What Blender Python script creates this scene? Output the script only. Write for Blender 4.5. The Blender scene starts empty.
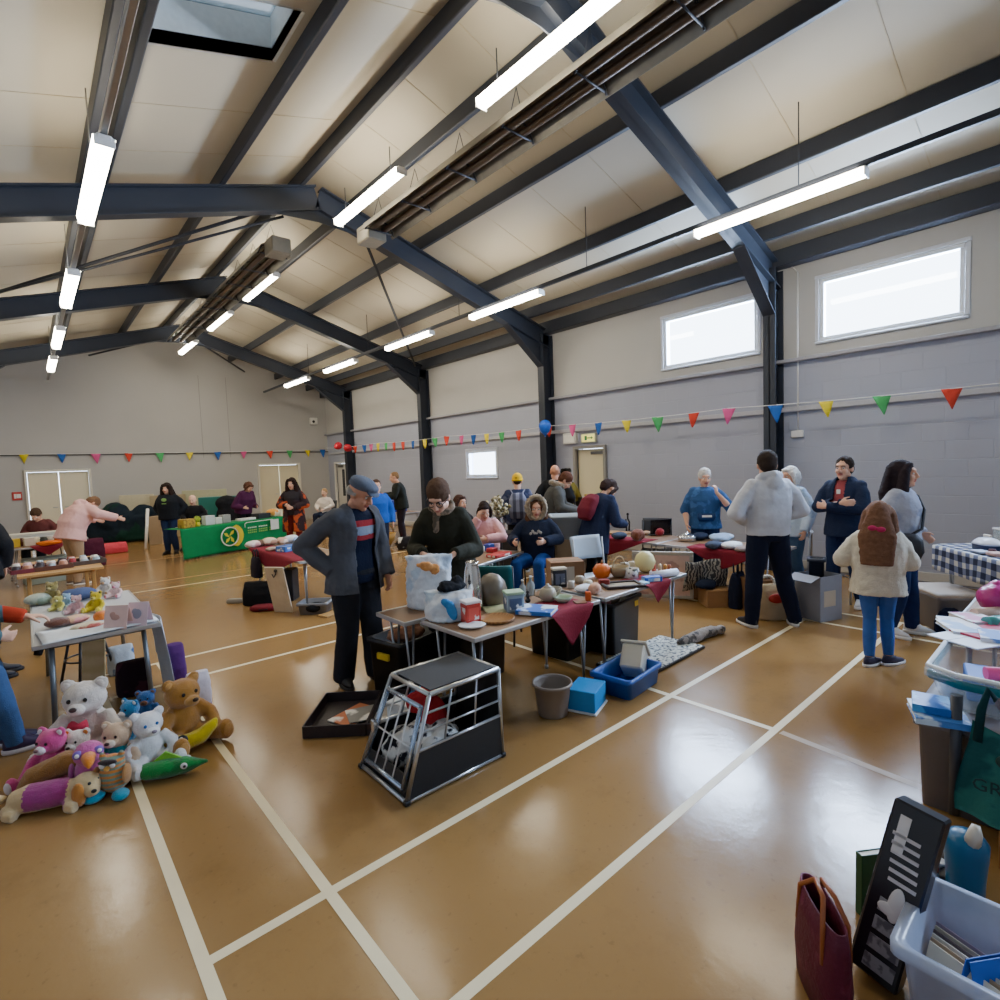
import bpy, bmesh, math, random
from math import sin, cos, pi, radians, hypot, atan2, sqrt
from mathutils import Vector, Matrix, Euler, noise as mnoise
random.seed(7)
SC = bpy.context.scene
COL = SC.collection
V = Vector
# ------------------------------------------------------------------ camera (1000 x 1000 frame)
CF, CP, CR, CA, CH = 538.0, radians(-3.67), radians(-2.12), radians(41.36), 1.70
_f = V((sin(CA)*cos(CP), cos(CA)*cos(CP), sin(CP)))
_r0 = V((cos(CA), -sin(CA), 0)); _u0 = _r0.cross(_f)
_r = cos(CR)*_r0 + sin(CR)*_u0; _u = _r.cross(_f)
cam_d = bpy.data.cameras.new('camera'); cam = bpy.data.objects.new('camera', cam_d); COL.objects.link(cam)
cam_d.sensor_width = 36; cam_d.lens = CF/1000*36; cam_d.clip_start = 0.05; cam_d.clip_end = 200
mm = Matrix((( _r.x, _u.x, -_f.x, 0), (_r.y, _u.y, -_f.y, 0), (_r.z, _u.z, -_f.z, CH), (0, 0, 0, 1)))
cam.matrix_world = mm
SC.camera = cam
def at(px, py, z=0.0):
    "point at height z seen at a pixel of the survey photo"
    d = _f + _r*((px-500)/CF) - _u*((py-500)/CF)
    t = (z-CH)/d.z
    return V((d.x*t, d.y*t, z))
def atx(px, py, X):
    d = _f + _r*((px-500)/CF) - _u*((py-500)/CF); t = X/d.x
    return V((X, d.y*t, CH+d.z*t))
def aty(px, py, Y):
    d = _f + _r*((px-500)/CF) - _u*((py-500)/CF); t = Y/d.y
    return V((d.x*t, Y, CH+d.z*t))
# ------------------------------------------------------------------ materials
def S(h):
    "hex sRGB -> linear"
    h = h.lstrip('#'); c = [int(h[i:i+2], 16)/255 for i in (0, 2, 4)]
    return tuple((x/12.92 if x <= .04045 else ((x+.055)/1.055)**2.4) for x in c)
_mats = {}
def mat(hexcol, rough=.6, metal=0.0, var=.12, scale=18.0, bump=0.0, name=None, spec=.4, coat=0.0, sheen=0.0, second=None, pat=None, pscale=10.0, emit=0.0, trans=0.0, alpha=1.0):
    key = (hexcol, rough, metal, var, scale, bump, spec, coat, sheen, second, pat, pscale, emit, trans, alpha)
    if key in _mats: return _mats[key]
    m = bpy.data.materials.new(name or 'mat_'+hexcol.strip('#')); m.use_nodes = True
    nt = m.node_tree; N = nt.nodes; L = nt.links; b = N['Principled BSDF']
    tc = N.new('ShaderNodeTexCoord')
    nz = N.new('ShaderNodeTexNoise'); nz.inputs['Scale'].default_value = scale; nz.inputs['Detail'].default_value = 4
    L.new(tc.outputs['Object'], nz.inputs['Vector'])
    c1 = S(hexcol)
    rp = N.new('ShaderNodeMix'); rp.data_type = 'RGBA'
    rp.inputs[6].default_value = tuple(x*(1-var) for x in c1)+(1,); rp.inputs[7].default_value = tuple(min(1, x*(1+var)) for x in c1)+(1,)
    L.new(nz.outputs['Fac'], rp.inputs[0]); out = rp.outputs[2]
    if second:
        mx = N.new('ShaderNodeMix'); mx.data_type = 'RGBA'; mx.inputs[7].default_value = S(second)+(1,)
        L.new(out, mx.inputs[6])
        if pat == 'check':
            t = N.new('ShaderNodeTexChecker'); t.inputs['Scale'].default_value = pscale; L.new(tc.outputs['Object'], t.inputs['Vector']); L.new(t.outputs['Fac'], mx.inputs[0])
        else:
            if pat in ('stripex', 'stripey', 'stripez'):
                t = N.new('ShaderNodeTexWave'); t.bands_direction = pat[-1].upper(); t.inputs['Scale'].default_value = pscale; t.inputs['Distortion'].default_value = .6
                fo, th = t.outputs['Fac'], .5
            elif pat == 'spots':
                t = N.new('ShaderNodeTexVoronoi'); t.inputs['Scale'].default_value = pscale; fo, th = t.outputs['Distance'], .38
            elif pat == 'grain':
                t = N.new('ShaderNodeTexWave'); t.bands_direction = 'Y'; t.inputs['Scale'].default_value = pscale; t.inputs['Distortion'].default_value = 2.5; t.inputs['Detail'].default_value = 3; t.inputs['Detail Scale'].default_value = .6; fo, th = t.outputs['Fac'], .5
            elif pat == 'leaf':
                t = N.new('ShaderNodeTexWave'); t.inputs['Scale'].default_value = pscale; t.inputs['Distortion'].default_value = 14; t.inputs['Detail'].default_value = 3; fo, th = t.outputs['Fac'], .62
            else:
                t = N.new('ShaderNodeTexNoise'); t.inputs['Scale'].default_value = pscale; t.inputs['Detail'].default_value = 3; fo, th = t.outputs['Fac'], .54
            L.new(tc.outputs['Object'], t.inputs['Vector'])
            cr = N.new('ShaderNodeValToRGB'); w_ = .45 if pat == 'grain' else .03; cr.color_ramp.elements[0].position = th-w_; cr.color_ramp.elements[1].position = th+w_
            L.new(fo, cr.inputs[0]); L.new(cr.outputs[0], mx.inputs[0])
        out = mx.outputs[2]
    L.new(out, b.inputs['Base Color'])
    b.inputs['Roughness'].default_value = rough; b.inputs['Metallic'].default_value = metal
    b.inputs['Specular IOR Level'].default_value = spec
    b.inputs['Coat Weight'].default_value = coat; b.inputs['Sheen Weight'].default_value = sheen
    if emit: L.new(out, b.inputs['Emission Color']); b.inputs['Emission Strength'].default_value = emit
    if trans: b.inputs['Transmission Weight'].default_value = trans
    if alpha < 1: b.inputs['Alpha'].default_value = alpha
    if bump:
        bp = N.new('ShaderNodeBump'); bp.inputs['Strength'].default_value = bump; bp.inputs['Distance'].default_value = .01
        n2 = N.new('ShaderNodeTexNoise'); n2.inputs['Scale'].default_value = scale*6; n2.inputs['Detail'].default_value = 3
        L.new(tc.outputs['Object'], n2.inputs['Vector']); L.new(n2.outputs['Fac'], bp.inputs['Height']); L.new(bp.outputs['Normal'], b.inputs['Normal'])
    _mats[key] = m
    return m
def fab(h, **k):
    k.setdefault('rough', .9); k.setdefault('var', .18); k.setdefault('bump', .35); k.setdefault('spec', .15); k.setdefault('scale', 9)
    return mat(h, **k)
def plush(h, **k):
    k.setdefault('rough', .95); k.setdefault('var', .22); k.setdefault('bump', .8); k.setdefault('spec', .1); k.setdefault('scale', 30); k.setdefault('sheen', .4)
    return mat(h, **k)
def met(h='#b8bcc0', rough=.3, **k): return mat(h, rough=rough, metal=.9, var=.05, **k)
def plas(h, rough=.35, **k): return mat(h, rough=rough, var=.05, **k)
def wood(h, dark=None, ps=6): return mat(h, rough=.5, var=.10, second=dark or h, pat='grain', pscale=ps*2.5)
# ------------------------------------------------------------------ mesh builder
class MB:
    def __init__(s): s.v = []; s.f = []; s.m = []; s.sm = []; s.M = Matrix(); s.mat = 0
    def av(s, p): s.v.append(tuple(s.M @ V(p))); return len(s.v)-1
    def af(s, idx, smooth=True): s.f.append(tuple(idx)); s.m.append(s.mat); s.sm.append(smooth)
    def set(s, loc=(0,0,0), rot=(0,0,0), sc=(1,1,1)):
        s.M = Matrix.Translation(V(loc)) @ Euler(rot).to_matrix().to_4x4() @ Matrix.Diagonal(V((*sc, 1))); return s
    def use(s, i): s.mat = i; return s
    def box(s, c, d, rot=(0,0,0), bv=None):
        "chamfered box centred at c"
        hx, hy, hz = d[0]/2, d[1]/2, d[2]/2
        b = min(bv if bv is not None else .006, hx*.45, hy*.45, hz*.45)
        R = Euler(rot).to_matrix(); c = V(c); ids = {}
        for sx in (-1, 1):
            for sy in (-1, 1):
                for sz in (-1, 1):
                    for ax in range(3):
                        q = [sx*(hx-b), sy*(hy-b), sz*(hz-b)]; q[ax] += (sx, sy, sz)[ax]*b
                        ids[(sx, sy, sz, ax)] = s.av(c + R @ V(q))
        def quad(a): s.af(a, False)
        for ax in range(3):
            o = [i for i in range(3) if i != ax]
            for sg in (-1, 1):
                loop = []
                for (u, w) in ((-1,-1), (1,-1), (1,1), (-1,1)):
                    k = [0,0,0]; k[ax] = sg; k[o[0]] = u; k[o[1]] = w; loop.append(ids[(*k, ax)])
                flip = (sg < 0) ^ (ax == 1)
                quad(loop[::-1] if flip else loop)
        for ax in range(3):
            o = [i for i in range(3) if i != ax]
            for u in (-1, 1):
                for w in (-1, 1):
                    k0 = [0,0,0]; k0[ax] = -1; k0[o[0]] = u; k0[o[1]] = w; k1 = list(k0); k1[ax] = 1
                    l = [ids[(*k0, o[0])], ids[(*k1, o[0])], ids[(*k1, o[1])], ids[(*k0, o[1])]]
                    flip = (u*w > 0) ^ (ax == 1)
                    quad(l[::-1] if not flip else l)
        for sx in (-1, 1):
            for sy in (-1, 1):
                for sz in (-1, 1):
                    l = [ids[(sx, sy, sz, a)] for a in range(3)]
                    s.af(l if sx*sy*sz > 0 else l[::-1], False)
        return s
    def rings(s, rs, cap=True, close=True, smooth=True):
        ids = [[s.av(p) for p in r] for r in rs]; n = len(rs[0])
        for a, b in zip(ids[:-1], ids[1:]):
            for i in range(n if close else n-1):
                j = (i+1) % n; s.af((a[i], a[j], b[j], b[i]), smooth)
        if cap:
            s.af(ids[0][::-1], False); s.af(ids[-1], False)
        return s
    def tube(s, pts, r, n=8, cap=True):
        pts = [V(p) for p in pts]; R = r if isinstance(r, (list, tuple)) else [r]*len(pts)
        t0 = (pts[1]-pts[0]).normalized(); up = V((0,0,1)) if abs(t0.z) < .9 else V((1,0,0))
        x = t0.cross(up).normalized(); rs = []
        for i, p in enumerate(pts):
            if i == 0: t = (pts[1]-p)
            elif i == len(pts)-1: t = (p-pts[i-1])
            else: t = (pts[i+1]-p).normalized()+(p-pts[i-1]).normalized()
            t = t.normalized() if t.length > 1e-9 else t0
            x = (x - t*x.dot(t)); x = x.normalized() if x.length > 1e-6 else t.orthogonal().normalized()
            y = t.cross(x)
            rr = R[i] if isinstance(R[i], (tuple, list)) else (R[i], R[i])
            rs.append([p + x*(cos(2*pi*k/n)*rr[0]) + y*(sin(2*pi*k/n)*rr[1]) for k in range(n)])
        return s.rings(rs, cap)
    def cyl(s, a, b, r0, r1=None, n=14): return s.tube([a, b], [r0, r0 if r1 is None else r1], n)
    def ell(s, c, r, rot=(0,0,0), nu=16, nv=10):
        R = Euler(rot).to_matrix(); c = V(c); r = r if isinstance(r, (tuple, list)) else (r, r, r)
        top = s.av(c + R @ V((0, 0, r[2]))); bot = s.av(c + R @ V((0, 0, -r[2]))); rows = []
        for j in range(1, nv):
            t = pi*j/nv
            rows.append([s.av(c + R @ V((r[0]*sin(t)*cos(2*pi*i/nu), r[1]*sin(t)*sin(2*pi*i/nu), r[2]*cos(t)))) for i in range(nu)])
        for i in range(nu):
            k = (i+1) % nu
            s.af((top, rows[0][i], rows[0][k])); s.af((bot, rows[-1][k], rows[-1][i]))
            for a, b in zip(rows[:-1], rows[1:]): s.af((a[i], b[i], b[k], a[k]))
        return s
    def lathe(s, prof, c=(0,0,0), n=20, cap=True, sx=1, sy=1):
        c = V(c)
        return s.rings([[c + V((r*cos(2*pi*i/n)*sx, r*sin(2*pi*i/n)*sy, z)) for i in range(n)] for r, z in prof], cap)
    def prism(s, poly, z0, z1):
        "polygon (x,y) extruded in z"
        return s.rings([[V((x, y, z0)) for x, y in poly], [V((x, y, z1)) for x, y in poly]], True, True, False)
    def slab(s, pts, nrm, th):
        "planar polygon of 3-D points thickened along nrm"
        n = V(nrm).normalized()*th
        return s.rings([[V(p) for p in pts], [V(p)+n for p in pts]], True, True, False)
    def grid(s, fn, nu, nv, th=0.0):
        ids = [[s.av(fn(i/nu, j/nv)) for j in range(nv+1)] for i in range(nu+1)]
        for i in range(nu):
            for j in range(nv): s.af((ids[i][j], ids[i+1][j], ids[i+1][j+1], ids[i][j+1]))
        return s
    def mesh(s, name):
        me = bpy.data.meshes.new(name); me.from_pydata(s.v, [], s.f)
        me.polygons.foreach_set('material_index', s.m); me.polygons.foreach_set('use_smooth', s.sm); me.update()
        return me
def link(name, me, mats, parent=None):
    o = bpy.data.objects.new(name, me)
    for m in (mats if isinstance(mats, (list, tuple)) else [mats]): me.materials.append(m)
    COL.objects.link(o)
    if parent: o.parent = parent
    return o
def part(t, name, mb, mats, label=None):
    o = link(name, mb.mesh(name), mats, t)
    if label: o['label'] = label
    return o
def tag(o, label, cat, group=None):
    o['label'] = label; o['category'] = cat
    if group: o['group'] = group
    return o
def thing(name, label, cat, loc=(0,0,0), rz=0.0, group=None, rot=None):
    o = bpy.data.objects.new(name, None); COL.objects.link(o); o.empty_display_size = .1
    o.location = loc; o.rotation_euler = rot if rot else (0, 0, rz)
    return tag(o, label, cat, group)
def solo(name, mb, mats, label, cat, loc=(0,0,0), rz=0.0, group=None, rot=None):
    o = link(name, mb.mesh(name), mats); o.location = loc; o.rotation_euler = rot if rot else (0, 0, rz)
    return tag(o, label, cat, group)
def struct(name, mb, mats, parent=None):
    o = link(name, mb.mesh(name), mats, parent)
    if not parent: o['kind'] = 'structure'
    return o
def dup(root, loc, rz=None, label=None, group=None, rot=None):
    r = root.copy(); COL.objects.link(r); r.location = loc
    if rot: r.rotation_euler = rot
    elif rz is not None: r.rotation_euler = (0, 0, rz)
    if label: r['label'] = label
    if group: r['group'] = group
    for ch in list(root.children):
        c = ch.copy(); COL.objects.link(c); c.parent = r
        for g in list(ch.children):
            d = g.copy(); COL.objects.link(d); d.parent = c
    return r
def solidify(o, th, off=0):
    m = o.modifiers.new('thick', 'SOLIDIFY'); m.thickness = th; m.offset = off; return o
_tmp = None
def remesh(mb, vox, smooth=4, disp=0.0, dscale=.12, name='m', seed=0):
    "union of overlapping closed shells -> one continuous surface"
    global _tmp
    if _tmp is None: _tmp = bpy.data.scenes.new('tmp')
    me = mb.mesh(name); o = bpy.data.objects.new('tmpo', me); _tmp.collection.objects.link(o)
    r = o.modifiers.new('r', 'REMESH'); r.mode = 'VOXEL'; r.voxel_size = vox; r.use_smooth_shade = True
    if smooth:
        k = o.modifiers.new('s', 'SMOOTH'); k.factor = .5; k.iterations = smooth
    if disp:
        tx = bpy.data.textures.new('cl', 'CLOUDS'); tx.noise_scale = dscale; tx.noise_depth = 2
        d = o.modifiers.new('d', 'DISPLACE'); d.texture = tx; d.strength = disp; d.mid_level = .5; d.texture_coords = 'LOCAL'
    vl = _tmp.view_layers[0]; vl.update(); dg = vl.depsgraph
    out = bpy.data.meshes.new_from_object(o.evaluated_get(dg)); out.name = name
    out.materials.clear()
    out.polygons.foreach_set('use_smooth', [True]*len(out.polygons))
    bpy.data.objects.remove(o); bpy.data.meshes.remove(me)
    return out
def text_mb(txt, size, mb, M, depth=.002):
    "flat lettering added to a builder under matrix M"
    global _tmp
    if _tmp is None: _tmp = bpy.data.scenes.new('tmp')
    cu = bpy.data.curves.new('t', 'FONT'); cu.body = txt; cu.size = size; cu.extrude = depth/2; cu.align_x = 'CENTER'; cu.align_y = 'CENTER'; cu.resolution_u = 2
    o = bpy.data.objects.new('t', cu); _tmp.collection.objects.link(o)
    vl = _tmp.view_layers[0]; vl.update()
    me = bpy.data.meshes.new_from_object(o.evaluated_get(vl.depsgraph))
    old = mb.M; mb.M = M; base = len(mb.v)
    for v in me.vertices: mb.av(v.co)
    mb.M = old
    for p in me.polygons: mb.af([base+i for i in p.vertices], False)
    bpy.data.objects.remove(o); bpy.data.meshes.remove(me); bpy.data.curves.remove(cu)
    return mb
# ================================================================== THE HALL
XW, XL, YB, YF, XR, ZR, SL = 8.5, -1.4, 19.2, -3.6, 3.55, 6.12, .30
def zc(x): return ZR - SL*abs(x-XR)
def wall_mat(name, c, block=False):
    m = bpy.data.materials.new(name); m.use_nodes = True; nt = m.node_tree; N = nt.nodes; L = nt.links; b = N['Principled BSDF']
    tc = N.new('ShaderNodeTexCoord'); nz = N.new('ShaderNodeTexNoise'); nz.inputs['Scale'].default_value = .8; nz.inputs['Detail'].default_value = 5
    L.new(tc.outputs['Object'], nz.inputs['Vector'])
    mx = N.new('ShaderNodeMix'); mx.data_type = 'RGBA'; c = S(c)
    mx.inputs[6].default_value = tuple(x*.9 for x in c)+(1,); mx.inputs[7].default_value = tuple(min(1, x*1.07) for x in c)+(1,)
    L.new(nz.outputs['Fac'], mx.inputs[0]); L.new(mx.outputs[2], b.inputs['Base Color'])
    b.inputs['Roughness'].default_value = .55
    if block:
        mp = N.new('ShaderNodeCombineXYZ'); sp = N.new('ShaderNodeSeparateXYZ'); L.new(tc.outputs['Object'], sp.inputs[0])
        L.new(sp.outputs['Y'], mp.inputs['X']); L.new(sp.outputs['Z'], mp.inputs['Y'])
        br = N.new('ShaderNodeTexBrick'); br.inputs['Scale'].default_value = 1.0; br.inputs['Brick Width'].default_value = .45; br.inputs['Row Height'].default_value = .225
        br.inputs['Mortar Size'].default_value = .006; br.inputs['Mortar Smooth'].default_value = .6
        L.new(mp.outputs[0], br.inputs['Vector'])
        bp = N.new('ShaderNodeBump'); bp.inputs['Strength'].default_value = .5; bp.inputs['Distance'].default_value = .006; bp.invert = True
        L.new(br.outputs['Fac'], bp.inputs['Height']); L.new(bp.outputs['Normal'], b.inputs['Normal'])
    return m
M_wall = wall_mat('painted_wall', '#b3b2af'); M_block = wall_mat('painted_blockwork', '#a4a9ba', True)
M_steel = mat('#262c38', rough=.45, var=.1, scale=3); M_purlin = mat('#2b2f38', rough=.5, var=.12, scale=3)
M_white = plas('#e4e4e2', .45); M_cream = mat('#e0d8c0', rough=.5, var=.04, scale=2); M_black = plas('#17181b', .4)
# floor: worn sealed composition floor
def floor_mat():
    m = bpy.data.materials.new('sealed_floor'); m.use_nodes = True; nt = m.node_tree; N = nt.nodes; L = nt.links; b = N['Principled BSDF']
    tc = N.new('ShaderNodeTexCoord')
    def nz(sc, det=5, rough=.6):
        n = N.new('ShaderNodeTexNoise'); n.inputs['Scale'].default_value = sc; n.inputs['Detail'].default_value = det; n.inputs['Roughness'].default_value = rough
        L.new(tc.outputs['Object'], n.inputs['Vector']); return n
    def mix(f, a, c):
        x = N.new('ShaderNodeMix'); x.data_type = 'RGBA'; L.new(f, x.inputs[0])
        for i, q in ((6, a), (7, c)):
            if isinstance(q, tuple): x.inputs[i].default_value = q+(1,)
            else: L.new(q, x.inputs[i])
        return x.outputs[2]
    a = mix(nz(.55).outputs['Fac'], S('#84623a'), S('#9f7a48'))
    r = N.new('ShaderNodeValToRGB'); r.color_ramp.elements[0].position = .52; r.color_ramp.elements[1].position = .75
    L.new(nz(2.2, 6, .7).outputs['Fac'], r.inputs[0]); 
    sc = N.new('ShaderNodeMath'); sc.operation = 'MULTIPLY'; sc.inputs[1].default_value = .45; L.new(r.outputs[0], sc.inputs[0])
    a = mix(sc.outputs[0], a, S('#755630'))
    r2 = N.new('ShaderNodeValToRGB'); r2.color_ramp.elements[0].position = .62; r2.color_ramp.elements[1].position = .7
    L.new(nz(26, 4, .6).outputs['Fac'], r2.inputs[0]); s2 = N.new('ShaderNodeMath'); s2.operation = 'MULTIPLY'; s2.inputs[1].default_value = .25; L.new(r2.outputs[0], s2.inputs[0])
    a = mix(s2.outputs[0], a, S('#5a3c1c'))
    L.new(a, b.inputs['Base Color'])
    rr = N.new('ShaderNodeMapRange'); rr.inputs['To Min'].default_value = .10; rr.inputs['To Max'].default_value = .27
    L.new(nz(1.3, 6, .7).outputs['Fac'], rr.inputs[0]); L.new(rr.outputs[0], b.inputs['Roughness'])
    bp = N.new('ShaderNodeBump'); bp.inputs['Strength'].default_value = .2; bp.inputs['Distance'].default_value = .008
    L.new(nz(7, 5, .6).outputs['Fac'], bp.inputs['Height']); L.new(bp.outputs['Normal'], b.inputs['Normal'])
    b.inputs['Specular IOR Level'].default_value = .34
    return m
m = MB(); m.box(((XW+XL)/2, (YB+YF)/2, -.1), (XW-XL+.4, YB-YF+.4, .2), bv=.001); floor = struct('floor', m, floor_mat())
M_line = mat('#e6d5ad', rough=.4, var=.1, scale=6); M_lineold = mat('#a98a5e', rough=.4, var=.2, scale=5)
m = MB()
def line(x0, y0, x1, y1, w=.045):
    d = V((x1-x0, y1-y0, 0)).normalized(); n = V((-d.y, d.x, 0))*w/2; zz = .0012 if abs(d.x) > .5 else .0016; a = V((x0, y0, zz)); b = V((x1, y1, zz))
    m.af([m.av(p) for p in (a-n, b-n, b+n, a+n)][::1], False)
for X in (.352, .808, 5.925, 6.395): line(X, -3.4, X, 5.76)
for Y in (1.337, 2.055, 5.115, 5.76): line(.33, Y, 6.42, Y)
line(3.378, 1.337, 3.378, 5.1)
line(1.0, 9.62, 6.4, 9.62, .04)
m.use(1); line(1.0, 10.35, 6.4, 10.35, .04); line(.5, 13.2, 8.0, 13.2, .03); line(3.375, 1.3, 3.25, .35, .05); line(.4, 5.4, .4, 9.6, .03); line(6.395, 5.9, 6.395, 13, .04)
struct('court_lines', m, [M_line, M_lineold], floor)
m = MB(); g = at(0, 941); m.box((-.30+g.x*0+.0, 1.72, .004), (.62, .9, .008), bv=.002)
solo('door_mat', m, fab('#6f5f4c'), 'dark brown flat floor mat at the bottom left corner of the hall floor', 'mat')
# walls with openings
def wall_open(name, axis, pos, a0, a1, z0, z1f, holes, mats, th=.2, sign=1, parent=None):
    "wall on plane axis=pos spanning a0..a1, top z1f(a); rectangular holes (a,b,z,z) split into boxes"
    m = MB()
    cuts = sorted(set([a0, a1]+[h[0] for h in holes]+[h[1] for h in holes]))
    def piece(u0, u1, w0, w1a, w1b):
        q = [(u0, w0), (u1, w0), (u1, w1b), (u0, w1a)]
        p0 = [V((pos, u, w)) if axis == 'x' else V((u, pos, w)) for u, w in q]
        p1 = [p+(V((th*sign, 0, 0)) if axis == 'x' else V((0, th*sign, 0))) for p in p0]
        m.rings([p0, p1], True, True, False)
    for u0, u1 in zip(cuts[:-1], cuts[1:]):
        mid = (u0+u1)/2; hs = sorted([h for h in holes if h[0] <= mid <= h[1]], key=lambda h: h[2]); z = z0
        for h in hs: piece(u0, u1, z, h[2], h[2]); z = h[3]
        piece(u0, u1, z, z1f(u0), z1f(u1))
    return struct(name, m, mats, parent)
ZL = 3.06
W1, W2, W0 = (1.19, 2.74, 3.28, 4.12), (3.60, 5.19, 3.28, 4.12), (-2.9, -.9, 3.28, 4.12)
W3 = (9.72, 10.86, 1.44, 2.09)
D3, D4 = (6.52, 7.22, 0, 1.99), (17.55, 18.55, 0, 2.0)
wall_open('wall_right', 'x', XW, YF, YB, 0, lambda a: ZL, [W3, D3, D4], M_block)
wall_open('wall_right_upper', 'x', XW, YF, YB, ZL, lambda a: zc(XW)+.25, [W1, W2, W0], M_wall)
wall_open('wall_left', 'x', XL, YF, YB, 0, lambda a: zc(XL)+.25, [], M_wall, sign=-1)
DB1, DB2 = (.06, 1.38, 0, 2.0), (6.02, 7.36, 0, 2.02)
wall_open('wall_back', 'y', YB, XL, XR, 0, lambda a: zc(a)+.1, [DB1], M_wall)
wall_open('wall_back_right', 'y', YB, XR, XW, 0, lambda a: zc(a)+.1, [DB2], M_wall)
wall_open('wall_front', 'y', YF, XL, XW, 0, lambda a: 6.3, [], M_wall, sign=-1)
# thin vertical panel joints on the back wall
m = MB()
for x in (4.35, 5.15): m.box((x, YB-.004, 3.6), (.012, .008, 2.6), bv=.001)
struct('trim_1', m, mat('#8f8e8c', rough=.6))
# ledge, skirting, cable trunking
m = MB(); m.box((XW-.05, (YF+YB)/2, ZL), (.10, YB-YF, .05)); struct('trim_2', m, mat('#9c9ca4', rough=.5))
m = MB(); m.box((XW-.012, (YF+YB)/2, .09), (.024, YB-YF, .12)); struct('baseboard_right', m, mat('#b9b6b0', rough=.5))
m = MB(); m.box(((XL+XW)/2, YB-.012, .06), (XW-XL, .024, .12)); struct('baseboard_back', m, mat('#b4b0a8', rough=.5))
m = MB(); m.box((XW-.035, (YF+YB)/2, 2.36), (.05, YB-YF, .07)); struct('trim_3', m, mat('#b5b5bc', rough=.5))
m = MB(); m.box(((XL+XW)/2, YB-.03, 2.44), (XW-XL, .02, .035)); struct('trim_4', m, mat('#55534f', rough=.5))
# roof lining with the roof light opening in the left slope
SKX0, SKX1, SKY0, SKY1 = 1.02, 2.08, 4.72, 5.45
def rp(x, y, o=0): return V((x, y, zc(x)+o))
M_roof = mat('#b9b19e', rough=.6, var=.07, scale=.7); m = MB()
def rpan(x0, x1, y0, y1):
    p = [rp(x0, y0), rp(x0, y1), rp(x1, y1), rp(x1, y0)]; m.rings([p, [q+V((0,0,.12)) for q in p]], True, True, False)
rpan(XL, SKX0, YF, YB); rpan(SKX1, XR, YF, YB); rpan(SKX0, SKX1, YF, SKY0); rpan(SKX0, SKX1, SKY1, YB); rpan(XR, XW, YF, YB)
struct('ceiling', m, M_roof)
m = MB()
for y in [YF+1.0*i for i in range(1, 23)]:
    for x0, x1 in ((XL, XR), (XR, XW)):
        if x0 == XL and SKY0-.05 < y < SKY1+.05: continue
        a, b = rp(x0, y, -.002), rp(x1, y, -.002); m.slab([a+V((0,-.006,0)), b+V((0,-.006,0)), b+V((0,.006,0)), a+V((0,.006,0))], (0,0,-1), .004)
struct('trim_5', m, mat('#b5aa92', rough=.6))
m = MB()   # roof-light upstand
for (x0, y0, x1, y1) in ((SKX0, SKY0, SKX1, SKY0), (SKX1, SKY0, SKX1, SKY1), (SKX1, SKY1, SKX0, SKY1), (SKX0, SKY1, SKX0, SKY0)):
    n = V((y1-y0, x0-x1, 0)).normalized()
    m.slab([rp(x0, y0), rp(x1, y1), rp(x1, y1, .45), rp(x0, y0, .45)], n, .03)
sk = struct('window_4', m, mat('#c8ccca', rough=.35))
m = MB(); m.slab([rp(SKX0, SKY0, .42), rp(SKX1, SKY0, .42), rp(SKX1, SKY1, .42), rp(SKX0, SKY1, .42)], (0,0,1), .01)
# purlins (cold rolled) and their flanges
for i, x in enumerate((-.75, .74, .94, 2.22, 3.3, 4.15, 5.3, 6.75, 7.83)):
    m = MB(); t = .10
    m.box((x, (YF+YB)/2, zc(x)-.11), (.07, YB-YF, .2), bv=.01)
    struct('purlin', m, M_purlin)
m = MB(); m.box((XW-.10, (YF+YB)/2, zc(XW)-.12), (.20, YB-YF, .24), bv=.01); struct('eaves_beam', m, M_purlin)
m = MB(); m.box((XL+.10, (YF+YB)/2, zc(XL)-.12), (.20, YB-YF, .24), bv=.01); struct('eaves_beam', m, M_purlin)
# portal frames: I-section columns with tapered haunch, rafters
FY = (-1.3, 3.30, 7.88, 12.5, 17.1)
def isec(mb, a, b, nrm, h, w=.17, tf=.02):
    "I beam from a to b; nrm = depth direction, h = depth"
    a = V(a); b = V(b); d = (b-a).normalized(); n = V(nrm); n = (n-d*n.dot(d)).normalized(); wv = d.cross(n).normalized()
    for o in (-h/2, h/2):
        c = [a+n*o-wv*w/2, b+n*o-wv*w/2, b+n*o+wv*w/2, a+n*o+wv*w/2]; mb.slab(c, n, tf if o < 0 else -tf)
    c = [a-n*h/2, b-n*h/2, b+n*h/2, a+n*h/2]; mb.slab([p-wv*.008 for p in c], wv, .016)
RD, PD = .34, .21
for y in FY:
    for xw, sg in ((XW, -1), (XL, 1)):
        m = MB(); xc = xw+sg*.16
        isec(m, (xc, y, 0), (xc, y, zc(xc)-PD-.1), (1,0,0), .30, .17)
        struct('column', m, M_steel)
        m = MB(); xi = xw+sg*.05
        isec(m, (xi, y, zc(xi)-PD-RD/2), (XR, y, ZR-PD-RD/2), (0,0,1), RD, .17)
        # haunch under the rafter at the eaves, apex stiffener
        hx0, hx1 = xw+sg*.30, xw+sg*1.25
        z0 = zc(hx0)-PD-RD; z1 = zc(hx1)-PD-RD
        m.slab([(hx0, y-.008, z0-.45), (hx1, y-.008, z1+.0), (hx0, y-.008, z0+.02)], (0,1,0), .016)
        m.slab([(hx0, y-.085, z0-.45), (hx1, y-.085, z1), (hx1, y+.085, z1), (hx0, y+.085, z0-.45)], (sg*.1,0,-1), .02)
        m.slab([(XR, y-.008, ZR-PD-RD-.16), (XR+(-sg)*.7, y-.008, zc(XR-sg*.7)-PD-RD), (XR, y-.008, ZR-PD-RD)], (0,1,0), .016)
        struct('rafter', m, M_steel)
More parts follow.
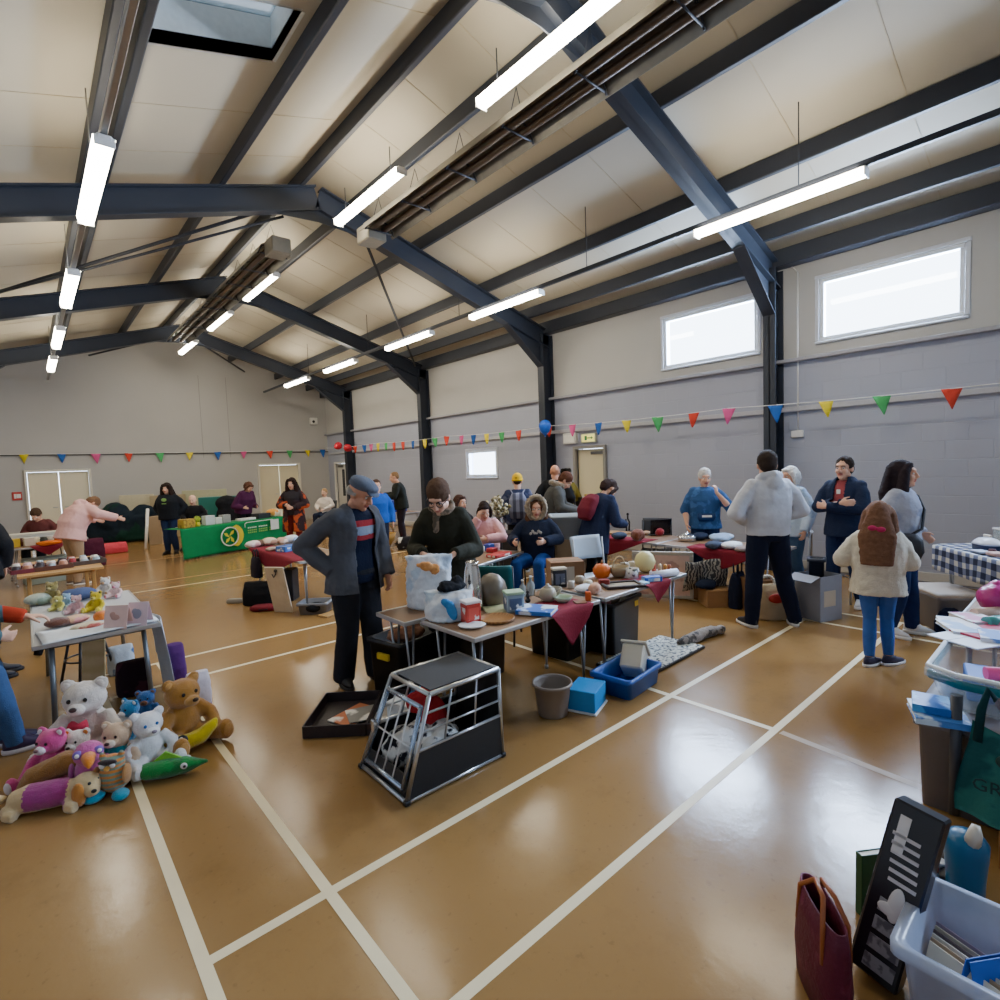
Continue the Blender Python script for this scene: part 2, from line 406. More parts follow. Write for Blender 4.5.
# roof bracing rods
def brace(a, b, r=.025):
    m = MB(); m.cyl(a, b, r); struct('roof_brace', m, M_purlin)
for y0, y1 in ((7.9, 12.4), (12.6, 17.1)):
    brace((XR-.3, y0+.15, zc(XR-.3)-.34), (XL+.6, y1-.2, zc(XL+.6)-.36)) if y0 < 12 else None
brace((4.3, 8.0, zc(4.3)-.36), (8.0, 12.3, zc(8.0)-.36)); brace((3.9, 17.2, 5.55), (5.7, 19.0, 5.1)); brace((3.2, 17.2, 5.55), (1.6, 19.0, 5.2))
brace((XR-.4, 8.2, 5.5), (XL+.4, 12.3, 4.4), .02)
# windows on the right wall
M_glass = bpy.data.materials.new('window_glass'); M_glass.use_nodes = True
_n = M_glass.node_tree; _n.nodes.clear()
_o = _n.nodes.new('ShaderNodeOutputMaterial'); _t = _n.nodes.new('ShaderNodeBsdfTransparent'); _g = _n.nodes.new('ShaderNodeBsdfGlossy'); _g.inputs['Roughness'].default_value = .02
_x = _n.nodes.new('ShaderNodeMixShader'); _x.inputs[0].default_value = .06; _fz = _n.nodes.new('ShaderNodeTexNoise'); _fz.inputs['Scale'].default_value = 2
_cr = _n.nodes.new('ShaderNodeMix'); _cr.data_type = 'RGBA'; _cr.inputs[6].default_value = (.95,.97,1,1); _cr.inputs[7].default_value = (1,1,1,1)
_n.links.new(_fz.outputs['Fac'], _cr.inputs[0]); _n.links.new(_cr.outputs[2], _t.inputs['Color'])
_n.links.new(_t.outputs[0], _x.inputs[1]); _n.links.new(_g.outputs[0], _x.inputs[2]); _n.links.new(_x.outputs[0], _o.inputs[0])
def window(n, W, fw=.05, deep=.09):
    y0, y1, z0, z1 = W; fr = MB(); x = XW+.05
    for (c, d) in (((x, (y0+y1)/2, z0+fw/2), (deep, y1-y0, fw)), ((x, (y0+y1)/2, z1-fw/2), (deep, y1-y0, fw)), ((x, y0+fw/2, (z0+z1)/2), (deep, fw, z1-z0-2*fw)), ((x, y1-fw/2, (z0+z1)/2), (deep, fw, z1-z0-2*fw))):
        fr.box(c, d)
    w = struct('window_%d' % n, fr, plas('#dfe6ee', .35))
    s = MB(); s.box((XW-.01, (y0+y1)/2, z0-.03), (.06, y1-y0+.10, .03)); s.box((XW-.008, (y0+y1)/2, z1+.03), (.016, y1-y0+.12, .05)); s.box((XW-.008, y0-.03, (z0+z1)/2), (.016, .05, z1-z0)); s.box((XW-.008, y1+.03, (z0+z1)/2), (.016, .05, z1-z0))
    part(w, 'sill', s, plas('#c8cdd6', .4))
    p = MB(); p.box((XW+.06, (y0+y1)/2, (z0+z1)/2), (.008, y1-y0-2*fw+.01, z1-z0-2*fw+.01), bv=.001); part(w, 'pane', p, M_glass)
window(1, W1); window(2, W2); window(3, W3, .06); window(5, W0)
p = m = MB(); m.slab([rp(SKX0, SKY0, .40), rp(SKX1, SKY0, .40), rp(SKX1, SKY1, .40), rp(SKX0, SKY1, .40)], (0,0,1), .01); part(sk, 'pane', m, mat('#5f7f92', rough=.15, var=.3, scale=3, alpha=.75))
m = MB(); m.box(((SKX0+SKX1)/2, SKY0+.30, (zc(SKX0)+zc(SKX1))/2+.30), (SKX1-SKX0-.06, .2, .03), rot=(0, -atan2(SL, 1), 0)); part(sk, 'blind', m, mat('#2a3a48', rough=.2, var=.5, scale=12), 'dark crumpled film over half of the roof light')
# doors
def door(n, axis, pos, a0, a1, z1, leafs, col, sgn, frame='#d9d5c8', extras=None):
    fr = MB(); w = .06
    def P(u, z): return (pos, u, z) if axis == 'x' else (u, pos, z)
    def D(u, t, z): return (t, u, z) if axis == 'x' else (u, t, z)
    for u in (a0-w/2, a1+w/2): fr.box(P(u, (z1+w)/2), D(w, .14, z1+w))
    fr.box(P((a0+a1)/2, z1+w/2), D(a1-a0, .14, w))
    d = struct('door_%d' % n, fr, mat(frame, rough=.5, var=.05))
    wd = (a1-a0)/leafs
    for i in range(leafs):
        lf = MB(); u = a0+wd*(i+.5)
        lf.box((pos+.05*sgn, u, z1/2) if axis == 'x' else (u, pos+.05*sgn, z1/2), D(wd-.012, .045, z1-.012), bv=.004)
        o = part(d, 'door_leaf', lf, mat(col, rough=.5, var=.05, scale=2))
        h = MB(); uu = u+(wd*.38 if i == 0 else -wd*.38)
        q = V((pos+.02*sgn, uu, 1.0)) if axis == 'x' else V((uu, pos+.02*sgn, 1.0)); off = V((-.05*sgn, 0, 0)) if axis == 'x' else V((0, -.05*sgn, 0))
        h.cyl(q, q+off, .01); al = V((0, .1, 0)) if axis == 'x' else V((.1, 0, 0)); h.cyl(q+off, q+off+(al if i else -al), .009); part(o, 'handle', h, met())
    if extras: extras(d)
    return d
door(1, 'y', YB, DB1[0], DB1[1], 1.98, 2, '#e2dac0', 1)
door(2, 'y', YB, DB2[0], DB2[1], 2.0, 2, '#ded5b6', 1)
def d3x(d):
    m = MB(); m.box((XW+.025, 6.9, 1.03), (.03, .34, .05)); part(d, 'push_bar', m, mat('#b8962c', rough=.4))
    m = MB(); m.box((XW+.02, 6.72, 1.88), (.05, .30, .06)); part(d, 'door_closer', m, met('#777777'))
door(3, 'x', XW, D3[0], D3[1], 1.97, 1, '#d8cfae', 1, '#8f8c86', d3x)
def d4x(d):
    m = MB(); m.box((XW+.02, 18.05, 1.3), (.02, .18, .95)); part(d, 'vision_panel', m, mat('#3a3d42', rough=.15))
    m = MB(); m.box((XW+.0, 18.2, 1.88), (.06, .34, .07)); part(d, 'door_closer', m, met('#666666'))
door(4, 'x', XW, D4[0], D4[1], 1.98, 1, '#cfcdc8', 1, '#d8d6d0', d4x)
# ------------------------------------------------------------------ light
w = bpy.data.worlds.new('sky'); SC.world = w; w.use_nodes = True
bg = w.node_tree.nodes['Background']; bg.inputs[0].default_value = (.72, .85, 1.0, 1); bg.inputs[1].default_value = 6.0
def area(name, loc, rot, sx, sy, e, c):
    l = bpy.data.lights.new(name, 'AREA'); l.shape = 'RECTANGLE'; l.size = sx; l.size_y = sy; l.energy = e; l.color = c
    o = bpy.data.objects.new(name, l); COL.objects.link(o); o.location = loc; o.rotation_euler = rot; return o
DAY = (.55, .72, 1.0)
for n, W, e in (('daylight', W1, 420), ('daylight', W2, 420), ('daylight', W0, 700), ('daylight', W3, 90)):
    area(n, (XW+.35, (W[0]+W[1])/2, (W[2]+W[3])/2+.05), (0, radians(78), 0), W[3]-W[2]+.2, W[1]-W[0]+.2, e, DAY)
SC.view_settings.view_transform = 'AgX'; SC.view_settings.look = 'None'; SC.view_settings.exposure = .78; SC.view_settings.gamma = 1.07
SC.cycles.use_denoising = True; SC.cycles.max_bounces = 8; SC.cycles.diffuse_bounces = 5; SC.cycles.transparent_max_bounces = 8
SC.cycles.sample_clamp_indirect = 6; SC.cycles.caustics_reflective = False; SC.cycles.caustics_refractive = False
# ================================================================== FIXTURES: strip lights, heaters, bunting, signs
M_tube = bpy.data.materials.new('lit_diffuser'); M_tube.use_nodes = True
_b = M_tube.node_tree.nodes['Principled BSDF']; _b.inputs['Base Color'].default_value = (.9,.9,.85,1)
_tn = M_tube.node_tree.nodes.new('ShaderNodeTexNoise'); _tr = M_tube.node_tree.nodes.new('ShaderNodeMix'); _tr.data_type = 'RGBA'
_tr.inputs[6].default_value = (1,.88,.68,1); _tr.inputs[7].default_value = (1,.93,.76,1); M_tube.node_tree.links.new(_tn.outputs['Fac'], _tr.inputs[0]); M_tube.node_tree.links.new(_tr.outputs[2], _b.inputs['Emission Color'])
_b.inputs['Emission Strength'].default_value = 26
rows = (('middle row under the ridge', 3.64, 5.25, ((2.45, 4.22), (5.63, 7.49), (9.85, 11.82), (12.65, 14.72), (15.78, 18.02))),
        ('row along the left slope', .66, 4.35, ((5.25, 7.06), (8.73, 10.62), (11.9, 14.11), (14.75, 17.1))),
        ('row along the window side slope', 6.21, 4.35, ((1.62, 3.31), (5.87, 7.67), (8.83, 10.7), (12.01, 14.01), (14.78, 17.0))))
ordn = ('nearest', 'second nearest', 'third', 'fourth', 'farthest')
src = None
def make_light(L, hang):
    t = thing('strip_light', '', 'light')
    m = MB(); m.box((0, 0, .035), (.11, L, .05), bv=.012); part(t, 'housing', m, M_white)
    m = MB(); m.rings([[V((.075*cos(pi+pi*k/8)*1.0, y, .040+.075*sin(pi+pi*k/8))) for k in range(9)] for y in (-L/2+.02, L/2-.02)], True, True); part(t, 'diffuser', m, M_tube)
    for y in (-L/2+.01, L/2-.01): m = MB(); m.box((0, y, .005), (.14, .012, .075)); part(t, 'end_cap', m, M_white)
    for y in (-L*.35, L*.35) if hang else (): m = MB(); m.cyl((0, y, .06), (0, y, .40), .006, n=6); part(t, 'hanger', m, M_purlin)
    return t
for rn, x, z, segs in rows:
    for i, (a, b) in enumerate(segs):
        t = make_light(1.75, x == 3.64); t.location = (x, (a+b)/2, z)
        t['label'] = 'lit white strip light hanging in the %s, %s one' % (rn, ordn[i] if not (i == len(segs)-1) else 'farthest')
        t['group'] = 'strip lights'; area('ceiling_fill', (x, (a+b)/2, z+.075), (pi, 0, 0), .12, 1.6, 7, (1, .9, .72))  # upward fill lamp added over each strip to brighten the roof lining
# carrier rail for the window side row
m = MB(); m.box((6.21, 7.8, 4.443), (.05, 22, .06)); [m.cyl((6.21, yy, 4.45), (6.21, yy, zc(6.21)-.02), .006, n=6) for yy in (2.2, 5.0, 8.0, 11.5, 15)]; solo('lighting_rail', m, M_purlin, 'thin dark rail carrying the row of lights on the window side slope', 'rail')
m = MB(); m.box((.66, 7.8, 4.443), (.05, 22, .06)); [m.cyl((.66, yy, 4.45), (.66, yy, zc(.66)-.02), .006, n=6) for yy in (3.0, 6.2, 9.6, 13, 16)]; solo('lighting_rail', m, met('#9a9a98', .4), 'thin pale rail carrying the row of lights on the left slope', 'rail')
m = MB(); 
# radiant tube heaters
def heater(label, x, y0, y1, z, boxend):
    t = thing('tube_heater', label, 'heater', (x, 0, z))
    m = MB()
    prof = [(-.26, -.07), (-.20, .05), (-.10, .10), (.10, .10), (.20, .05), (.26, -.07)]
    a = [V((u, y0, w)) for u, w in prof]; 
    ids = [[m.av(V((u, y, w))) for u, w in prof] for y in (y0, y1)]
    for k in range(5): m.af((ids[0][k], ids[0][k+1], ids[1][k+1], ids[1][k]), False)
    o = part(t, 'reflector', m, mat('#77736a', rough=.35, metal=.7, var=.3, scale=9)); solidify(o, .006)
    m = MB()
    for u in (-.09, .09): m.cyl((u, y0+.05, 0), (u, y1-.05, 0), .04)
    part(t, 'radiant_tube', m, mat('#57483a', rough=.5, metal=.5, var=.35, scale=7))
    m = MB(); m.box((0, boxend, -.02), (.30, .36, .24), bv=.015); part(t, 'burner_box', m, mat('#8b8578', rough=.45, metal=.4))
    n = int((y1-y0)/.9)
    for i in range(n+1):
        y = y0+.1+(y1-y0-.2)*i/n
        m = MB(); m.tube([(-.23, y, -.07), (-.16, y, .07), (0, y, .13), (.16, y, .07), (.23, y, -.07)], .012, 6); m.cyl((-.2, y, -.05), (.2, y, -.05), .01, n=6)
        m.tube([(-.1, y, .1), (0, y, .42), (.1, y, .1)], .006, 5)
        part(t, 'bracket', m, M_purlin)
    return t
heater('long dark radiant tube heater with silver reflector hanging beside the nearest middle lights', 4.12, .2, 7.2, 5.2, 7.35)
heater('far radiant tube heater hanging under the ridge along the far middle lights', 3.28, 9.0, 16.4, 5.3, 8.85)
# bunting
FL = {'y': '#e6d23c', 'b': '#2f62b8', 'p': '#e0609a', 'r': '#d8483a', 'g': '#4fb36a'}
FMAT = {k: fab(v, var=.06, bump=0) for k, v in FL.items()}
def bunting(label, P, Q, seq, n0, sag, w, h, nrm, pos=None):
    t = thing('bunting', label, 'bunting', P); P = V(P); Q = V(Q); d = Q-P; L = d.length; dn = d.normalized(); nrm = V(nrm)
    def pt(u):
        k = (u*n0) % 1.0; return d*u + V((0, 0, -sag*4*k*(1-k)))
    m = MB(); m.tube([pt(i/(n0*8)) for i in range(n0*8+1)], .006, 5); part(t, 'cord', m, M_white)
    us = pos if pos else [(i+.5)/len(seq) for i in range(len(seq))]
    for i, (u, c) in enumerate(zip(us, seq)):
        p = pt(u); tw = random.uniform(-.25, .25); rnd = random.uniform(.9, 1.08); m = MB()
        e = (dn*cos(tw)+nrm*sin(tw)).normalized(); nn = (nrm*cos(tw)-dn*sin(tw)).normalized()
        sk = random.uniform(-.15, .15)*w
        m.grid(lambda a, b: p + e*((a-.5)*w*rnd*(1-b*.96)+sk*b) + V((0, 0, -b*h*rnd)) + nn*(.02*sin(b*2.5)*cos(a*3)), 4, 5)
        o = part(t, 'flag', m, FMAT[c], {'y':'yellow','b':'blue','p':'pink','r':'red','g':'green'}[c]+' triangular flag'); solidify(o, .002)
    return t
# right wall: measured flag positions (pixels along the string), colours as in the photo
fr = [(955,'r'),(886,'g'),(831,'y'),(781,'b'),(735,'p'),(700,'r'),(664,'g'),(633,'y'),(605,'b'),(579,'p'),(555,'r'),(525,'r'),(508,'g'),(493,'y'),(480,'b'),(468,'p'),(453,'r'),(441,'g'),(431,'y'),(419,'b'),(409,'r'),(400,'r'),(392,'g'),(384,'y'),(377,'p'),(370,'b'),(361,'r')]
Yn, Yf = .2, 18.6
us = []
for px, c in fr:
    py = 388+(948-px)*.105
    y = atx(px, py, XW-.14).y; us.append((y-Yn)/(Yf-Yn))
us = [(.95-Yn)/(Yf-Yn)-.03] + us; seq = 'p' + ''.join(c for _, c in fr)
bunting('string of coloured triangular pennants along the window wall', (XW-.14-.2, Yn, 2.42), (XW-.34, Yf, 2.55), seq, 5, .035, .20, .24, (1, 0, 0), us)
fb = [(24,'y'),(62,'b'),(96,'p'),(129,'r'),(160,'g'),(190,'y'),(218,'b'),(244,'p'),(270,'r'),(290,'g'),(308,'y'),(323,'b')]
X0, X1 = -1.2, 8.2; us = [(aty(px, 458, YB-.1).x-X0)/(X1-X0) for px, c in fb]
bunting('string of small coloured pennants across the far end wall', (X0, YB-.1, 2.47), (X1, YB-.1, 2.52), ''.join(c for _, c in fb), 1, .03, .22, .27, (0, 1, 0), us)
# balloons
def balloon(label, p, col, sc=(1,1,1), rot=(0,0,0)):
    t = thing('balloon', label, 'balloon', p, rot=rot)
    m = MB(); m.lathe([(.006,-.17),(.03,-.155),(.09,-.09),(.125,0),(.12,.06),(.085,.115),(.03,.142),(.004,.146)], n=18, sx=sc[0], sy=sc[1]); part(t, 'bladder', m, plas(col, .25))
    m = MB(); m.lathe([(.004,-.165),(.014,-.19),(.012,-.192)], n=8); part(t, 'knot', m, plas(col, .3))
q = atx(545, 427, XW-.62); balloon('round blue balloon tied to the dark column beside the exit sign', q, '#1f5fd0')
q = atx(338, 446, XW-.62); balloon('left red balloon of the pair on the farthest dark column', q, '#d8283c', rot=(0, 1.2, .4))
q = atx(348, 448, XW-.60); balloon('right red balloon of the pair on the farthest dark column', q, '#c82838', rot=(0, -1.3, .2))
# signs and boxes
def sign_box(name, label, cat, loc, d, col, face=None, fcol=None):
    t = thing(name, label, cat, loc); m = MB(); m.box((0,0,0), d, bv=.008); part(t, 'casing', m, mat(col, rough=.45, var=.04))
    if face: m = MB(); m.box(face[0], face[1], bv=.002); part(t, 'face_panel', m, fcol)
    return t
q = atx(570, 436, XW-.06); sign_box('emergency_light', 'white emergency light box on the wall left of the exit sign', 'light', (XW-.045, q.y, 2.2), (.09, .34, .22), '#dcdcd6', ((-.05,0,-.01), (.012,.28,.15)), plas('#f2f2ea', .3))
q = atx(588, 436, XW-.06); t = sign_box('exit_sign', 'yellowish green lit exit sign above the side door', 'sign', (XW-.03, q.y, 2.18), (.06, .36, .18), '#c9c9b0', ((-.034,0,0), (.01,.32,.14)), mat('#d8d070', rough=.4, emit=.7))
m = MB(); m.box((-.042, .05, 0), (.006, .06, .09)); m.box((-.042, -.04, .0), (.006, .10, .02)); m.slab([(-.042,-.09,.035), (-.042,-.13,0), (-.042,-.09,-.035)], (-1,0,0), .004); part(t, 'running_man_arrow', m, plas('#2f8a4e'))
t = sign_box('alarm_sounder', 'small white box with a dark dot high on the far end wall', 'sensor', (aty(313, 421, YB).x, YB-.045, 3.55), (.26, .09, .24), '#dddcd6')
m = MB(); m.cyl((-.02,-.05,-.02), (-.02,-.06,-.02), .05); part(t, 'lens', m, M_black)
t = sign_box('fire_notice', 'small red and white fire notice on the far wall left of the double doors', 'sign', (-.17, YB-.010, 1.36), (.20, .02, .22), '#c03a34')
m = MB(); m.box((.03,-.012,.0), (.09,.006,.11)); m.slab([(-.06,-.012,.06), (-.06,-.012,-.06), (-.02,-.012,-.06), (-.02,-.012,.06)], (0,-1,0), .004); part(t, 'pictogram', m, M_white)
m = MB(); m.tube([(XW-.012, 3.02, 4.3), (XW-.012, 3.02, 2.0)], .012, 6); m.box((XW-.03, 3.02, 2.0), (.05, .16, .1)); m.tube([(XW-.012, 3.02, 4.3), (XW-.012, 3.12, 4.42)], .012, 6)
solo('electrical_conduit', m, M_white, 'white conduit with a switch box on the wall right of the near column', 'conduit')
# ================================================================== PEOPLE
SKIN = {'fair': '#d9a68a', 'pale': '#e3b8a0', 'ruddy': '#cf9274'}
def skinm(k): return mat(SKIN[k], rough=.5, var=.08, scale=14, spec=.35)
def frame3(D, Nn):
    D = V(D).normalized(); Nn = V(Nn); Nn = (Nn-D*Nn.dot(D)).normalized(); return D, Nn
def add_hand(mb, w, D, Nn, side, curl=.5, s=1.0, spread=.08):
    D, Nn = frame3(D, Nn); T = D.cross(Nn)*side; w = V(w)
    pts = [w-D*.015*s, w+D*.02*s, w+D*.055*s, w+D*.088*s]; rad = [(.021, .017), (.031, .015), (.040, .014), (.038, .012)]
    rs = []
    for p, (a, b) in zip(pts, rad):
        rs.append([p+T*(cos(2*pi*k/10)*a*s)+Nn*(sin(2*pi*k/10)*b*s) for k in range(10)])
    mb.rings(rs)
    for off, ln, sp in ((.029, .066, 1), (.010, .076, .3), (-.010, .072, -.3), (-.028, .056, -1)):
        p = w+D*.078*s+T*off*s; d = (D+T*spread*sp).normalized(); q = [p]; a = 0
        for seg, da in ((.45, .55), (.32, .9), (.25, .7)):
            a += curl*da; q.append(q[-1]+(d*cos(a)+Nn*sin(a))*ln*seg*s)
        mb.tube(q, [.0095*s, .0090*s, .0082*s, .0066*s], 7)
    p = w+D*.018*s+T*.026*s; d1 = (T*.75+D*.7+Nn*(.15+.4*curl)).normalized(); d2 = (T*.25+D*.9+Nn*(.2+.6*curl)).normalized()
    mb.tube([p, p+d1*.036*s, p+d1*.036*s+d2*.032*s, p+d1*.036*s+d2*.056*s], [.0125*s, .011*s, .0098*s, .0075*s], 7)
def head_mb(mb, Hm, fem=False, ears=True):
    o = mb.M; mb.M = o @ Hm; w = .94 if fem else 1.0
    mb.ell((0, -.012, .034), (.074*w, .094, .086), nu=20, nv=14)
    mb.ell((0, .022, -.040), (.058*w, .064, .076), nu=18, nv=12)
    mb.ell((0, .058, -.092), (.026*w, .026, .022)); mb.ell((0, .070, .036), (.050*w, .026, .016))
    for sx in (-1, 1):
        mb.ell((sx*.034, .056, -.028), (.024, .026, .024)); mb.ell((sx*.046*w, .0, -.066), (.018, .04, .024))
        if ears: mb.ell((sx*.076*w, -.008, -.008), (.010, .022, .031), rot=(0, 0, sx*.35))
        mb.ell((sx*.012, .096, -.027), (.008, .010, .008))
    mb.tube([(0, .083, .022), (0, .098, -.004), (0, .108, -.025), (0, .092, -.036)], [.008, .011, .0145, .008], 8)
    mb.ell((0, .081, -.053), (.022, .013, .007)); mb.ell((0, .079, -.063), (.019, .013, .007))
    mb.M = o
def ring_at(c, ax, fw, rx, ry, n=18, sq=2.3):
    ax = V(ax).normalized(); x = V(ax.cross(V(fw))); x = (V((1,0,0)) if x.length < 1e-5 else -x).normalized(); y = ax.cross(x).normalized()
    if y.dot(V(fw)) < 0: y = -y
    out = []
    for k in range(n):
        a = 2*pi*k/n; ca, sa = cos(a), sin(a); e = 2/sq
        out.append(V(c)+x*(math.copysign(abs(ca)**e, ca)*rx)+y*(math.copysign(abs(sa)**e, sa)*ry))
    return out
class Person:
    def __init__(s, label, loc, rz, h=1.72, fem=False, build=1.0, lean=0.0, hunch=0.0, side=0.0, twist=0.0, head=(0,0,0), pelvis=None, arms=None, legs=None, hands=None, skin='fair', vox=.010, belly=0.0, group=None, lips='#b5655a', eyes=True, hs=1.07, ears=True):
        s.vox = vox; s.fem = fem; s.b = build; s.k = h/1.72; k = s.k
        s.t = thing('person', label, 'person', loc, rz, group); s.skin = skin
        P = V(pelvis) if pelvis else V((0, 0, .93)); s.P = P
        def rotm(l): return Matrix.Rotation(side, 3, 'Y') @ Matrix.Rotation(-l, 3, 'X')
        R1, R2 = rotm(lean), rotm(lean+hunch); s.R1, s.R2 = R1, R2
        s.waist = P+R1 @ V((0, 0, .15)); s.chest = s.waist+R2 @ V((0, 0, .17)); s.neckb = s.chest+R2 @ V((0, -.01, .18))
        Rt = R2 @ Matrix.Rotation(twist, 3, 'Z'); s.Rt = Rt
        sw = (.148 if fem else .168)*(.5+.5*build)
        s.sh = {i: s.chest+Rt @ V((i*sw, -.005, .135)) for i in (-1, 1)}
        yaw, pit, rol = head
        Rh = Rt @ Matrix.Rotation(yaw, 3, 'Z') @ Matrix.Rotation(pit, 3, 'X') @ Matrix.Rotation(rol, 3, 'Y')
        s.neckt = s.neckb+(R2 @ V((0, .012, .045)))
        hc = s.neckt+Rh @ V((0, .022, .085)); s.Hm = Matrix.Translation(hc+(Rh @ V((0, 0, .06*(hs-1))))) @ Rh.to_4x4() @ Matrix.Scale(hs, 4); s.Rh = Rh
        s.hip = {i: P+V((i*.092, 0, -.02)) for i in (-1, 1)}
        L = legs or {}
        s.knee = {i: V(L.get(i, ((i*.105, .03, .49), (i*.115, -.02, .085)))[0]) for i in (-1, 1)}
        s.ank = {i: V(L.get(i, ((i*.105, .03, .49), (i*.115, -.02, .085)))[1]) for i in (-1, 1)}
        s.toe = {i: (L[i][2] if i in L and len(L[i]) > 2 else i*.15) for i in (-1, 1)}
        A = arms or {}
        def arm(i):
            if i in A: return [V(q) for q in A[i][:2]]
            return [s.sh[i]+V((i*.05, -.03, -.29)), s.sh[i]+V((i*.06, .03, -.54))]
        s.elb, s.wri = {}, {}
        for i in (-1, 1): s.elb[i], s.wri[i] = arm(i)
        s.hand = {}
        for i in (-1, 1):
            hd = (hands or {}).get(i, {})
            D = V(hd.get('D', (s.wri[i]-s.elb[i]))); N = V(hd.get('N', (-i, 0, 0)))
            if abs(D.normalized().dot(N.normalized())) > .95: N = V((0, 0, -1))
            s.hand[i] = (D, N, hd.get('curl', .5))
        m = MB(); b = build; ny = V((0, 1, 0)); F1 = R1 @ ny; F2 = R2 @ ny
        m.rings([ring_at(P+V((0,0,-.06)), R1 @ V((0,0,1)), F1, .12*b, .08*b), ring_at(P, R1 @ V((0,0,1)), F1, .145*b, .095*b), ring_at(s.waist, R1 @ V((0,0,1)), F1, .12*b, .085*b+belly*.5),
                 ring_at(s.chest, R2 @ V((0,0,1)), F2, .135*b, .095*b), ring_at(s.chest+R2 @ V((0,0,.10)), R2 @ V((0,0,1)), F2, .15*b, .08*b), ring_at(s.neckb, R2 @ V((0,0,1)), F2, .07, .06)])
        m.tube([s.neckb-R2 @ V((0,0,.03)), s.neckb+R2 @ V((0,.004,.03)), s.neckt+Rh @ V((0,.012,.05))], [.062, .052*(.9 if fem else 1.05), .050*(.9 if fem else 1.05)], 12)
        for i in (-1, 1):
            m.tube([s.sh[i]-Rt @ V((i*.03,0,0)), s.sh[i]+(s.elb[i]-s.sh[i])*.45, s.elb[i]], [.045*b, .042*b, .036*b], 10)
            w = s.wri[i]; m.tube([s.elb[i], s.elb[i]+(w-s.elb[i])*.35, w, w+s.hand[i][0].normalized()*.02], [.037*b, .038*b, .025, .022], 10)
            m.ell(s.elb[i], .037*b); add_hand(m, w, *s.hand[i][:2], i, s.hand[i][2], .93 if fem else 1.0)
            m.tube([s.hip[i], s.hip[i]+(s.knee[i]-s.hip[i])*.5, s.knee[i]], [.075*b, .066*b, .05], 12); m.ell(s.knee[i], .05)
            a = s.ank[i]; m.tube([s.knee[i], s.knee[i]+(a-s.knee[i])*.35, a, a-V((0,0,.05))], [.049, .05*b, .034, .036], 12)
        head_mb(m, s.Hm, fem, ears)
        m.v = [tuple(V(p)*k) for p in m.v]
        me = remesh(m, vox*.85, 2, name='body'); o = link('body', me, [skinm(skin), mat(lips, rough=.45, var=.05)], s.t); s.body = o
        inv = s.Hm.inverted(); idx = []
        for p in me.polygons:
            q = inv @ (p.center/k); idx.append(1 if abs(q.x) < .024 and -.070 < q.z < -.047 and q.y > .074 else 0)
        me.polygons.foreach_set('material_index', idx)
        if eyes:
            for sx in (-1, 1):
                e = MB(); e.M = Matrix.Scale(k, 4) @ s.Hm
                e.ell((sx*.030, .0745, .006), (.0125, .0085, .0085)); e.use(1).ell((sx*.030, .0800, .005), (.0058, .0042, .0064), nu=10, nv=6)
                part(s.t, 'eye', e, [mat('#e9e4df', rough=.2, var=.02), mat('#2b1c14', rough=.15)])
    def fin(s, mb, name, mats, vox=None, disp=.012, smooth=4, paint=None, dscale=.13, cut=None, thick=0, label=None):
        mb.v = [tuple(V(p)*s.k) for p in mb.v]
        me = remesh(mb, vox or s.vox, smooth, disp, dscale, name)
        if cut:
            bm = bmesh.new(); bm.from_mesh(me); bmesh.ops.delete(bm, geom=[f for f in bm.faces if cut(f.calc_center_median()/s.k)], context='FACES'); bm.to_mesh(me); bm.free()
        o = link(name, me, mats, s.t)
        if paint: me.polygons.foreach_set('material_index', [paint(p.center/s.k) for p in me.polygons])
        if thick: solidify(o, thick, 0)
        if label: o['label'] = label
        return o
    def top(s, name, mats, ease=.02, hem=-.06, sleeve=1.0, flare=0.0, loose=1.0, hood=False, collar=0.0, cuff=.0, **kw):
        m = MB(); b = s.b; u1 = s.R1 @ V((0,0,1)); u2 = s.R2 @ V((0,0,1)); ny = V((0,1,0)); F1 = s.R1 @ ny; F2 = s.R2 @ ny; e = ease
        bust = .018 if s.fem else 0
        rs = [ring_at(s.P+u1*hem, u1, F1, .165*b+e+flare, .115*b+e+flare)]
        if hem < -.12: rs.append(ring_at(s.P+u1*(hem*.45), u1, F1, .165*b+e+flare*.55, .118*b+e+flare*.5))
        if hem < .06: rs.append(ring_at(s.P+u1*.05, u1, F1, .155*b+e+flare*.2, .112*b+e+flare*.2))
        rs += [ring_at(s.waist, u1, F1, .142*b*loose+e, .103*b*loose+e), ring_at(s.chest, u2, F2, .150*b*loose+e, (.112+bust)*b+e), ring_at(s.chest+u2*.09, u2, s.Rt @ ny, .162*b+e, .092*b+e), ring_at(s.chest+u2*.145, u2, s.Rt @ ny, .125*b+e, .068*b+e), ring_at(s.neckb+u2*(.005+collar), u2, F2, .066+e*.4, .062+e*.4)]
        m.rings(rs)
        for i in (-1, 1):
            sh, el, w = s.sh[i], s.elb[i], s.wri[i]
            m.ell(sh-s.Rt @ V((i*.012, 0, .012)), (.050*b+e*.5, .052*b+e*.5, .048*b+e*.35))
            m.tube([sh-s.Rt @ V((i*.03,0,.01)), sh+(el-sh)*.4, el], [.052*b+e*.55, .050*b+e*.6, .044*b+e*.65], 12)
            if sleeve > .5:
                q = el+(w-el)*((sleeve-.5)*2); m.ell(el, .044*b+e*.65)
                m.tube([el, el+(q-el)*.5, q], [.044*b+e*.65, .041*b+e*.6, .031+e*.6+cuff], 12)
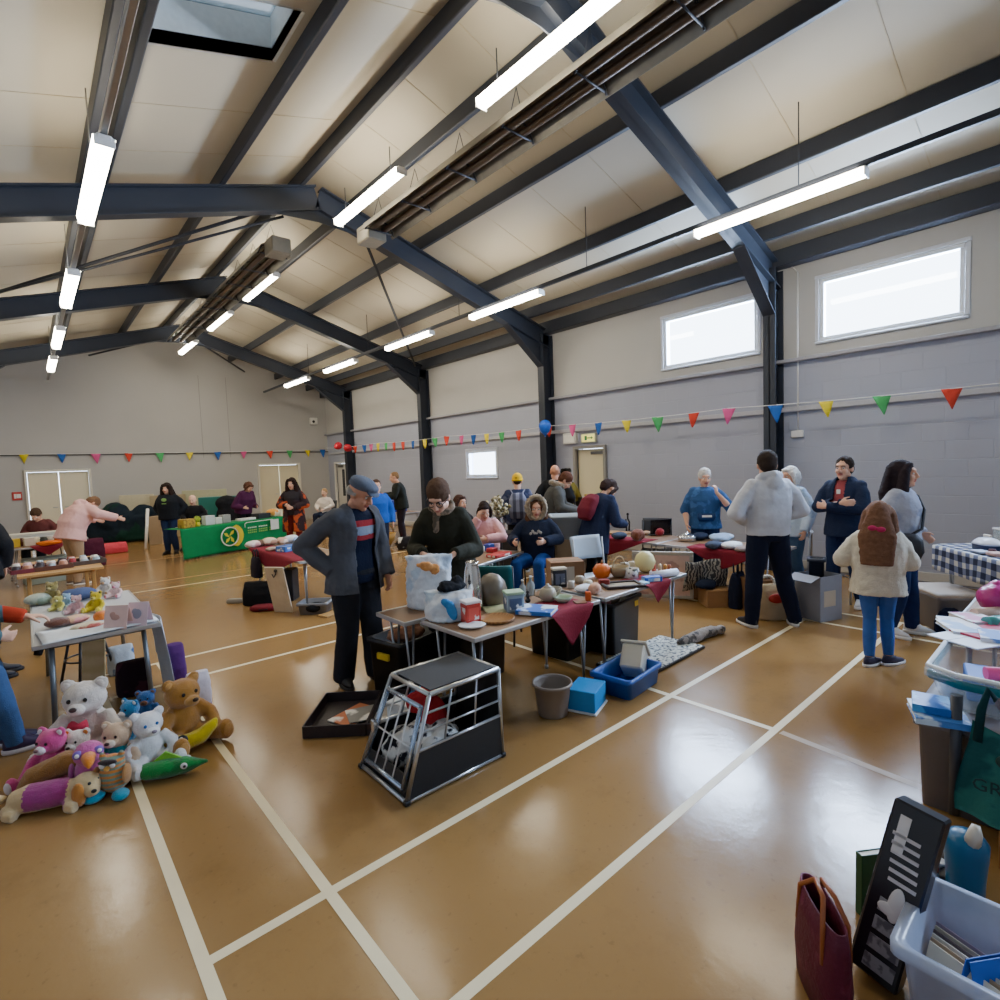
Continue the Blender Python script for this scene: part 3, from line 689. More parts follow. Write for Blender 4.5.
        if hood == 'down':
            m.tube([s.neckb+s.Rt @ V((-.085,.045,-.0)), s.neckb+s.Rt @ V((-.085,-.035,.03)), s.neckb+s.Rt @ V((0,-.085,.035)), s.neckb+s.Rt @ V((.085,-.035,.03)), s.neckb+s.Rt @ V((.085,.045,0))], [.03,.042,.05,.042,.03], 10)
            m.ell(s.neckb+s.Rt @ V((0,-.095,-.045)), (.085,.05,.09))
        return s.fin(m, name, mats, **kw)
    def trousers(s, name, mats, ease=.016, flare=0.0, ank=.03, top=.06, loose=1.0, **kw):
        m = MB(); b = s.b; u1 = s.R1 @ V((0,0,1)); F1 = s.R1 @ V((0,1,0)); e = ease
        m.rings([ring_at(s.P+V((0,0,-.09)), V((0,0,1)), V((0,1,0)), .10*b+e, .095*b+e), ring_at(s.P+V((0,0,-.02)), u1, F1, .152*b+e, .108*b+e), ring_at(s.P+u1*top, u1, F1, .140*b+e, .100*b+e)])
        for i in (-1, 1):
            h, kn, a = s.hip[i], s.knee[i], s.ank[i]
            m.ell(h+V((0,0,-.01)), (.085*b+e, .095*b+e, .09))
            m.tube([h, h+(kn-h)*.5, kn], [.086*b+e, (.074*b+e)*loose, (.056+e)*loose], 14); m.ell(kn, (.056+e)*loose)
            d = (a-kn).normalized(); m.tube([kn, kn+(a-kn)*.45, a+d*ank], [(.056+e)*loose, (.054*b+e)*loose, .040+e+flare], 14)
        kw.setdefault('disp', .010); return s.fin(m, name, mats, **kw)
    def shoes(s, upper, sole, high=0.0, big=1.0, label=None):
        for i in (-1, 1):
            a = s.ank[i]; k = s.k; m = MB(); z = a.z-.085
            m.M = Matrix.Scale(k, 4) @ Matrix.Translation(V((a.x, a.y, z))) @ Matrix.Rotation(-s.toe[i], 4, 'Z')
            def rg(z0, x, yb, yf, n=16): return [V((x*cos(2*pi*q/n)*(1 if sin(2*pi*q/n) < .3 else .93), (yf if sin(2*pi*q/n) > 0 else yb)*sin(2*pi*q/n)*1.0+.045, z0)) for q in range(n)]
            B = big
            m.use(1); m.rings([rg(.001, .046*B, .115*B, .150*B), rg(.012, .050*B, .118*B, .156*B), rg(.032, .048*B, .118*B, .154*B)])
            m.use(0); m.rings([rg(.030, .046*B, .112*B, .148*B), rg(.055, .044*B, .110*B, .125*B), rg(.080, .040*B, .108*B, .045), rg(.105+high, .040, .102*B-.005, .005)])
            part(s.t, 'shoe', m, [mat(upper, rough=.5, var=.1), mat(sole, rough=.55, var=.04)], label)
    def hm(s): m = MB(); m.M = s.Hm.copy(); return m
    def hair(s, col, style='short', vol=1.0, **kw):
        m = s.hm(); w = .94 if s.fem else 1.0; v = vol
        m.ell((0, -.022, .046), (.081*w*v, .096*v, .087*v), nu=22, nv=14)
        def cutf(q):
            p = s.Hm.inverted() @ q
            return False
        if style == 'short':
            m.ell((0, -.055, .0), (.074*w*v, .062, .075)); 
            for sx in (-1, 1): m.ell((sx*.070*w, -.012, .025), (.014, .035, .04))
        elif style == 'crop':
            m = s.hm(); m.ell((0, -.020, .044), (.0775*w, .0925, .083)); m.ell((0, -.06, .01), (.066*w, .05, .06))
        elif style == 'fringe':   # receding / bald crown
            m = s.hm(); m.tube([(-.078, .015, .005), (-.074, -.05, .0), (0, -.103, -.01), (.074, -.05, .0), (.078, .015, .005)], [.012, .026, .032, .026, .012], 10)
        elif style == 'bob':
            for sx in (-1, 1): m.tube([(sx*.070, .028, .07), (sx*.086, .012, 0), (sx*.083, .0, -.085), (sx*.066, -.005, -.10)], [.022, .026, .026, .014], 10)
            m.tube([(0, -.085, .05), (0, -.098, -.03), (0, -.085, -.10)], [.06, .066, .045], 12); m.ell((0, .058, .085), (.055, .03, .022))
        elif style in ('long', 'verylong'):
            ln = -.30 if style == 'long' else -.40
            for sx in (-1, 1): m.tube([(sx*.050, .052, .10), (sx*.084, .020, .03), (sx*.094, .0, -.10), (sx*.098, -.01, ln*.75), (sx*.082, -.01, ln)], [.026, .036*v, .046*v, .048*v, .022], 10)
            m.tube([(0, -.075, .07), (0, -.110, -.03), (0, -.132, -.16), (0, -.132, ln)], [(.05, .07), (.045, .098), (.058, .125*v), (.045, .115)], 14)
            m.ell((0, -.055, -.07), (.088, .062, .11))
        elif style == 'bun':
            m.ell((0, -.06, .0), (.070, .06, .07)); m.ell((0, -.085, .10), (.04, .04, .035))
        elif style == 'curly':
            random.seed(5)
            for q in range(46):
                a = random.uniform(-2.6, 2.6)-pi/2; z = random.uniform(-.06, .12); r = .088*sqrt(max(.12, 1-((z-.03)/.13)**2))
                m.ell((r*cos(a), -.02+r*1.1*sin(a), z), .022, nu=8, nv=6)
        kw.setdefault('disp', .010); kw.setdefault('dscale', .03)
        return s.fin(m, 'hair', [mat(col, rough=.8, var=.45, scale=34, bump=.9, spec=.12)], vox=min(s.vox, .009), smooth=3, **kw)
    def brows(s, col):
        for sx in (-1, 1):
            m = s.hm(); m.M = Matrix.Scale(s.k, 4) @ m.M; m.tube([(sx*.014, .092, .024), (sx*.03, .089, .029), (sx*.047, .074, .024)], [.004, .005, .003], 6); part(s.t, 'eyebrow', m, mat(col, rough=.8))
    def glasses(s, col='#1c1c20'):
        m = s.hm(); m.M = Matrix.Scale(s.k, 4) @ m.M
        for sx in (-1, 1):
            m.tube([(sx*.031+.024*cos(2*pi*i/14), .093-.008*(abs(cos(2*pi*i/14))), .004+.019*sin(2*pi*i/14)) for i in range(15)], .0032, 6, cap=False)
            m.tube([(sx*.056, .085, .008), (sx*.076, .04, .008), (sx*.08, -.01, .0)], .003, 5)
        m.tube([(-.008, .093, .006), (.008, .093, .006)], .003, 5); part(s.t, 'glasses', m, plas(col, .3))
    def extra(s, name, mb, mats, label=None):
        mb.v = [tuple(V(p)*s.k) for p in mb.v]; return part(s.t, name, mb, mats, label)
def emblem_pt(): pass
# ------------------------------------------------------------------ the people in the hall
_F0 = V((sin(CA), cos(CA), 0)); _R0 = V((cos(CA), -sin(CA), 0))
def pos(px, D, dz=0.0):
    q = _F0*D + _R0*(D*(px-500)/CF); q.z = dz; return q
def facing(r, a):
    d = _R0*r+_F0*a; return atan2(-d.x, d.y)
JEAN = fab('#2f4468', scale=25); DARKJ = fab('#1c2a47', scale=25); BLK = fab('#1a1b1f'); NAVY = fab('#1d2438'); CHAR = fab('#2b2c30')
SIT = {i: ((i*.12, .42, .535), (i*.13, .40, .085)) for i in (-1, 1)}
SITP = (0, 0, .555)
LAP = {i: ((i*.27, .05, .80), (i*.10, .30, .70)) for i in (-1, 1)}
def arm2(re, rw, le, lw): return {1: (re, rw), -1: (le, lw)}
HANG = arm2((.27, -.04, 1.11), (.27, .06, .87), (-.27, -.04, 1.11), (-.27, .06, .87))
POCK = arm2((.31, -.13, 1.12), (.20, .08, .97), (-.31, -.13, 1.12), (-.20, .08, .97))
# 1 elderly man in flat cap
p = Person('elderly man in a grey flat cap and open grey jacket, hand in pocket', (1.92, 3.97, 0), facing(.72, -.60), 1.70, hunch=.16, head=(.28, -.34, 0),
    arms=arm2((.31, -.23, 1.14), (.185, -.02, .945), (-.25, .02, 1.10), (-.225, .13, .86)), legs={1: ((.10, .02, .49), (.115, -.05, .085), .3), -1: ((-.10, .05, .49), (-.12, .06, .085), -.1)}, skin='ruddy', vox=.008, build=1.04, belly=.03)
p.top('jumper', [fab('#161c30'), fab('#a3323a'), fab('#8f9bb0')], ease=.018, hem=-.10, sleeve=.45, vox=.008, disp=.008,
    paint=lambda c: (1 if (1.175 < c.z < 1.215 or 1.285 < c.z < 1.33) else 2 if 1.215 <= c.z <= 1.285 else 0) if c.y > .02 and abs(c.x) < .15 else 0)
p.top('jacket', fab('#51535a', scale=5), ease=.042, hem=-.17, flare=.03, sleeve=1.0, vox=.009, disp=.022, dscale=.11, cuff=.008, collar=.02, cut=lambda c: c.y > .03 and abs(c.x+.02) < .095+.03*max(0, 1.2-c.z) and c.z < 1.50 or c.z < .77, thick=.008)
p.trousers('trousers', fab('#25262b'), ease=.026, flare=.018, ank=.045, vox=.009, loose=1.08, disp=.014)
p.shoes('#141414', '#0e0e0e')
p.hair('#a8a49c', 'fringe'); p.brows('#8a857c')
m = p.hm(); m.ell((0, -.008, .085), (.088, .108, .042), nu=24, nv=12); m.ell((0, .035, .080), (.080, .085, .034)); m.ell((0, -.02, .058), (.087, .104, .022))
m.ell((0, .098, .052), (.062, .045, .010), rot=(-.25, 0, 0)); p.fin(m, 'flat_cap', fab('#565d6c', scale=40), vox=.007, disp=.003, smooth=3)
# 2 woman in dark green coat
p = Person('woman in a dark olive coat with scarf and glasses, looking down into a white bag', pos(447, 4.70), facing(-.18, -1), 1.66, fem=True, lean=.20, hunch=.20, head=(-.05, -.22, 0),
    arms=arm2((.27, .16, 1.04), (.10, .46, 1.05), (-.28, .15, 1.04), (-.17, .46, 1.05)), hands={1: dict(D=(-.8, .5, -.1), N=(0, -.2, -1), curl=.9), -1: dict(D=(.5, .6, -.4), N=(.3, 0, -1), curl=.8)}, vox=.008, build=1.1, skin='fair', hs=1.2)
p.top('coat', fab('#2c2c22', scale=6), ease=.04, hem=-.20, flare=.05, vox=.009, disp=.02, collar=.01)
p.trousers('trousers', BLK); p.shoes('#1b1b1c', '#111111')
p.hair('#5a4232', 'short', 1.08); p.glasses('#3a2f2c'); p.brows('#3a2a20')
m = MB(); c = p.neckb; m.tube([c+p.R2 @ V((.085*cos(a), .075*sin(a)+.012, .02+.018*sin(2*a))) for a in [2*pi*i/16 for i in range(17)]], .036, 10); m.tube([c+p.R2 @ V((.03, .085, 0)), c+p.R2 @ V((.035, .125, -.12)), c+p.R2 @ V((.04, .14, -.22))], [.035, .045, .04], 10)
p.fin(m, 'scarf', fab('#8d7a68', second='#5d5446', pat='noise', pscale=14), vox=.009, disp=.016, dscale=.05)
# 3 man in pale hoodie from behind
p = Person('man in a pale grey hoodie and dark jeans seen from behind', (5.46, 2.22, 0), facing(-.12, 1), 1.77, head=(-.35, -.05, 0),
    arms=arm2((.33, -.03, 1.12), (.14, .17, 1.02), (-.35, -.03, 1.12), (-.14, .17, 1.02)), legs={1: ((.17, .03, .49), (.25, -.03, .085), .35), -1: ((-.13, .02, .49), (-.16, .02, .085), -.2)}, vox=.010, build=1.03)
p.top('hoodie', fab('#c3c6cf', scale=6), ease=.045, hem=-.03, hood='down', flare=-.005, vox=.010, disp=.026, loose=1.1, dscale=.16)
p.trousers('jeans', fab('#161c30', scale=25), ease=.02, loose=1.05, ank=.05, disp=.014); p.shoes('#23262e', '#d8d8d8'); p.hair('#352b26', 'short', 1.03)
# 4 grey haired woman in blue
p = Person('grey-haired woman in a blue top behind the jumble tables, one hand at her chin', pos(705, 7.15), facing(-.22, -1), 1.58, fem=True, build=1.12, head=(.1, -.12, 0),
    arms=arm2((.27, -.02, 1.10), (.26, .10, .90), (-.33, .12, 1.12), (-.13, .20, 1.36)), hands={-1: dict(D=(.2, .0, 1), N=(.6, -.7, 0), curl=1.0)}, vox=.011)
p.top('top', fab('#2d4f7e', second='#3d639a', pat='noise', pscale=7), ease=.035, hem=-.10, flare=.02, sleeve=.62, loose=1.15); p.trousers('trousers', fab('#223459')); p.shoes('#333333', '#222222')
p.hair('#c9c6c2', 'short', 1.08, disp=.016)
m = MB(); c = p.waist; m.tube([c+V((.17*cos(a), .125*sin(a), -.05)) for a in [2*pi*i/20 for i in range(21)]], .014, 6); m.rings([ring_at(c+V((0, .155, -.13)), V((0,0,1)), V((0,1,0)), .10, .03), ring_at(c+V((0, .165, -.08)), V((0,0,1)), V((0,1,0)), .125, .045), ring_at(c+V((0, .155, -.02)), V((0,0,1)), V((0,1,0)), .12, .03)])
bb = p.extra('bum_bag', m, fab('#1f3763')); m = MB(); m.M = Matrix.Translation(c+V((0, .203, -.055))); m.box((0,0,0), (.13, .008, .028)); p.extra('bag_stripe', m, M_white)
# 5 white haired woman behind hoodie man
p = Person('white-haired person in a pale blue shirt and jeans standing behind the man in the hoodie', pos(792, 6.5), facing(-.95, -.30), 1.58, fem=True, build=1.1, head=(0, -.05, 0), arms=HANG, vox=.012)
p.top('shirt', fab('#aebfd2', second='#93a9c6', pat='noise', pscale=6), ease=.035, hem=-.14, flare=.015); p.trousers('jeans', fab('#3f5878')); p.shoes('#c9cbd0', '#e0e0e0'); p.hair('#e2ded6', 'bob', 1.03)
# 6 man with folded arms
p = Person('dark-haired man in a navy jacket standing with folded arms by the window wall', (6.74, 1.92, 0), facing(-.86, -.5), 1.68, head=(.05, 0, 0),
    arms=arm2((.24, .10, 1.13), (-.07, .23, 1.19), (-.24, .10, 1.12), (.06, .26, 1.15)), hands={1: dict(D=(-1, -.1, .1), N=(0, -1, 0), curl=.5), -1: dict(D=(1, -.1, .1), N=(0, -1, 0), curl=.5)}, legs={1: ((.10, .04, .49), (.11, .04, .085), .2), -1: ((-.11, .0, .49), (-.13, -.1, .085), -.2)}, vox=.009, build=1.0)
p.top('shirt', fab('#a04a4e'), ease=.016, hem=-.04, sleeve=.3); p.top('jacket', fab('#1d2740'), ease=.036, hem=-.12, flare=.01, collar=.035, disp=.02, cut=lambda c: c.y > .03 and abs(c.x) < .055 and c.z > 1.2, thick=.008)
p.trousers('jeans', fab('#1d2a4c'), ease=.02); p.shoes('#d9d9dc', '#f0f0f0'); p.hair('#2f241e', 'short', 1.02); p.brows('#2f241e')
m = MB(); m.box(p.chest+V((0, .135, .06)), (.04, .01, .05)); p.extra('name_badge', m, M_white)
# 7 long haired woman with crossbody bag
p = Person('woman with long dark hair, grey top and black crossbody bag, looking right', (5.98, 1.26, 0), facing(.66, -.72), 1.63, fem=True, head=(.12, .03, 0), ears=False, arms=arm2((.25, -.10, 1.12), (.23, .06, .93), (-.27, -.02, 1.12), (-.22, .14, .98)),
    legs={1: ((.09, .03, .49), (.10, -.06, .085), .3), -1: ((-.09, .06, .49), (-.12, .08, .085), -.1)}, vox=.010, build=1.06)
p.top('top', fab('#a4a8b8', second='#8990a6', pat='noise', pscale=5), ease=.042, hem=-.08, loose=1.15, disp=.024, flare=.01); p.trousers('jeans', fab('#1b2b55', scale=25), ease=.018); p.shoes('#dedee0', '#f2f2f2'); p.hair('#2c2328', 'long', 1.06)
m = MB(); s0 = p.sh[1]
m.tube([p.sh[-1]+V((.07, -.02, .065)), p.sh[-1]+V((.09, .13, -.03)), p.chest+V((0, .185, -.02)), p.waist+V((.10, .185, -.02)), p.P+V((.22, .12, .08))], .013, 6)
m.tube([p.sh[-1]+V((.07, -.02, .065)), p.sh[-1]+V((.08, -.12, -.05)), p.chest+V((.03, -.165, -.05)), p.P+V((.22, -.06, .10))], .013, 6); bg_ = p.extra('bag_strap', m, mat('#16181f', rough=.5))
m = MB(); m.M = Matrix.Translation(p.P+V((.235, .08, -.04))) @ Matrix.Rotation(.15, 4, 'Y'); m.lathe([(.03,-.14),(.11,-.12),(.15,-.03),(.14,.08),(.10,.13),(.02,.14)], n=18, sx=.55, sy=1.0); p.extra('shoulder_bag', m, mat('#191d28', rough=.5, var=.1, bump=.3), 'black rounded shoulder bag')
# 8 girl
p = Person('young girl with long brown hair, cream fleece coat and blue leggings, seen from behind', (5.03, 1.20, 0), facing(.42, .9), 1.29, fem=True, hs=1.25, ears=False, head=(-.25, -.1, 0), arms=arm2((.28, .0, 1.10), (.20, .20, 1.12), (-.32, .04, 1.12), (-.26, .24, 1.06)),
    legs={1: ((.09, .06, .49), (.10, .0, .085), .9), -1: ((-.07, .0, .49), (-.09, -.10, .085), .7)}, vox=.008, build=1.05)
p.top('fleece_coat', plush('#d9d2c0', scale=22), ease=.065, hem=-.16, flare=.025, loose=1.2, disp=.016, dscale=.05, vox=.010); p.trousers('leggings', fab('#3a5fae', scale=20), ease=.008, ank=-.02, disp=.006); p.shoes('#2b2a48', '#e6e6ea', big=1.12)
p.hair('#7a5742', 'verylong', 1.12); m = p.hm(); m.M = Matrix.Scale(p.k, 4) @ m.M; m.ell((.03, -.178, -.10), (.032, .02, .022)); m.ell((-.03, -.178, -.09), (.032, .02, .022)); m.ell((0, -.18, -.095), (.014, .022, .014)); part(p.t, 'hair_bow', m, fab('#b5305e'))
# 9 woman black hoodie far left
p = Person('woman in a black hoodie with green print standing left of the green table', pos(168, 11.95), facing(.08, -1), 1.60, fem=True, build=1.15, arms=arm2((.32, -.10, 1.12), (.20, -.02, .95), (-.32, -.10, 1.12), (-.20, -.02, .95)), legs={1: ((.08, .03, .49), (.08, .0, .085), .2), -1: ((-.08, .03, .49), (-.09, -.05, .085), -.2)}, vox=.014)
p.top('hoodie', fab('#191c22'), ease=.045, hem=-.10, loose=1.2); p.trousers('jeans', fab('#1f2d4e')); p.shoes('#131313', '#0c0c0c'); p.hair('#2a1f1c', 'long', 1.15)
m = MB(); m.M = Matrix.Translation(p.chest+V((0, .185, .03))); m.ell((0, 0, .03), (.06, .012, .04)); m.box((0, .004, -.06), (.10, .01, .02)); p.extra('hoodie_print', m, mat('#7fae5a', rough=.7))
# 10 purple coat
p = Person('brown-haired person in a purple jacket behind the green banner table', pos(243, 13.2), facing(.75, -.35), 1.60, fem=True, lean=.22, hunch=.15, head=(0, -.25, 0), build=1.12, vox=.015, arms=arm2((.30, .02, 1.02), (.20, .25, .98), (-.30, .02, 1.02), (-.2, .25, .98)))
p.top('jacket', fab('#4a1f42'), ease=.045, hem=-.10, loose=1.15); p.trousers('trousers', BLK); p.shoes('#151515', '#101010'); p.hair('#5a3a2c', 'bob', 1.02)
# 11 woman orange
p = Person('long-haired woman in black with an orange and red patterned wrap, right of the green table', pos(293, 11.3), facing(-.05, -1), 1.62, fem=True, vox=.014, arms=arm2((.30, .02, 1.10), (.08, .22, 1.10), (-.30, .02, 1.10), (-.08, .22, 1.05)))
p.top('top', fab('#2e2a2e'), ease=.03); p.top('wrap', fab('#33262a', second='#b8502c', pat='noise', pscale=7), ease=.055, hem=-.42, flare=.04, sleeve=.9, cut=lambda c: c.y > .03 and abs(c.x) < .06 or c.z > 1.2 and abs(c.x) < .2, thick=.01); p.trousers('trousers', fab('#7c2c28')); p.shoes('#222222', '#111111'); p.hair('#2b1c1a', 'long', 1.12)
# 12 pink coat
p = Person('person in a pale pink hooded coat bending over the far left stall', (.52, 11.25, 0), facing(.45, .9), 1.62, fem=True, lean=.26, hunch=.34, head=(0, -.8, 0), vox=.012, build=1.12, arms=arm2((.34, .26, 1.22), (.44, .52, 1.12), (-.26, .26, 1.18), (-.2, .5, 1.08)))
p.top('coat', fab('#e3b3ac', scale=5), ease=.06, hem=-.14, flare=.03, hood='down', loose=1.25, disp=.022, dscale=.16); p.trousers('trousers', fab('#a58868'), ease=.02); p.shoes('#6a5a4c', '#cfc8bc'); p.hair('#7a5a40', 'short')
# 13 seated far left
p = Person('seated brown-haired person in a maroon top behind the far left stall', pos(39, 10.35), facing(.35, -1), 1.62, fem=True, pelvis=SITP, legs=SIT, arms=LAP, hunch=.2, head=(-.1, -.45, 0), vox=.014, build=1.12)
p.top('top', fab('#5b2e2c'), ease=.03, hem=-.06); p.trousers('trousers', BLK); p.shoes('#1a1a1a', '#111111'); p.hair('#4a3526', 'short', 1.08)
# 14 person in black at the left edge
p = Person('person in black trousers and coat cut off by the left edge of the photo', (-.47, 7.52, 0), facing(-.7, .7), 1.68, vox=.013, arms=HANG, lean=.34, hunch=.2, build=1.15); 
p.top('coat', BLK, ease=.05, hem=-.18, flare=.02); p.trousers('trousers', BLK, ease=.025); p.shoes('#191919', '#121212'); p.hair('#3a2a20', 'short')
# 15 seated person reaching (left edge)
p = Person('seated person in jeans and purple canvas shoes reaching onto the soft toy table, red cuff', (-.64, 4.72, 0), radians(-90), 1.66, pelvis=SITP, legs={1: ((.17, .42, .535), (.17, .50, .085), 0), -1: ((-.03, .40, .535), (.0, .44, .085), 0)}, arms=arm2((.26, .20, .86), (.06, .46, .76), (-.20, .30, .92), (-.12, .60, .83)), hands={-1: dict(D=(0, 1, -.15), N=(0, -.1, -1), curl=.5)}, lean=.25, hunch=.2, vox=.009)
p.top('jumper', [fab('#48666e'), fab('#a8341f')], ease=.03, hem=-.04, paint=lambda c: 1 if c.y > .49 else 0); p.trousers('jeans', fab('#3d5a86', scale=25)); p.shoes('#3b2d4c', '#cfc9cf'); p.hair('#5a4030', 'short')
# 15b the next person on that side
p = Person('seated person in dark clothes at the left edge, only a dark shoe showing', (-.86, 6.45, 0), radians(-90), 1.68, pelvis=SITP, legs={1: ((.12, .42, .535), (.1, .52, .085), 0), -1: ((-.1, .42, .535), (-.1, .56, .085), 0)}, arms=LAP, vox=.013, build=1.1)
p.top('jumper', NAVY, ease=.03, hem=-.04); p.trousers('trousers', BLK); p.shoes('#20222e', '#15151a'); p.hair('#4a3a30', 'short')
# 16 man in black far
p = Person('person in a black fleece standing far off by the blue crate, arm stretched left', pos(401, 12.3), facing(-.85, -.1), 1.68, lean=.08, hunch=.12, vox=.015, build=1.12, arms=arm2((.28, .14, 1.14), (.22, .40, 1.15), (-.28, .14, 1.12), (-.2, .42, 1.1)))
p.top('fleece', fab('#20231f'), ease=.04, hem=-.12); p.trousers('trousers', fab('#241c22')); p.shoes('#151515', '#101010'); p.hair('#8a6a4a', 'crop')
# 17 person in blue behind the cap man
p = Person('person in a bright blue top half hidden behind the man in the flat cap', pos(377, 9.2), facing(.4, -.9), 1.56, fem=True, vox=.014, arms=HANG, build=1.12)
p.top('top', fab('#2557b4'), ease=.03); p.trousers('trousers', NAVY); p.shoes('#22222a', '#dddddd'); p.hair('#4a3428', 'short')
# 18 pink jumper
p = Person('seated person in a pink jumper with dark bob, chin in hand at the small table', pos(484, 7.25), facing(-.1, -1), 1.62, fem=True, pelvis=SITP, legs=SIT, hunch=.12, head=(.25, -.32, 0), vox=.010, arms=arm2((.26, .22, .80), (.06, .20, 1.07), (-.27, .20, .80), (-.05, .32, .80)), hands={1: dict(D=(-.2, .1, 1), N=(-.4, -.8, 0), curl=.9)})
p.top('jumper', fab('#dba2a0', scale=6), ease=.045, hem=-.05, loose=1.15, disp=.02); p.trousers('trousers', fab('#2f5a60')); p.shoes('#222222', '#dddddd'); p.hair('#2c211d', 'bob', 1.0)
# 19 backpacker
p = Person('person in a yellow beanie with a grey backpack, seen from behind', pos(518, 8.5), facing(.05, 1), 1.58, vox=.013, arms=HANG, build=1.08)
p.top('jacket', fab('#2d3552', second='#55586e', pat='noise', pscale=8), ease=.04, hem=-.1); p.trousers('trousers', BLK); p.shoes('#191919', '#cccccc'); p.hair('#3a2a20', 'crop')
m = p.hm(); m.ell((0, -.01, .055), (.086, .102, .088)); m.tube([(.083*cos(a), -.012+.1*sin(a), .022) for a in [2*pi*i/16 for i in range(17)]], .016, 8); p.fin(m, 'beanie', fab('#e0b020', scale=40), disp=.004)
m = MB(); c = p.chest; m.rings([ring_at(c+V((0, -.215, -.30)), V((0,0,1)), V((0,1,0)), .13, .06, sq=3), ring_at(c+V((0, -.23, -.18)), V((0,0,1)), V((0,1,0)), .16, .10, sq=3), ring_at(c+V((0, -.22, .02)), V((0,0,1)), V((0,1,0)), .15, .09, sq=3), ring_at(c+V((0, -.19, .13)), V((0,0,1)), V((0,1,0)), .10, .05, sq=3)])
for i in (-1, 1): m.tube([c+V((i*.09, -.15, .13)), c+V((i*.12, -.04, .175)), c+V((i*.13, .10, .12)), c+V((i*.14, .14, -.02)), c+V((i*.15, .02, -.22)), c+V((i*.12, -.16, -.26))], .018, 6)
p.fin(m, 'backpack', fab('#7c7f94', second='#4c4f62', pat='stripex', pscale=3), disp=.012)
# 20 man with fur hood coat bending
p = Person('brown-haired person in a dark coat with fur-trimmed hood stooping beside the grey crates', pos(550, 8.1), facing(.85, -.1), 1.66, lean=.10, hunch=.28, head=(0, -.5, 0), vox=.011, build=1.06, arms=arm2((.28, .16, 1.08), (.20, .42, 1.02), (-.27, .2, 1.08), (-.18, .45, 1.0)))
p.top('coat', fab('#4b4a46', scale=6), ease=.05, hem=-.12, disp=.02, paint=None); p.trousers('trousers', fab('#26335a')); p.shoes('#222222', '#cccccc'); p.hair('#5a3626', 'short', 1.04)
m = MB(); m.tube([p.neckb+p.R2 @ V((.12*cos(a), .09*sin(a)-.03, .02)) for a in [2*pi*i/16 for i in range(17)]], .045, 10); p.fin(m, 'fur_trim', plush('#8b7a62'), disp=.03, dscale=.03)
# 20b seated with hood up
p = Person('seated person in a navy sweatshirt with a fur-edged hood pulled up, facing the camera', pos(536, 6.7), facing(-.15, -1), 1.66, fem=True, pelvis=SITP, legs={i: ((i*.14+.10, .40, .535), (i*.15+.10, .38, .085)) for i in (-1, 1)}, vox=.010, build=1.08, head=(.1, -.08, 0), arms=arm2((.31, .10, .80), (.26, .34, .80), (-.28, .10, .80), (-.12, .32, .80)))
p.top('sweatshirt', fab('#1b2236'), ease=.045, hem=-.06, loose=1.15); p.trousers('jeans', fab('#22448c')); p.shoes('#222222', '#cccccc'); p.hair('#6b4a34', 'long')
m = p.hm(); m.tube([(.105*cos(a), .045, .02+.135*sin(a)) for a in [2*pi*i/18 for i in range(19)]], .034, 10); m.ell((0, -.05, .025), (.118, .09, .142)); p.fin(m, 'fur_hood', plush('#9a8a72'), disp=.035, dscale=.03, cut=lambda c: False)
m = MB(); m.M = Matrix.Translation(p.chest+V((.0, .178, .02))) @ Matrix.Rotation(-.1, 4, 'X'); 
for k in range(6): m.ell((-.06+.025*k, 0, .02*sin(k*2)), (.018, .006, .02))
p.extra('chest_print', m, mat('#b9b4ac', rough=.7))
# 21 bald man & dark haired woman by the door
p = Person('bald man in a black jacket by the side door, back turned', pos(556, 9.4), facing(.35, .9), 1.70, vox=.014, arms=POCK, build=1.1, head=(.5, 0, 0), skin='ruddy')
p.top('jacket', BLK, ease=.045, hem=-.12); p.trousers('trousers', BLK); p.shoes('#151515', '#111111')
p = Person('woman with dark curly hair and mustard scarf beside the bald man', pos(567, 9.9), facing(-.3, .5), 1.62, fem=True, vox=.014, arms=HANG)
p.top('jacket', fab('#8d7c34', second='#2a2722', pat='noise', pscale=6), ease=.03, hem=-.1); p.trousers('trousers', BLK); p.shoes('#151515', '#111111'); p.hair('#17140f', 'curly')
# 22 red backpack
p = Person('person in a long navy coat with a maroon backpack leaning over the corner stall', pos(594, 6.7), facing(.80, .50), 1.58, fem=True, lean=.22, hunch=.25, head=(0, -.45, 0), vox=.011, build=1.05, arms=arm2((.27, .14, 1.04), (.16, .40, .98), (-.27, .16, 1.04), (-.16, .42, .98)))
p.top('coat', fab('#1f2742'), ease=.045, hem=-.30, flare=.03); p.trousers('trousers', BLK); p.shoes('#222222', '#dddddd'); p.hair('#3a2a26', 'bob')
m = MB(); R = p.R2; c = p.chest
m.rings([ring_at(c+R @ V((0, -.20, -.26)), R @ V((0,0,1)), R @ V((0,1,0)), .11, .05, sq=3), ring_at(c+R @ V((0, -.215, -.14)), R @ V((0,0,1)), R @ V((0,1,0)), .14, .085, sq=3), ring_at(c+R @ V((0, -.205, .02)), R @ V((0,0,1)), R @ V((0,1,0)), .13, .08, sq=3), ring_at(c+R @ V((0, -.175, .11)), R @ V((0,0,1)), R @ V((0,1,0)), .09, .045, sq=3)])
p.fin(m, 'backpack', fab('#6d2230'), disp=.012)
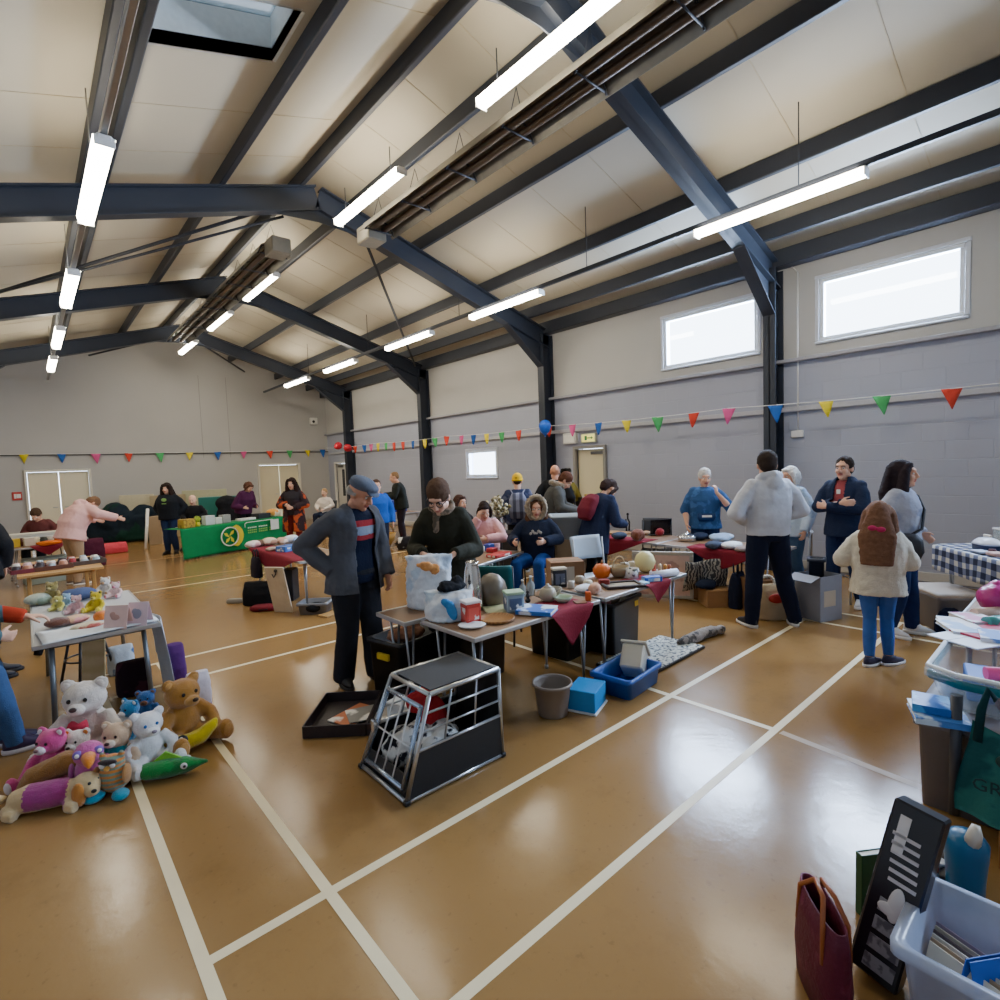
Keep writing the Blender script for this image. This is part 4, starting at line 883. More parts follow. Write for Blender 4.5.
# 23-25 far seated people
p = Person('bald seated person in dark clothes behind the left end of the green table', pos(193, 12.9), facing(.2, -1), 1.66, pelvis=SITP, legs=SIT, arms=LAP, head=(0, -.2, 0), vox=.016, skin='pale'); p.top('jumper', BLK, ease=.03); p.trousers('trousers', BLK); p.shoes('#151515', '#111111')
p = Person('dark-haired seated person half hidden behind the woman in the olive coat', pos(459, 8.2), facing(.6, -.5), 1.66, pelvis=SITP, legs=SIT, arms=LAP, vox=.014, fem=True); p.top('jumper', fab('#2c2a2c'), ease=.035); p.trousers('trousers', BLK); p.shoes('#151515', '#111111'); p.hair('#4a3128', 'bob')
p = Person('fair-haired seated person in the far corner below the side window', pos(325, 15.3), facing(-.2, -1), 1.6, pelvis=SITP, legs=SIT, arms=LAP, vox=.018, fem=True, skin='pale'); p.top('jumper', fab('#d8cfc8'), ease=.03); p.trousers('trousers', NAVY); p.shoes('#333333', '#222222'); p.hair('#b8946a', 'short')
# ================================================================== TABLES, CAGE AND THE THINGS ON THE FLOOR
M_leg = met('#a9acb0', .35); M_lam = wood('#8a6a4c', '#7a5a3e', 5); M_edge = met('#b9bbbd', .4)
TZ = .64; TABLES = []
def table(label, c, L, W, rz=0.0, z=TZ, top=None, edge=None, legc=None, inset=.10, group=None, style='pair', name='folding_table'):
    t = thing(name, label, 'table', (c[0], c[1], 0), rz, group); TABLES.append((V((c[0], c[1], 0)), L, W, rz, z))
    m = MB(); m.box((0, 0, z-.012), (L-.02, W-.02, .022), bv=.004); part(t, 'table_top', m, top or M_lam)
    m = MB()
    for s in (-1, 1): m.box((0, s*(W/2-.006), z-.014), (L, .014, .030), bv=.004); m.box((s*(L/2-.006), 0, z-.014), (.014, W, .030), bv=.004)
    part(t, 'edge_strip', m, edge or M_edge)
    for sx in (-1, 1):
        for sy in (-1, 1):
            x, y = sx*(L/2-inset), sy*(W/2-inset); m = MB()
            if style == 'pair':
                m.tube([(x-.035, y, z-.03), (x, y, .012), (x+.035, y, z-.03)], .0105, 8); m.cyl((x, y, .03), (x, y, 0), .016)
            elif style == 'square': m.box((x, y, (z-.02)/2), (.04, .04, z-.02))
            else: m.tube([(x, y, z-.03), (x+sx*.03, y+sy*.02, 0)], .016, 10)
            part(t, 'leg', m, legc or M_leg)
        m = MB(); m.cyl((sx*(L/2-inset), -(W/2-inset), z-.05), (sx*(L/2-inset), W/2-inset, z-.05), .010); part(t, 'leg_brace', m, legc or M_leg)
    return t
table('brown folding table nearest the dog cage, red and white box near its end', (2.63, 2.87), 1.24, .60, style='pair')
table('brown folding table with the orange jar and dark frame, second from the cage', (3.92, 2.87), 1.22, .60)
table('folding table behind the cage where the white carrier bags stand', (2.42, 3.40), 1.05, .40)
table('small folding table of red game boxes before the person in pink', (3.98, 4.85), .98, .52, rz=.28)
table('jumble table by the window wall with folded blue clothes', (6.28, 3.08), 1.40, .72, rz=pi/2)
table('jumble table near the side door with the wooden box and maroon cloth', (6.34, 4.72), 1.86, .78, rz=pi/2)
t4rz = atan2(-.60, -.75)
table('table with navy and white checked cloth by the right edge', (6.45+.62*.30, .85-.78*.30), .96, .60, rz=t4rz, z=.745)
table('table of books, cards and envelopes at the right edge', (4.44, .22), 1.25, .76, z=.66)
table('grey topped table of cuddly toys at the left edge, end on to the camera', (.32, 5.40), 1.62, .72, rz=pi/2, top=mat('#b9bcc0', rough=.4, var=.05), style='single', legc=met('#7e8488', .4))
table('pale wooden table with trays of trinkets behind the cuddly toy table', (.26, 8.85), 1.35, .80, rz=pi/2, top=wood('#b98d54', '#a97c46'), edge=mat('#b98d54', rough=.5), legc=mat('#b08448', rough=.5), style='square')
table('far left stall table with a maroon cloth corner and orange cloth', (.16, 12.05), .95, .62, rz=.06)
table('far left rear table with a long pale box in front of the double doors', (.22, 12.85), 1.2, .50)
g_c = V((2.3, 12.4, 0)); g_d = V((4.75, 13.45, 0)); g_rz = atan2(g_d.y-g_c.y, g_d.x-g_c.x); g_L = (g_d-g_c).length
g_n = V((-sin(g_rz), cos(g_rz), 0)); gm = (g_c+g_d)/2+g_n*.34
table('long table under the green banner at the far end of the hall', (gm.x+.12, gm.y+.05), g_L-.35, .60, rz=g_rz)
table('table of bric-a-brac with maroon cloth left of the man in the flat cap', (2.72, 7.35), 1.95, .66, rz=pi/2)
table('far window side table behind the blue crate', (7.05, 11.95), 1.4, .6, rz=pi/2)
# cloths -----------------------------------------------------------------
MAROON = fab('#7c1f2e', rough=.85)
def cloth(name, label, corners, mats, cat='cloth', drop=0.0, th=.004, amp=.012, group=None, nu=14, nv=14, fn=None):
    "cloth spanned by four 3-D corners a b c d with soft folds"
    a, b, c, d = [V(q) for q in corners]; m = MB(); n = (b-a).cross(d-a).normalized()
    m.grid(fn or (lambda u, v: a*(1-u)*(1-v)+b*u*(1-v)+c*u*v+d*(1-u)*v+n*(amp*sin(7*u+3*v)*sin(2.2*v+1.1*u)*v)), nu, nv)
    o = solo(name, m, mats, label, cat, group=group); solidify(o, th, 0); return o
def corner_cloth(label, x0, x1, yf, z, drop, mats=MAROON, axis='x', sg=-1):
    "square cloth lying on a table with one corner hanging over the front edge"
    m = MB(); w = x1-x0; xm = (x0+x1)/2
    def f(u, v):
        x = x0+w*u; hang = drop*(1-abs(2*u-1)**1.1)
        if v < .4: return V((x, yf+.30*(1-v/.4), z+.003)) if axis == 'x' else V((yf+.30*(1-v/.4), x, z+.003))
        q = (v-.4)/.6; zz = z+.003-hang*q; o = -.016*min(1, q*4)-.014*sin(9*u)*q
        return V((x, yf+o, zz)) if axis == 'x' else V((yf+o, x, zz))
    m.grid(f, 18, 15); o = solo('tablecloth', m, mats, label, 'tablecloth'); solidify(o, .003, 0); return o
corner_cloth('maroon cloth corner hanging between the two brown tables, below the blue book', 2.68, 3.14, 2.565, TZ, .27)
corner_cloth('maroon cloth corner hanging at the far right end of the brown tables', 3.86, 4.22, 2.565, TZ, .18)
corner_cloth('maroon cloth on the jumble table by the window, behind the framed picture', 2.45, 3.35, 5.915, TZ, .22, axis='y')
corner_cloth('maroon cloth on the jumble table beside the wooden box', 3.95, 5.2, 5.945, TZ, .24, axis='y')
corner_cloth('maroon cloth corner on the far left stall table', .0, .45, 11.735, TZ, .16)
corner_cloth('maroon cloth over the long side of the bric-a-brac table', 6.45, 8.25, 2.385, TZ, .26, axis='y')
# checked cloth
m = MB(); cw, cl = .64, 1.0
def chk(u, v):
    x = -.49+.98*u
    if v < .55: return V((x, -.30+.60*(1-v/.55), .749))
    q = (v-.55)/.45; return V((x, -.315-.015*sin(11*u)*q, .749-.25*q))
m.grid(chk, 20, 14)
M_check = bpy.data.materials.new('navy_check'); M_check.use_nodes = True
_n = M_check.node_tree; _b = _n.nodes['Principled BSDF']; _b.inputs['Roughness'].default_value = .85
_tc = _n.nodes.new('ShaderNodeTexCoord'); _sp = _n.nodes.new('ShaderNodeSeparateXYZ'); _n.links.new(_tc.outputs['Object'], _sp.inputs[0])
def _band(a, b, per):
    s = _n.nodes.new('ShaderNodeMath'); s.operation = 'ADD'; _n.links.new(_sp.outputs[a], s.inputs[0])
    if b: _n.links.new(_sp.outputs[b], s.inputs[1])
    else: s.inputs[1].default_value = 0
    k = _n.nodes.new('ShaderNodeMath'); k.operation = 'MULTIPLY'; k.inputs[1].default_value = 1/per; _n.links.new(s.outputs[0], k.inputs[0])
    f = _n.nodes.new('ShaderNodeMath'); f.operation = 'FRACT'; _n.links.new(k.outputs[0], f.inputs[0])
    g = _n.nodes.new('ShaderNodeMath'); g.operation = 'GREATER_THAN'; g.inputs[1].default_value = .55; _n.links.new(f.outputs[0], g.inputs[0]); return g
_g1, _g2 = _band('X', None, .11), _band('Z', 'Y', .11)
_ad = _n.nodes.new('ShaderNodeMath'); _ad.operation = 'ADD'; _n.links.new(_g1.outputs[0], _ad.inputs[0]); _n.links.new(_g2.outputs[0], _ad.inputs[1])
_rp = _n.nodes.new('ShaderNodeValToRGB'); _rp.color_ramp.interpolation = 'CONSTANT'; _e = _rp.color_ramp.elements; _e[0].color = S('#1c2340')+(1,); _e[1].position = .4; _e[1].color = S('#6d7490')+(1,); _q = _e.new(.8); _q.color = S('#d3d0c6')+(1,)
_hf = _n.nodes.new('ShaderNodeMath'); _hf.operation = 'MULTIPLY'; _hf.inputs[1].default_value = .5; _n.links.new(_ad.outputs[0], _hf.inputs[0]); _n.links.new(_hf.outputs[0], _rp.inputs[0]); _n.links.new(_rp.outputs[0], _b.inputs['Base Color'])
T4 = Matrix.Translation(V((6.45+.62*.30, .85-.78*.30, 0))) @ Matrix.Rotation(t4rz, 4, 'Z')
o = solo('tablecloth', m, M_check, 'navy and white checked tablecloth draped over the right hand table', 'tablecloth', loc=T4.translation, rz=t4rz); solidify(o, .003, 0)
def on4(x, y, z=.753): return T4 @ V((x, y, z))
# green banner
GM = Matrix.Translation(V((g_c.x, g_c.y, 0))) @ Matrix.Rotation(g_rz, 4, 'Z')
t = thing('banner', 'green fabric banner with white ring and yellow crescent emblem draped over the far table', 'banner', (g_c.x, g_c.y, 0), g_rz)
m = MB()
def bf(u, v):
    x = -.03+(g_L+.06)*u
    if v < .25: return V((x, .5*(1-v/.25), TZ+.004))
    q = (v-.25)/.75; return V((x, -.012-.03*q*(1+sin(9*u+2*q))-.05*max(0, sin(5*u-1.2*q-.3))*q, TZ+.004-(TZ-.03)*q))
m.grid(bf, 40, 20); o = part(t, 'banner_cloth', m, fab('#0c7a42', rough=.7, bump=.15)); solidify(o, .003, 0)
def fl2(mb, cx, cz, pts, y=-.11): mb.slab([(cx+x, y, cz+z) for x, z in pts], (0, -1, 0), .004)
ex, ez = 1.02, .37
m = MB(); m.tube([(ex+.21*cos(2*pi*i/28), -.115, ez+.20*sin(2*pi*i/28)) for i in range(29)], .013, 6, cap=False); part(t, 'emblem_ring', m, plas('#dfe8df', .6))
m = MB()
for i in range(10):
    a0, a1 = -1.25+.25*i, -1.0+.25*i; q = []
    for a in (a0, a1): q.append((a, .22))
    o1 = [(.10+.25*cos(a), .25*sin(a)) for a in (a0, a1)]; o0 = [(.215*cos(a)*1.02+.012, .215*sin(a)) for a in (a1, a0)]
    fl2(m, ex, ez, o1+o0, -.108)
part(t, 'emblem_crescent', m, plas('#e0cc2c', .6))
m = MB()
for a in (.9, 2.6, 4.0, 5.3):
    c_, s_ = cos(a), sin(a); fl2(m, ex, ez, [(.02*-s_, .02*c_), (.10*c_-.035*s_, .10*s_+.035*c_), (.17*c_, .17*s_), (.10*c_+.035*s_, .10*s_-.035*c_)], -.112)
part(t, 'emblem_leaf', m, plas('#d2d23a', .6))
m = MB(); m.tube([(1.42, -.11, .52), (1.42, -.11, .60), (1.47, -.11, .625), (2.2, -.11, .625)], .008, 6); part(t, 'white_border', m, plas('#dfe8df', .6))
for zz, w, xx, cc in ((.50, .62, 1.82, '#cfe0cf'), (.44, .70, 1.86, '#86b84a'), (.39, .66, 1.84, '#86b84a')):
    m = MB(); n = int(w/.05)
    for i in range(n):
        if i % 6 != 5: m.box((xx-w/2+i*.05, -.108, zz), (.034, .004, .026), bv=.001)
    part(t, 'lettering_line', m, plas(cc, .6))
m = MB(); m.box((2.24, -.118, .50), (.24, .006, .24)); part(t, 'notice_sheet', m, plas('#cfd6cf', .6))
# generic boxes ------------------------------------------------------------
def crate(name, label, cat, loc, d, col, rz=0.0, lid=None, group=None, wall=.008, taper=.06, rim=.02, inner=None, handle=None, mtl=None):
    "open moulded box with rim; optional lid"
    t = thing(name, label, cat, loc, rz, group); L, W, H = d; M = mtl or plas(col, .4); m = MB()
    def rr(k, z, r=.03):
        hx, hy = L/2*k, W/2*k; out = []
        for cx, cy, a0 in ((hx-r, hy-r, 0), (-hx+r, hy-r, pi/2), (-hx+r, -hy+r, pi), (hx-r, -hy+r, 3*pi/2)):
            for i in range(4): a = a0+i*pi/6; out.append(V((cx+r*cos(a), cy+r*sin(a), z)))
        return out
    k0 = 1-taper; ki = 1-2*wall/min(L, W)
    m.rings([rr(k0*ki, wall), rr(k0*.9, wall), rr(k0*.9, 0), rr(k0, 0.004), rr(1, H-.03), rr(1+rim/ L*2, H-.03), rr(1+rim/L*2, H), rr(1*ki, H), rr(k0*ki, wall+.001)], cap=False)
    m.rings([rr(k0*.95, 0), rr(k0*.95, wall)], True, True, False)
    part(t, 'tub', m, M)
    if lid:
        m = MB(); m.rings([rr(1+rim/L*2+.01, H-.005), rr(1+rim/L*2+.01, H+.018), rr(.96, H+.03)]); part(t, 'lid', m, plas(lid, .4))
    if handle:
        for s in (-1, 1): m = MB(); m.box((s*(L/2+.012), 0, H*.72), (.03, W*.35, .05), bv=.01); part(t, 'handle', m, plas(handle, .4))
    return t
def carton(label, loc, d, col='#a67a4c', rz=0.0, open_=False, mark=None, cat='box', name='cardboard_box', group=None):
    t = thing(name, label, cat, loc, rz, group); L, W, H = d; M = mat(col, rough=.8, var=.08)
    if not open_:
        m = MB(); m.box((0, 0, H/2), d, bv=.004); part(t, 'carton', m, M); 
        if name == 'cardboard_box': m = MB(); m.box((0, 0, H+.0008), (L*.99, .05, .0016), bv=.0004); part(t, 'tape', m, mat('#8a6a42', rough=.4))
    else:
        m = MB(); w = .006
        for s in (-1, 1): m.box((s*(L/2-w/2), 0, H/2), (w, W, H), bv=.001); m.box((0, s*(W/2-w/2), H/2), (L-2*w, w, H), bv=.001)
        m.box((0, 0, w/2), (L-.01, W-.01, w), bv=.001); part(t, 'carton', m, M)
        for s in (-1, 1):
            m = MB(); m.slab([(s*L/2, -W/2, H), (s*L/2, W/2, H), (s*(L/2+.12), W/2-.01, H-.05), (s*(L/2+.12), -W/2+.01, H-.05)], (0, 0, 1), .005); part(t, 'flap', m, M)
    if mark: m = MB(); m.box((mark[1], -W/2-.001, H*(mark[4] if len(mark) > 4 else .5)), (mark[2], .003, mark[3]), bv=.0005); part(t, 'label_panel', m, plas(mark[0], .6))
    return t
# dog cage ------------------------------------------------------------------
CB = dict(x0=1.335, x1=1.985, y0=2.315, y1=2.80, t0=1.505, t1=1.985, tz=.52)
t = thing('dog_crate', 'silver framed dog travel crate with sloping barred door and black top', 'crate', (0, 0, 0))
M_alu = met('#c3c6c9', .28); M_panel = mat('#1b1c1f', rough=.55, var=.2)
def bar(a, b, w=.024, name='frame_bar', M=M_alu, par=t):
    m = MB(); m.tube([a, b], w*.62, 4); return part(par, name, m, M)
x0, x1, y0, y1, q0, q1, tz = (CB[k] for k in ('x0', 'x1', 'y0', 'y1', 't0', 't1', 'tz'))
yt0, yt1 = y0+.01, y1-.09
P = {k: V(v) for k, v in dict(a=(x0, y0, .015), b=(x1, y0, .015), c=(x1, y1, .015), d=(x0, y1, .015), A=(q0, yt0, tz), B=(q1, yt0, tz), C=(q1, yt1, tz), D=(q0, yt1, tz)).items()}
for k in ('ab', 'bc', 'cd', 'da', 'AB', 'BC', 'CD', 'DA', 'aA', 'bB', 'cC', 'dD'): bar(P[k[0]], P[k[1]])
def lerp(a, b, f): return a+(b-a)*f
h = .46
fa, fb = lerp(P['a'], P['A'], h), lerp(P['b'], P['B'], h); bar(fa, fb, .018)
ra, rb = lerp(P['d'], P['D'], h), lerp(P['c'], P['C'], h); bar(ra, rb, .018)
for nm, q, n in (('side_panel', (P['a'], P['b'], fb, fa), (0, -1, 0)), ('side_panel', (P['d'], P['c'], rb, ra), (0, 1, 0)), ('back_panel', (P['b'], P['c'], P['C'], P['B']), (1, 0, 0)), ('floor_panel', (P['a'], P['b'], P['c'], P['d']), (0, 0, 1))):
    m = MB(); m.slab(q, n, .006); part(t, nm, m, M_panel)
m = MB(); i = .02; z = tz+.008; m.slab([(q0+i, yt0+i, z), (q1-i, yt0+i, z), (q1-i, yt1-i, z), (q0+i, yt1-i, z)], (0, 0, 1), .006); part(t, 'top_panel', m, mat('#2a2c30', rough=.6, var=.15, scale=40, bump=.4))
for lo0, lo1, hi0, hi1 in ((fa, fb, P['A'], P['B']), (ra, rb, P['D'], P['C'])):
    for f in (.30, .66): bar(lerp(lo0, lo1, f), lerp(hi0, hi1, f), .012, 'side_bar')
    for f in (.33, .66): bar(lerp(lo0, hi0, f), lerp(lo1, hi1, f), .012, 'side_bar')
dl, dr, ul, ur = lerp(P['a'], P['d'], .08), lerp(P['a'], P['d'], .92), lerp(P['A'], P['D'], .08), lerp(P['A'], P['D'], .92)
off = V((-.012, 0, .004))
p0, p1, p2, p3 = lerp(dl, ul, .10)+off, lerp(dr, ur, .10)+off, lerp(dr, ur, .86)+off, lerp(dl, ul, .86)+off
dd = bpy.data.objects.new('door', None); COL.objects.link(dd); dd.parent = t
for a, b in ((p0, p1), (p1, p2), (p2, p3), (p3, p0)): bar(a, b, .026, 'door_rail', met('#aebfd6', .25), dd)
for f in (.28, .52, .76): bar(lerp(p0, p1, f), lerp(p3, p2, f), .010, 'door_bar', M_white, dd)
bar(lerp(p0, p3, .48), lerp(p1, p2, .48), .010, 'door_bar', M_white, dd)
m = MB(); m.box(lerp(p1, p2, .5)+V((-.02, .0, 0)), (.03, .03, .07)); part(dd, 'latch', m, met('#d8dade', .2))
m = MB(); m.slab([lerp(p0, p1, .05), lerp(p0, p1, .95), lerp(lerp(p0, p1, .95), lerp(p3, p2, .95), .16), lerp(lerp(p0, p1, .05), lerp(p3, p2, .05), .16)], (1, 0, .3), .004); part(dd, 'kick_plate', m, M_panel)
for k in 'abcd': m = MB(); m.box(P[k]+V((0, 0, -.001)), (.035, .035, .028)); part(t, 'corner_foot', m, M_black)
m = MB(); random.seed(3)
for i in range(26): m.ell((random.uniform(x0+.14, x1-.2), random.uniform(y0+.09, y1-.10), .10+random.uniform(0, .07)), (.09, .08, .07), nu=10, nv=6)
o = link('blanket', remesh(m, .012, 3, .03, .06, 'blanket'), fab('#e4e1da', second='#25242a', pat='noise', pscale=13)); tag(o, 'white blanket with black spots lying inside the dog crate', 'blanket')
m = MB(); m.ell((1.66, 2.66, .33), (.09, .08, .06)); m.ell((1.72, 2.68, .36), (.06, .05, .05)); m.ell((1.72,2.64,.24),(.09,.08,.10))
o = link('red_cloth', remesh(m, .01, 2, .03, .05, 'red_cloth'), fab('#b3262c')); tag(o, 'crumpled red cloth on top of the spotted blanket in the crate', 'cloth')
# things around it ------------------------------------------------------------
crate('storage_crate', 'black storage crate with yellow handle beside the man in the flat cap', 'crate', (2.16, 3.62, 0), (.46, .36, .42), '#191a1d', rz=.2, handle='#d8b41e')
m = MB(); m.ell((0, 0, 0), (.16, .11, .05)); m.ell((.05, .04, .03), (.10, .06, .035)); m.ell((-.08, .02, .025), (.07, .06, .03)); o = link('fabric_bundle', remesh(m, .01, 2, .03, .05, 'fabric_bundle'), fab('#9a6a50', second='#c08a6a', pat='noise', pscale=12)); o.location = (2.16, 3.62, .41); tag(o, 'rust brown cloth bundle on top of the crate with yellow handle', 'cloth')
crate('storage_crate', 'plain black storage crate under the near end of the brown tables', 'crate', (2.62, 3.42, 0), (.50, .38, .44), '#15161a', rz=.1, lid='#1b1c20')
crate('storage_crate', 'black storage crate under the second brown table, left of the one with a yellow sticker', 'crate', (3.55, 3.25, 0), (.42, .44, .42), '#141519', rz=.1)
bx = crate('storage_crate', 'big black storage crate with a yellow sticker under the second brown table', 'crate', (3.96, 3.08, 0), (.52, .46, .46), '#16181d', rz=.15)
m = MB(); m.box((.18, -.232, .38), (.07, .004, .05), bv=.001); part(bx, 'sticker', m, plas('#d3a62c', .5))
for i, (dx, dy, c) in enumerate(((-.16, -.10, '#b77f86'), (-.08, .0, '#a24a3a'), (0, -.08, '#c9c0b2'))):
    m = MB(); m.ell((0, 0, 0), (.09, .07, .05)); m.ell((.04, .03, .02), (.06, .05, .04)); o = link('folded_cloth', remesh(m, .011, 2, .03, .05, 'folded_cloth'), fab(c)); o.location = (3.96+dx, 3.08+dy, .44); tag(o, '%s cloth spilling from the big black crate with the yellow sticker' % ('dusty pink', 'rust red', 'cream')[i], 'cloth', )
# open case on the floor with papers
t = thing('open_case', 'open dark brown case on the floor by the feet of the man in the cap', 'case', (1.70, 3.32, 0), radians(-40))
for s, a in ((-1, 0), (1, 0)):
    m = MB(); L, W, H = .52, .40, .08; cx = s*.205
    for (c, d) in (((cx, 0, .006), (W, L, .012)), ((cx, -L/2, H/2), (W, .01, H)), ((cx, L/2, H/2), (W, .01, H)), ((cx-W/2, 0, H/2), (.01, L, H)), ((cx+W/2, 0, H/2), (.01, L, H))): m.box(c, d, bv=.003)
    part(t, 'case_shell', m, mat('#2a2021', rough=.5, bump=.2))
for i, (x, y, r, c, lb) in enumerate(((1.60, 3.42, .3, '#c9744a', 'orange bordered paper lying in the open case'), (1.68, 3.36, -.3, '#8f8a80', 'grey printed sheet on top in the open case'), (1.80, 3.22, .7, '#b8a894', 'cream booklet in the nearer half of the open case'))):
    m = MB(); m.box((0, 0, .004), (.30, .21, .008), bv=.001); solo('paper', m, mat(c, rough=.6, second='#efe6d8', pat='noise', pscale=5), lb, 'paper', (x, y, .013+.009*i), r)
t = carton('white carton standing beside the open case behind the dog crate', (1.79, 3.05, 0), (.14, .22, .17), '#dcdcd8', .3, name='carton')
m = MB(); m.box((0, 0, .05), (.16, .12, .10), bv=.02); solo('plastic_tub', m, plas('#1a86c4'), 'small bright blue tub on the floor behind the white carton', 'tub', (2.05, 3.28, 0), .4)
# floor right of tables
t = thing('waste_bin', 'grey brown plastic waste bin on the floor beside the blue box', 'bin', at(553, 713)); m = MB()
m.lathe([(.085, .004), (.098, .0), (.10, .01), (.125, .20), (.137, .205), (.137, .222), (.125, .222), (.120, .20), (.095, .014), (.0, .012)], n=28, cap=False); m.lathe([(.098, 0), (.0, .001)], n=28, cap=False); part(t, 'tub', m, plas('#86796e', .5))
t = carton('bright blue box with white base on the floor beside the waste bin', (at(587, 706).x, at(587, 706).y, .012), (.24, .20, .14), '#1d7fc4', .35, name='blue_box'); m = MB(); m.box((0, 0, -.006), (.26, .22, .012)); part(t, 'base_tray', m, M_white)
crate('litter_tray', 'deep blue plastic tray with a cream panel inside, at the table end', 'tray', (3.30, 2.38, 0), (.46, .32, .15), '#2152a8', rz=.1)
m = MB(); m.box((0, 0, .10), (.20, .17, .20), bv=.012); m.box((0, 0, .205), (.23, .20, .02), bv=.008); solo('cream_canister', m, plas('#d5cfbb', .4), 'cream plastic canister tipped over in the blue tray', 'canister', (3.38, 2.38, .082), .3, rot=(.0, .75, .4))
m = MB(); m.box((0, 0, .012), (.98, .46, .024), bv=.004); t = thing('pattern_board', 'cream board with small black leaf pattern lying on the floor at the table end', 'board', (3.96, 2.58, 0), .02)
part(t, 'board', m, mat('#2a2522', rough=.6)); m = MB(); m.box((0, 0, .026), (.96, .44, .006), bv=.001)
part(t, 'patterned_face', m, mat('#dcdacb', rough=.6, second='#20242c', pat='noise', pscale=34))
m = MB(); m.tube([(-.30, .04, .045), (-.2, .02, .05), (-.05, .0, .052), (.1, .0, .052), (.22, -.02, .05), (.31, -.04, .045)], [.02, .045, .052, .052, .05, .03], 12); m.ell((.33, -.05, .045), (.06, .045, .042))
o = link('draught_excluder', remesh(m, .01, 3, .01, .05, 'draught_excluder'), plush('#9a9088', second='#3a3532', pat='noise', pscale=14)); o.location = (4.60, 2.50, 0); tag(o, 'grey mottled soft animal draught excluder on the floor beyond the patterned board', 'soft toy')
for sx in (-1, 1):
    m = MB(); m.ell((.365, -.055+sx*.018, .06), .008); e = link('eye', m.mesh('eye'), M_black, o)
# folding and stacking chairs -----------------------------------------------
def chair(label, loc, rz, seatc='#3a3d44', legc='#1c1d20', h=.45, group=None, fold=False):
    t = thing('folding_chair' if fold else 'stacking_chair', label, 'chair', loc, rz, group); S_, L_ = plas(seatc, .5), plas(legc, .4)
    m = MB(); m.grid(lambda u, v: V((-.20+.40*u, -.20+.40*v, h+.012*(2*u-1)**2-.01*sin(pi*v))), 8, 8); o = part(t, 'seat', m, S_); solidify(o, .018, -1)
    m = MB(); m.grid(lambda u, v: V((-.20+.40*u, -.22-.07*v-.03*(1-(2*u-1)**2), h+.16+.26*v)), 8, 6); o = part(t, 'backrest', m, S_); solidify(o, .016, 0)
    for s in (-1, 1):
        m = MB(); m.tube([(s*.195, -.23, h+.40), (s*.195, -.19, h+.05), (s*.195, .21 if fold else -.20, h-.03 if not fold else .012), (s*.195, -.26, .012) if not fold else (s*.195, .21, .0)], .011, 8); part(t, 'leg', m, L_)
        m = MB(); m.tube([(s*.18, .18, h-.01), (s*.19, .20, .012)] if not fold else [(s*.18, .17, h-.01), (s*.18, -.24, .0)], .011, 8); part(t, 'leg', m, L_)
    m = MB(); m.cyl((-.19, .17, h-.02), (.19, .17, h-.02), .009); part(t, 'crossbar', m, L_)
    return t
def sit_chair(label, px, D, rz, back=.0, **k):
    q = pos(px, D); d = V((-sin(rz), cos(rz), 0)); q = q-d*back; chair(label, (q.x, q.y, 0), rz, **k)
sit_chair('stacking chair under the person in the pink jumper', 484, 7.25, facing(-.1, -1), .02)
sit_chair('stacking chair under the person with the fur hood', 536, 6.7, facing(-.15, -1), .02)
sit_chair('stacking chair under the person in maroon at the far left', 39, 10.35, facing(.35, -1), .02)
sit_chair('stacking chair under the bald person behind the green table', 193, 12.9, facing(.2, -1), .02)
sit_chair('stacking chair under the dark haired person behind the olive coat', 459, 8.2, facing(.6, -.5), .02)
sit_chair('stacking chair under the fair haired person in the far corner', 325, 15.3, facing(-.2, -1), .02)
chair('stacking chair at the left edge under the person in purple shoes', (-.66, 4.72, 0), radians(-90)); chair('stacking chair at the left edge behind the purple shoes, under the dark clothed person', (-.88, 6.45, 0), radians(-90))
q = pos(598, 5.95); chair('pale grey folding chair behind the orange jar', (q.x, q.y, 0), facing(.4, -.9), '#a9b6c4', '#9aa0a8', .43, fold=True)
t = thing('stool', 'black legged low stool under the cuddly toy table', 'stool', (.30, 5.75, 0), .4); m = MB(); m.lathe([(0, .40), (.15, .40), (.165, .42), (.16, .445), (0, .45)], n=24, cap=False); part(t, 'seat', m, BLK)
for i in range(4): a = pi/4+i*pi/2; m = MB(); m.tube([(.11*cos(a), .11*sin(a), .41), (.20*cos(a), .20*sin(a), .0)], .011, 8); part(t, 'leg', m, M_black)
m = MB(); m.tube([(.155*cos(2*pi*i/20), .155*sin(2*pi*i/20), .20) for i in range(21)], .008, 6); part(t, 'foot_ring', m, M_black)
q = pos(655, 7.35); chair('dark stacking chair behind the jumble table beside the black laptop', (q.x, q.y, 0), facing(-.4, -1), '#2b2d33', '#222226')
q = pos(494, 5.2); chair('teal padded chair behind the brown globe, back to the camera', (q.x, q.y, 0), facing(.2, 1), '#1d6b6e', '#222226', .36)
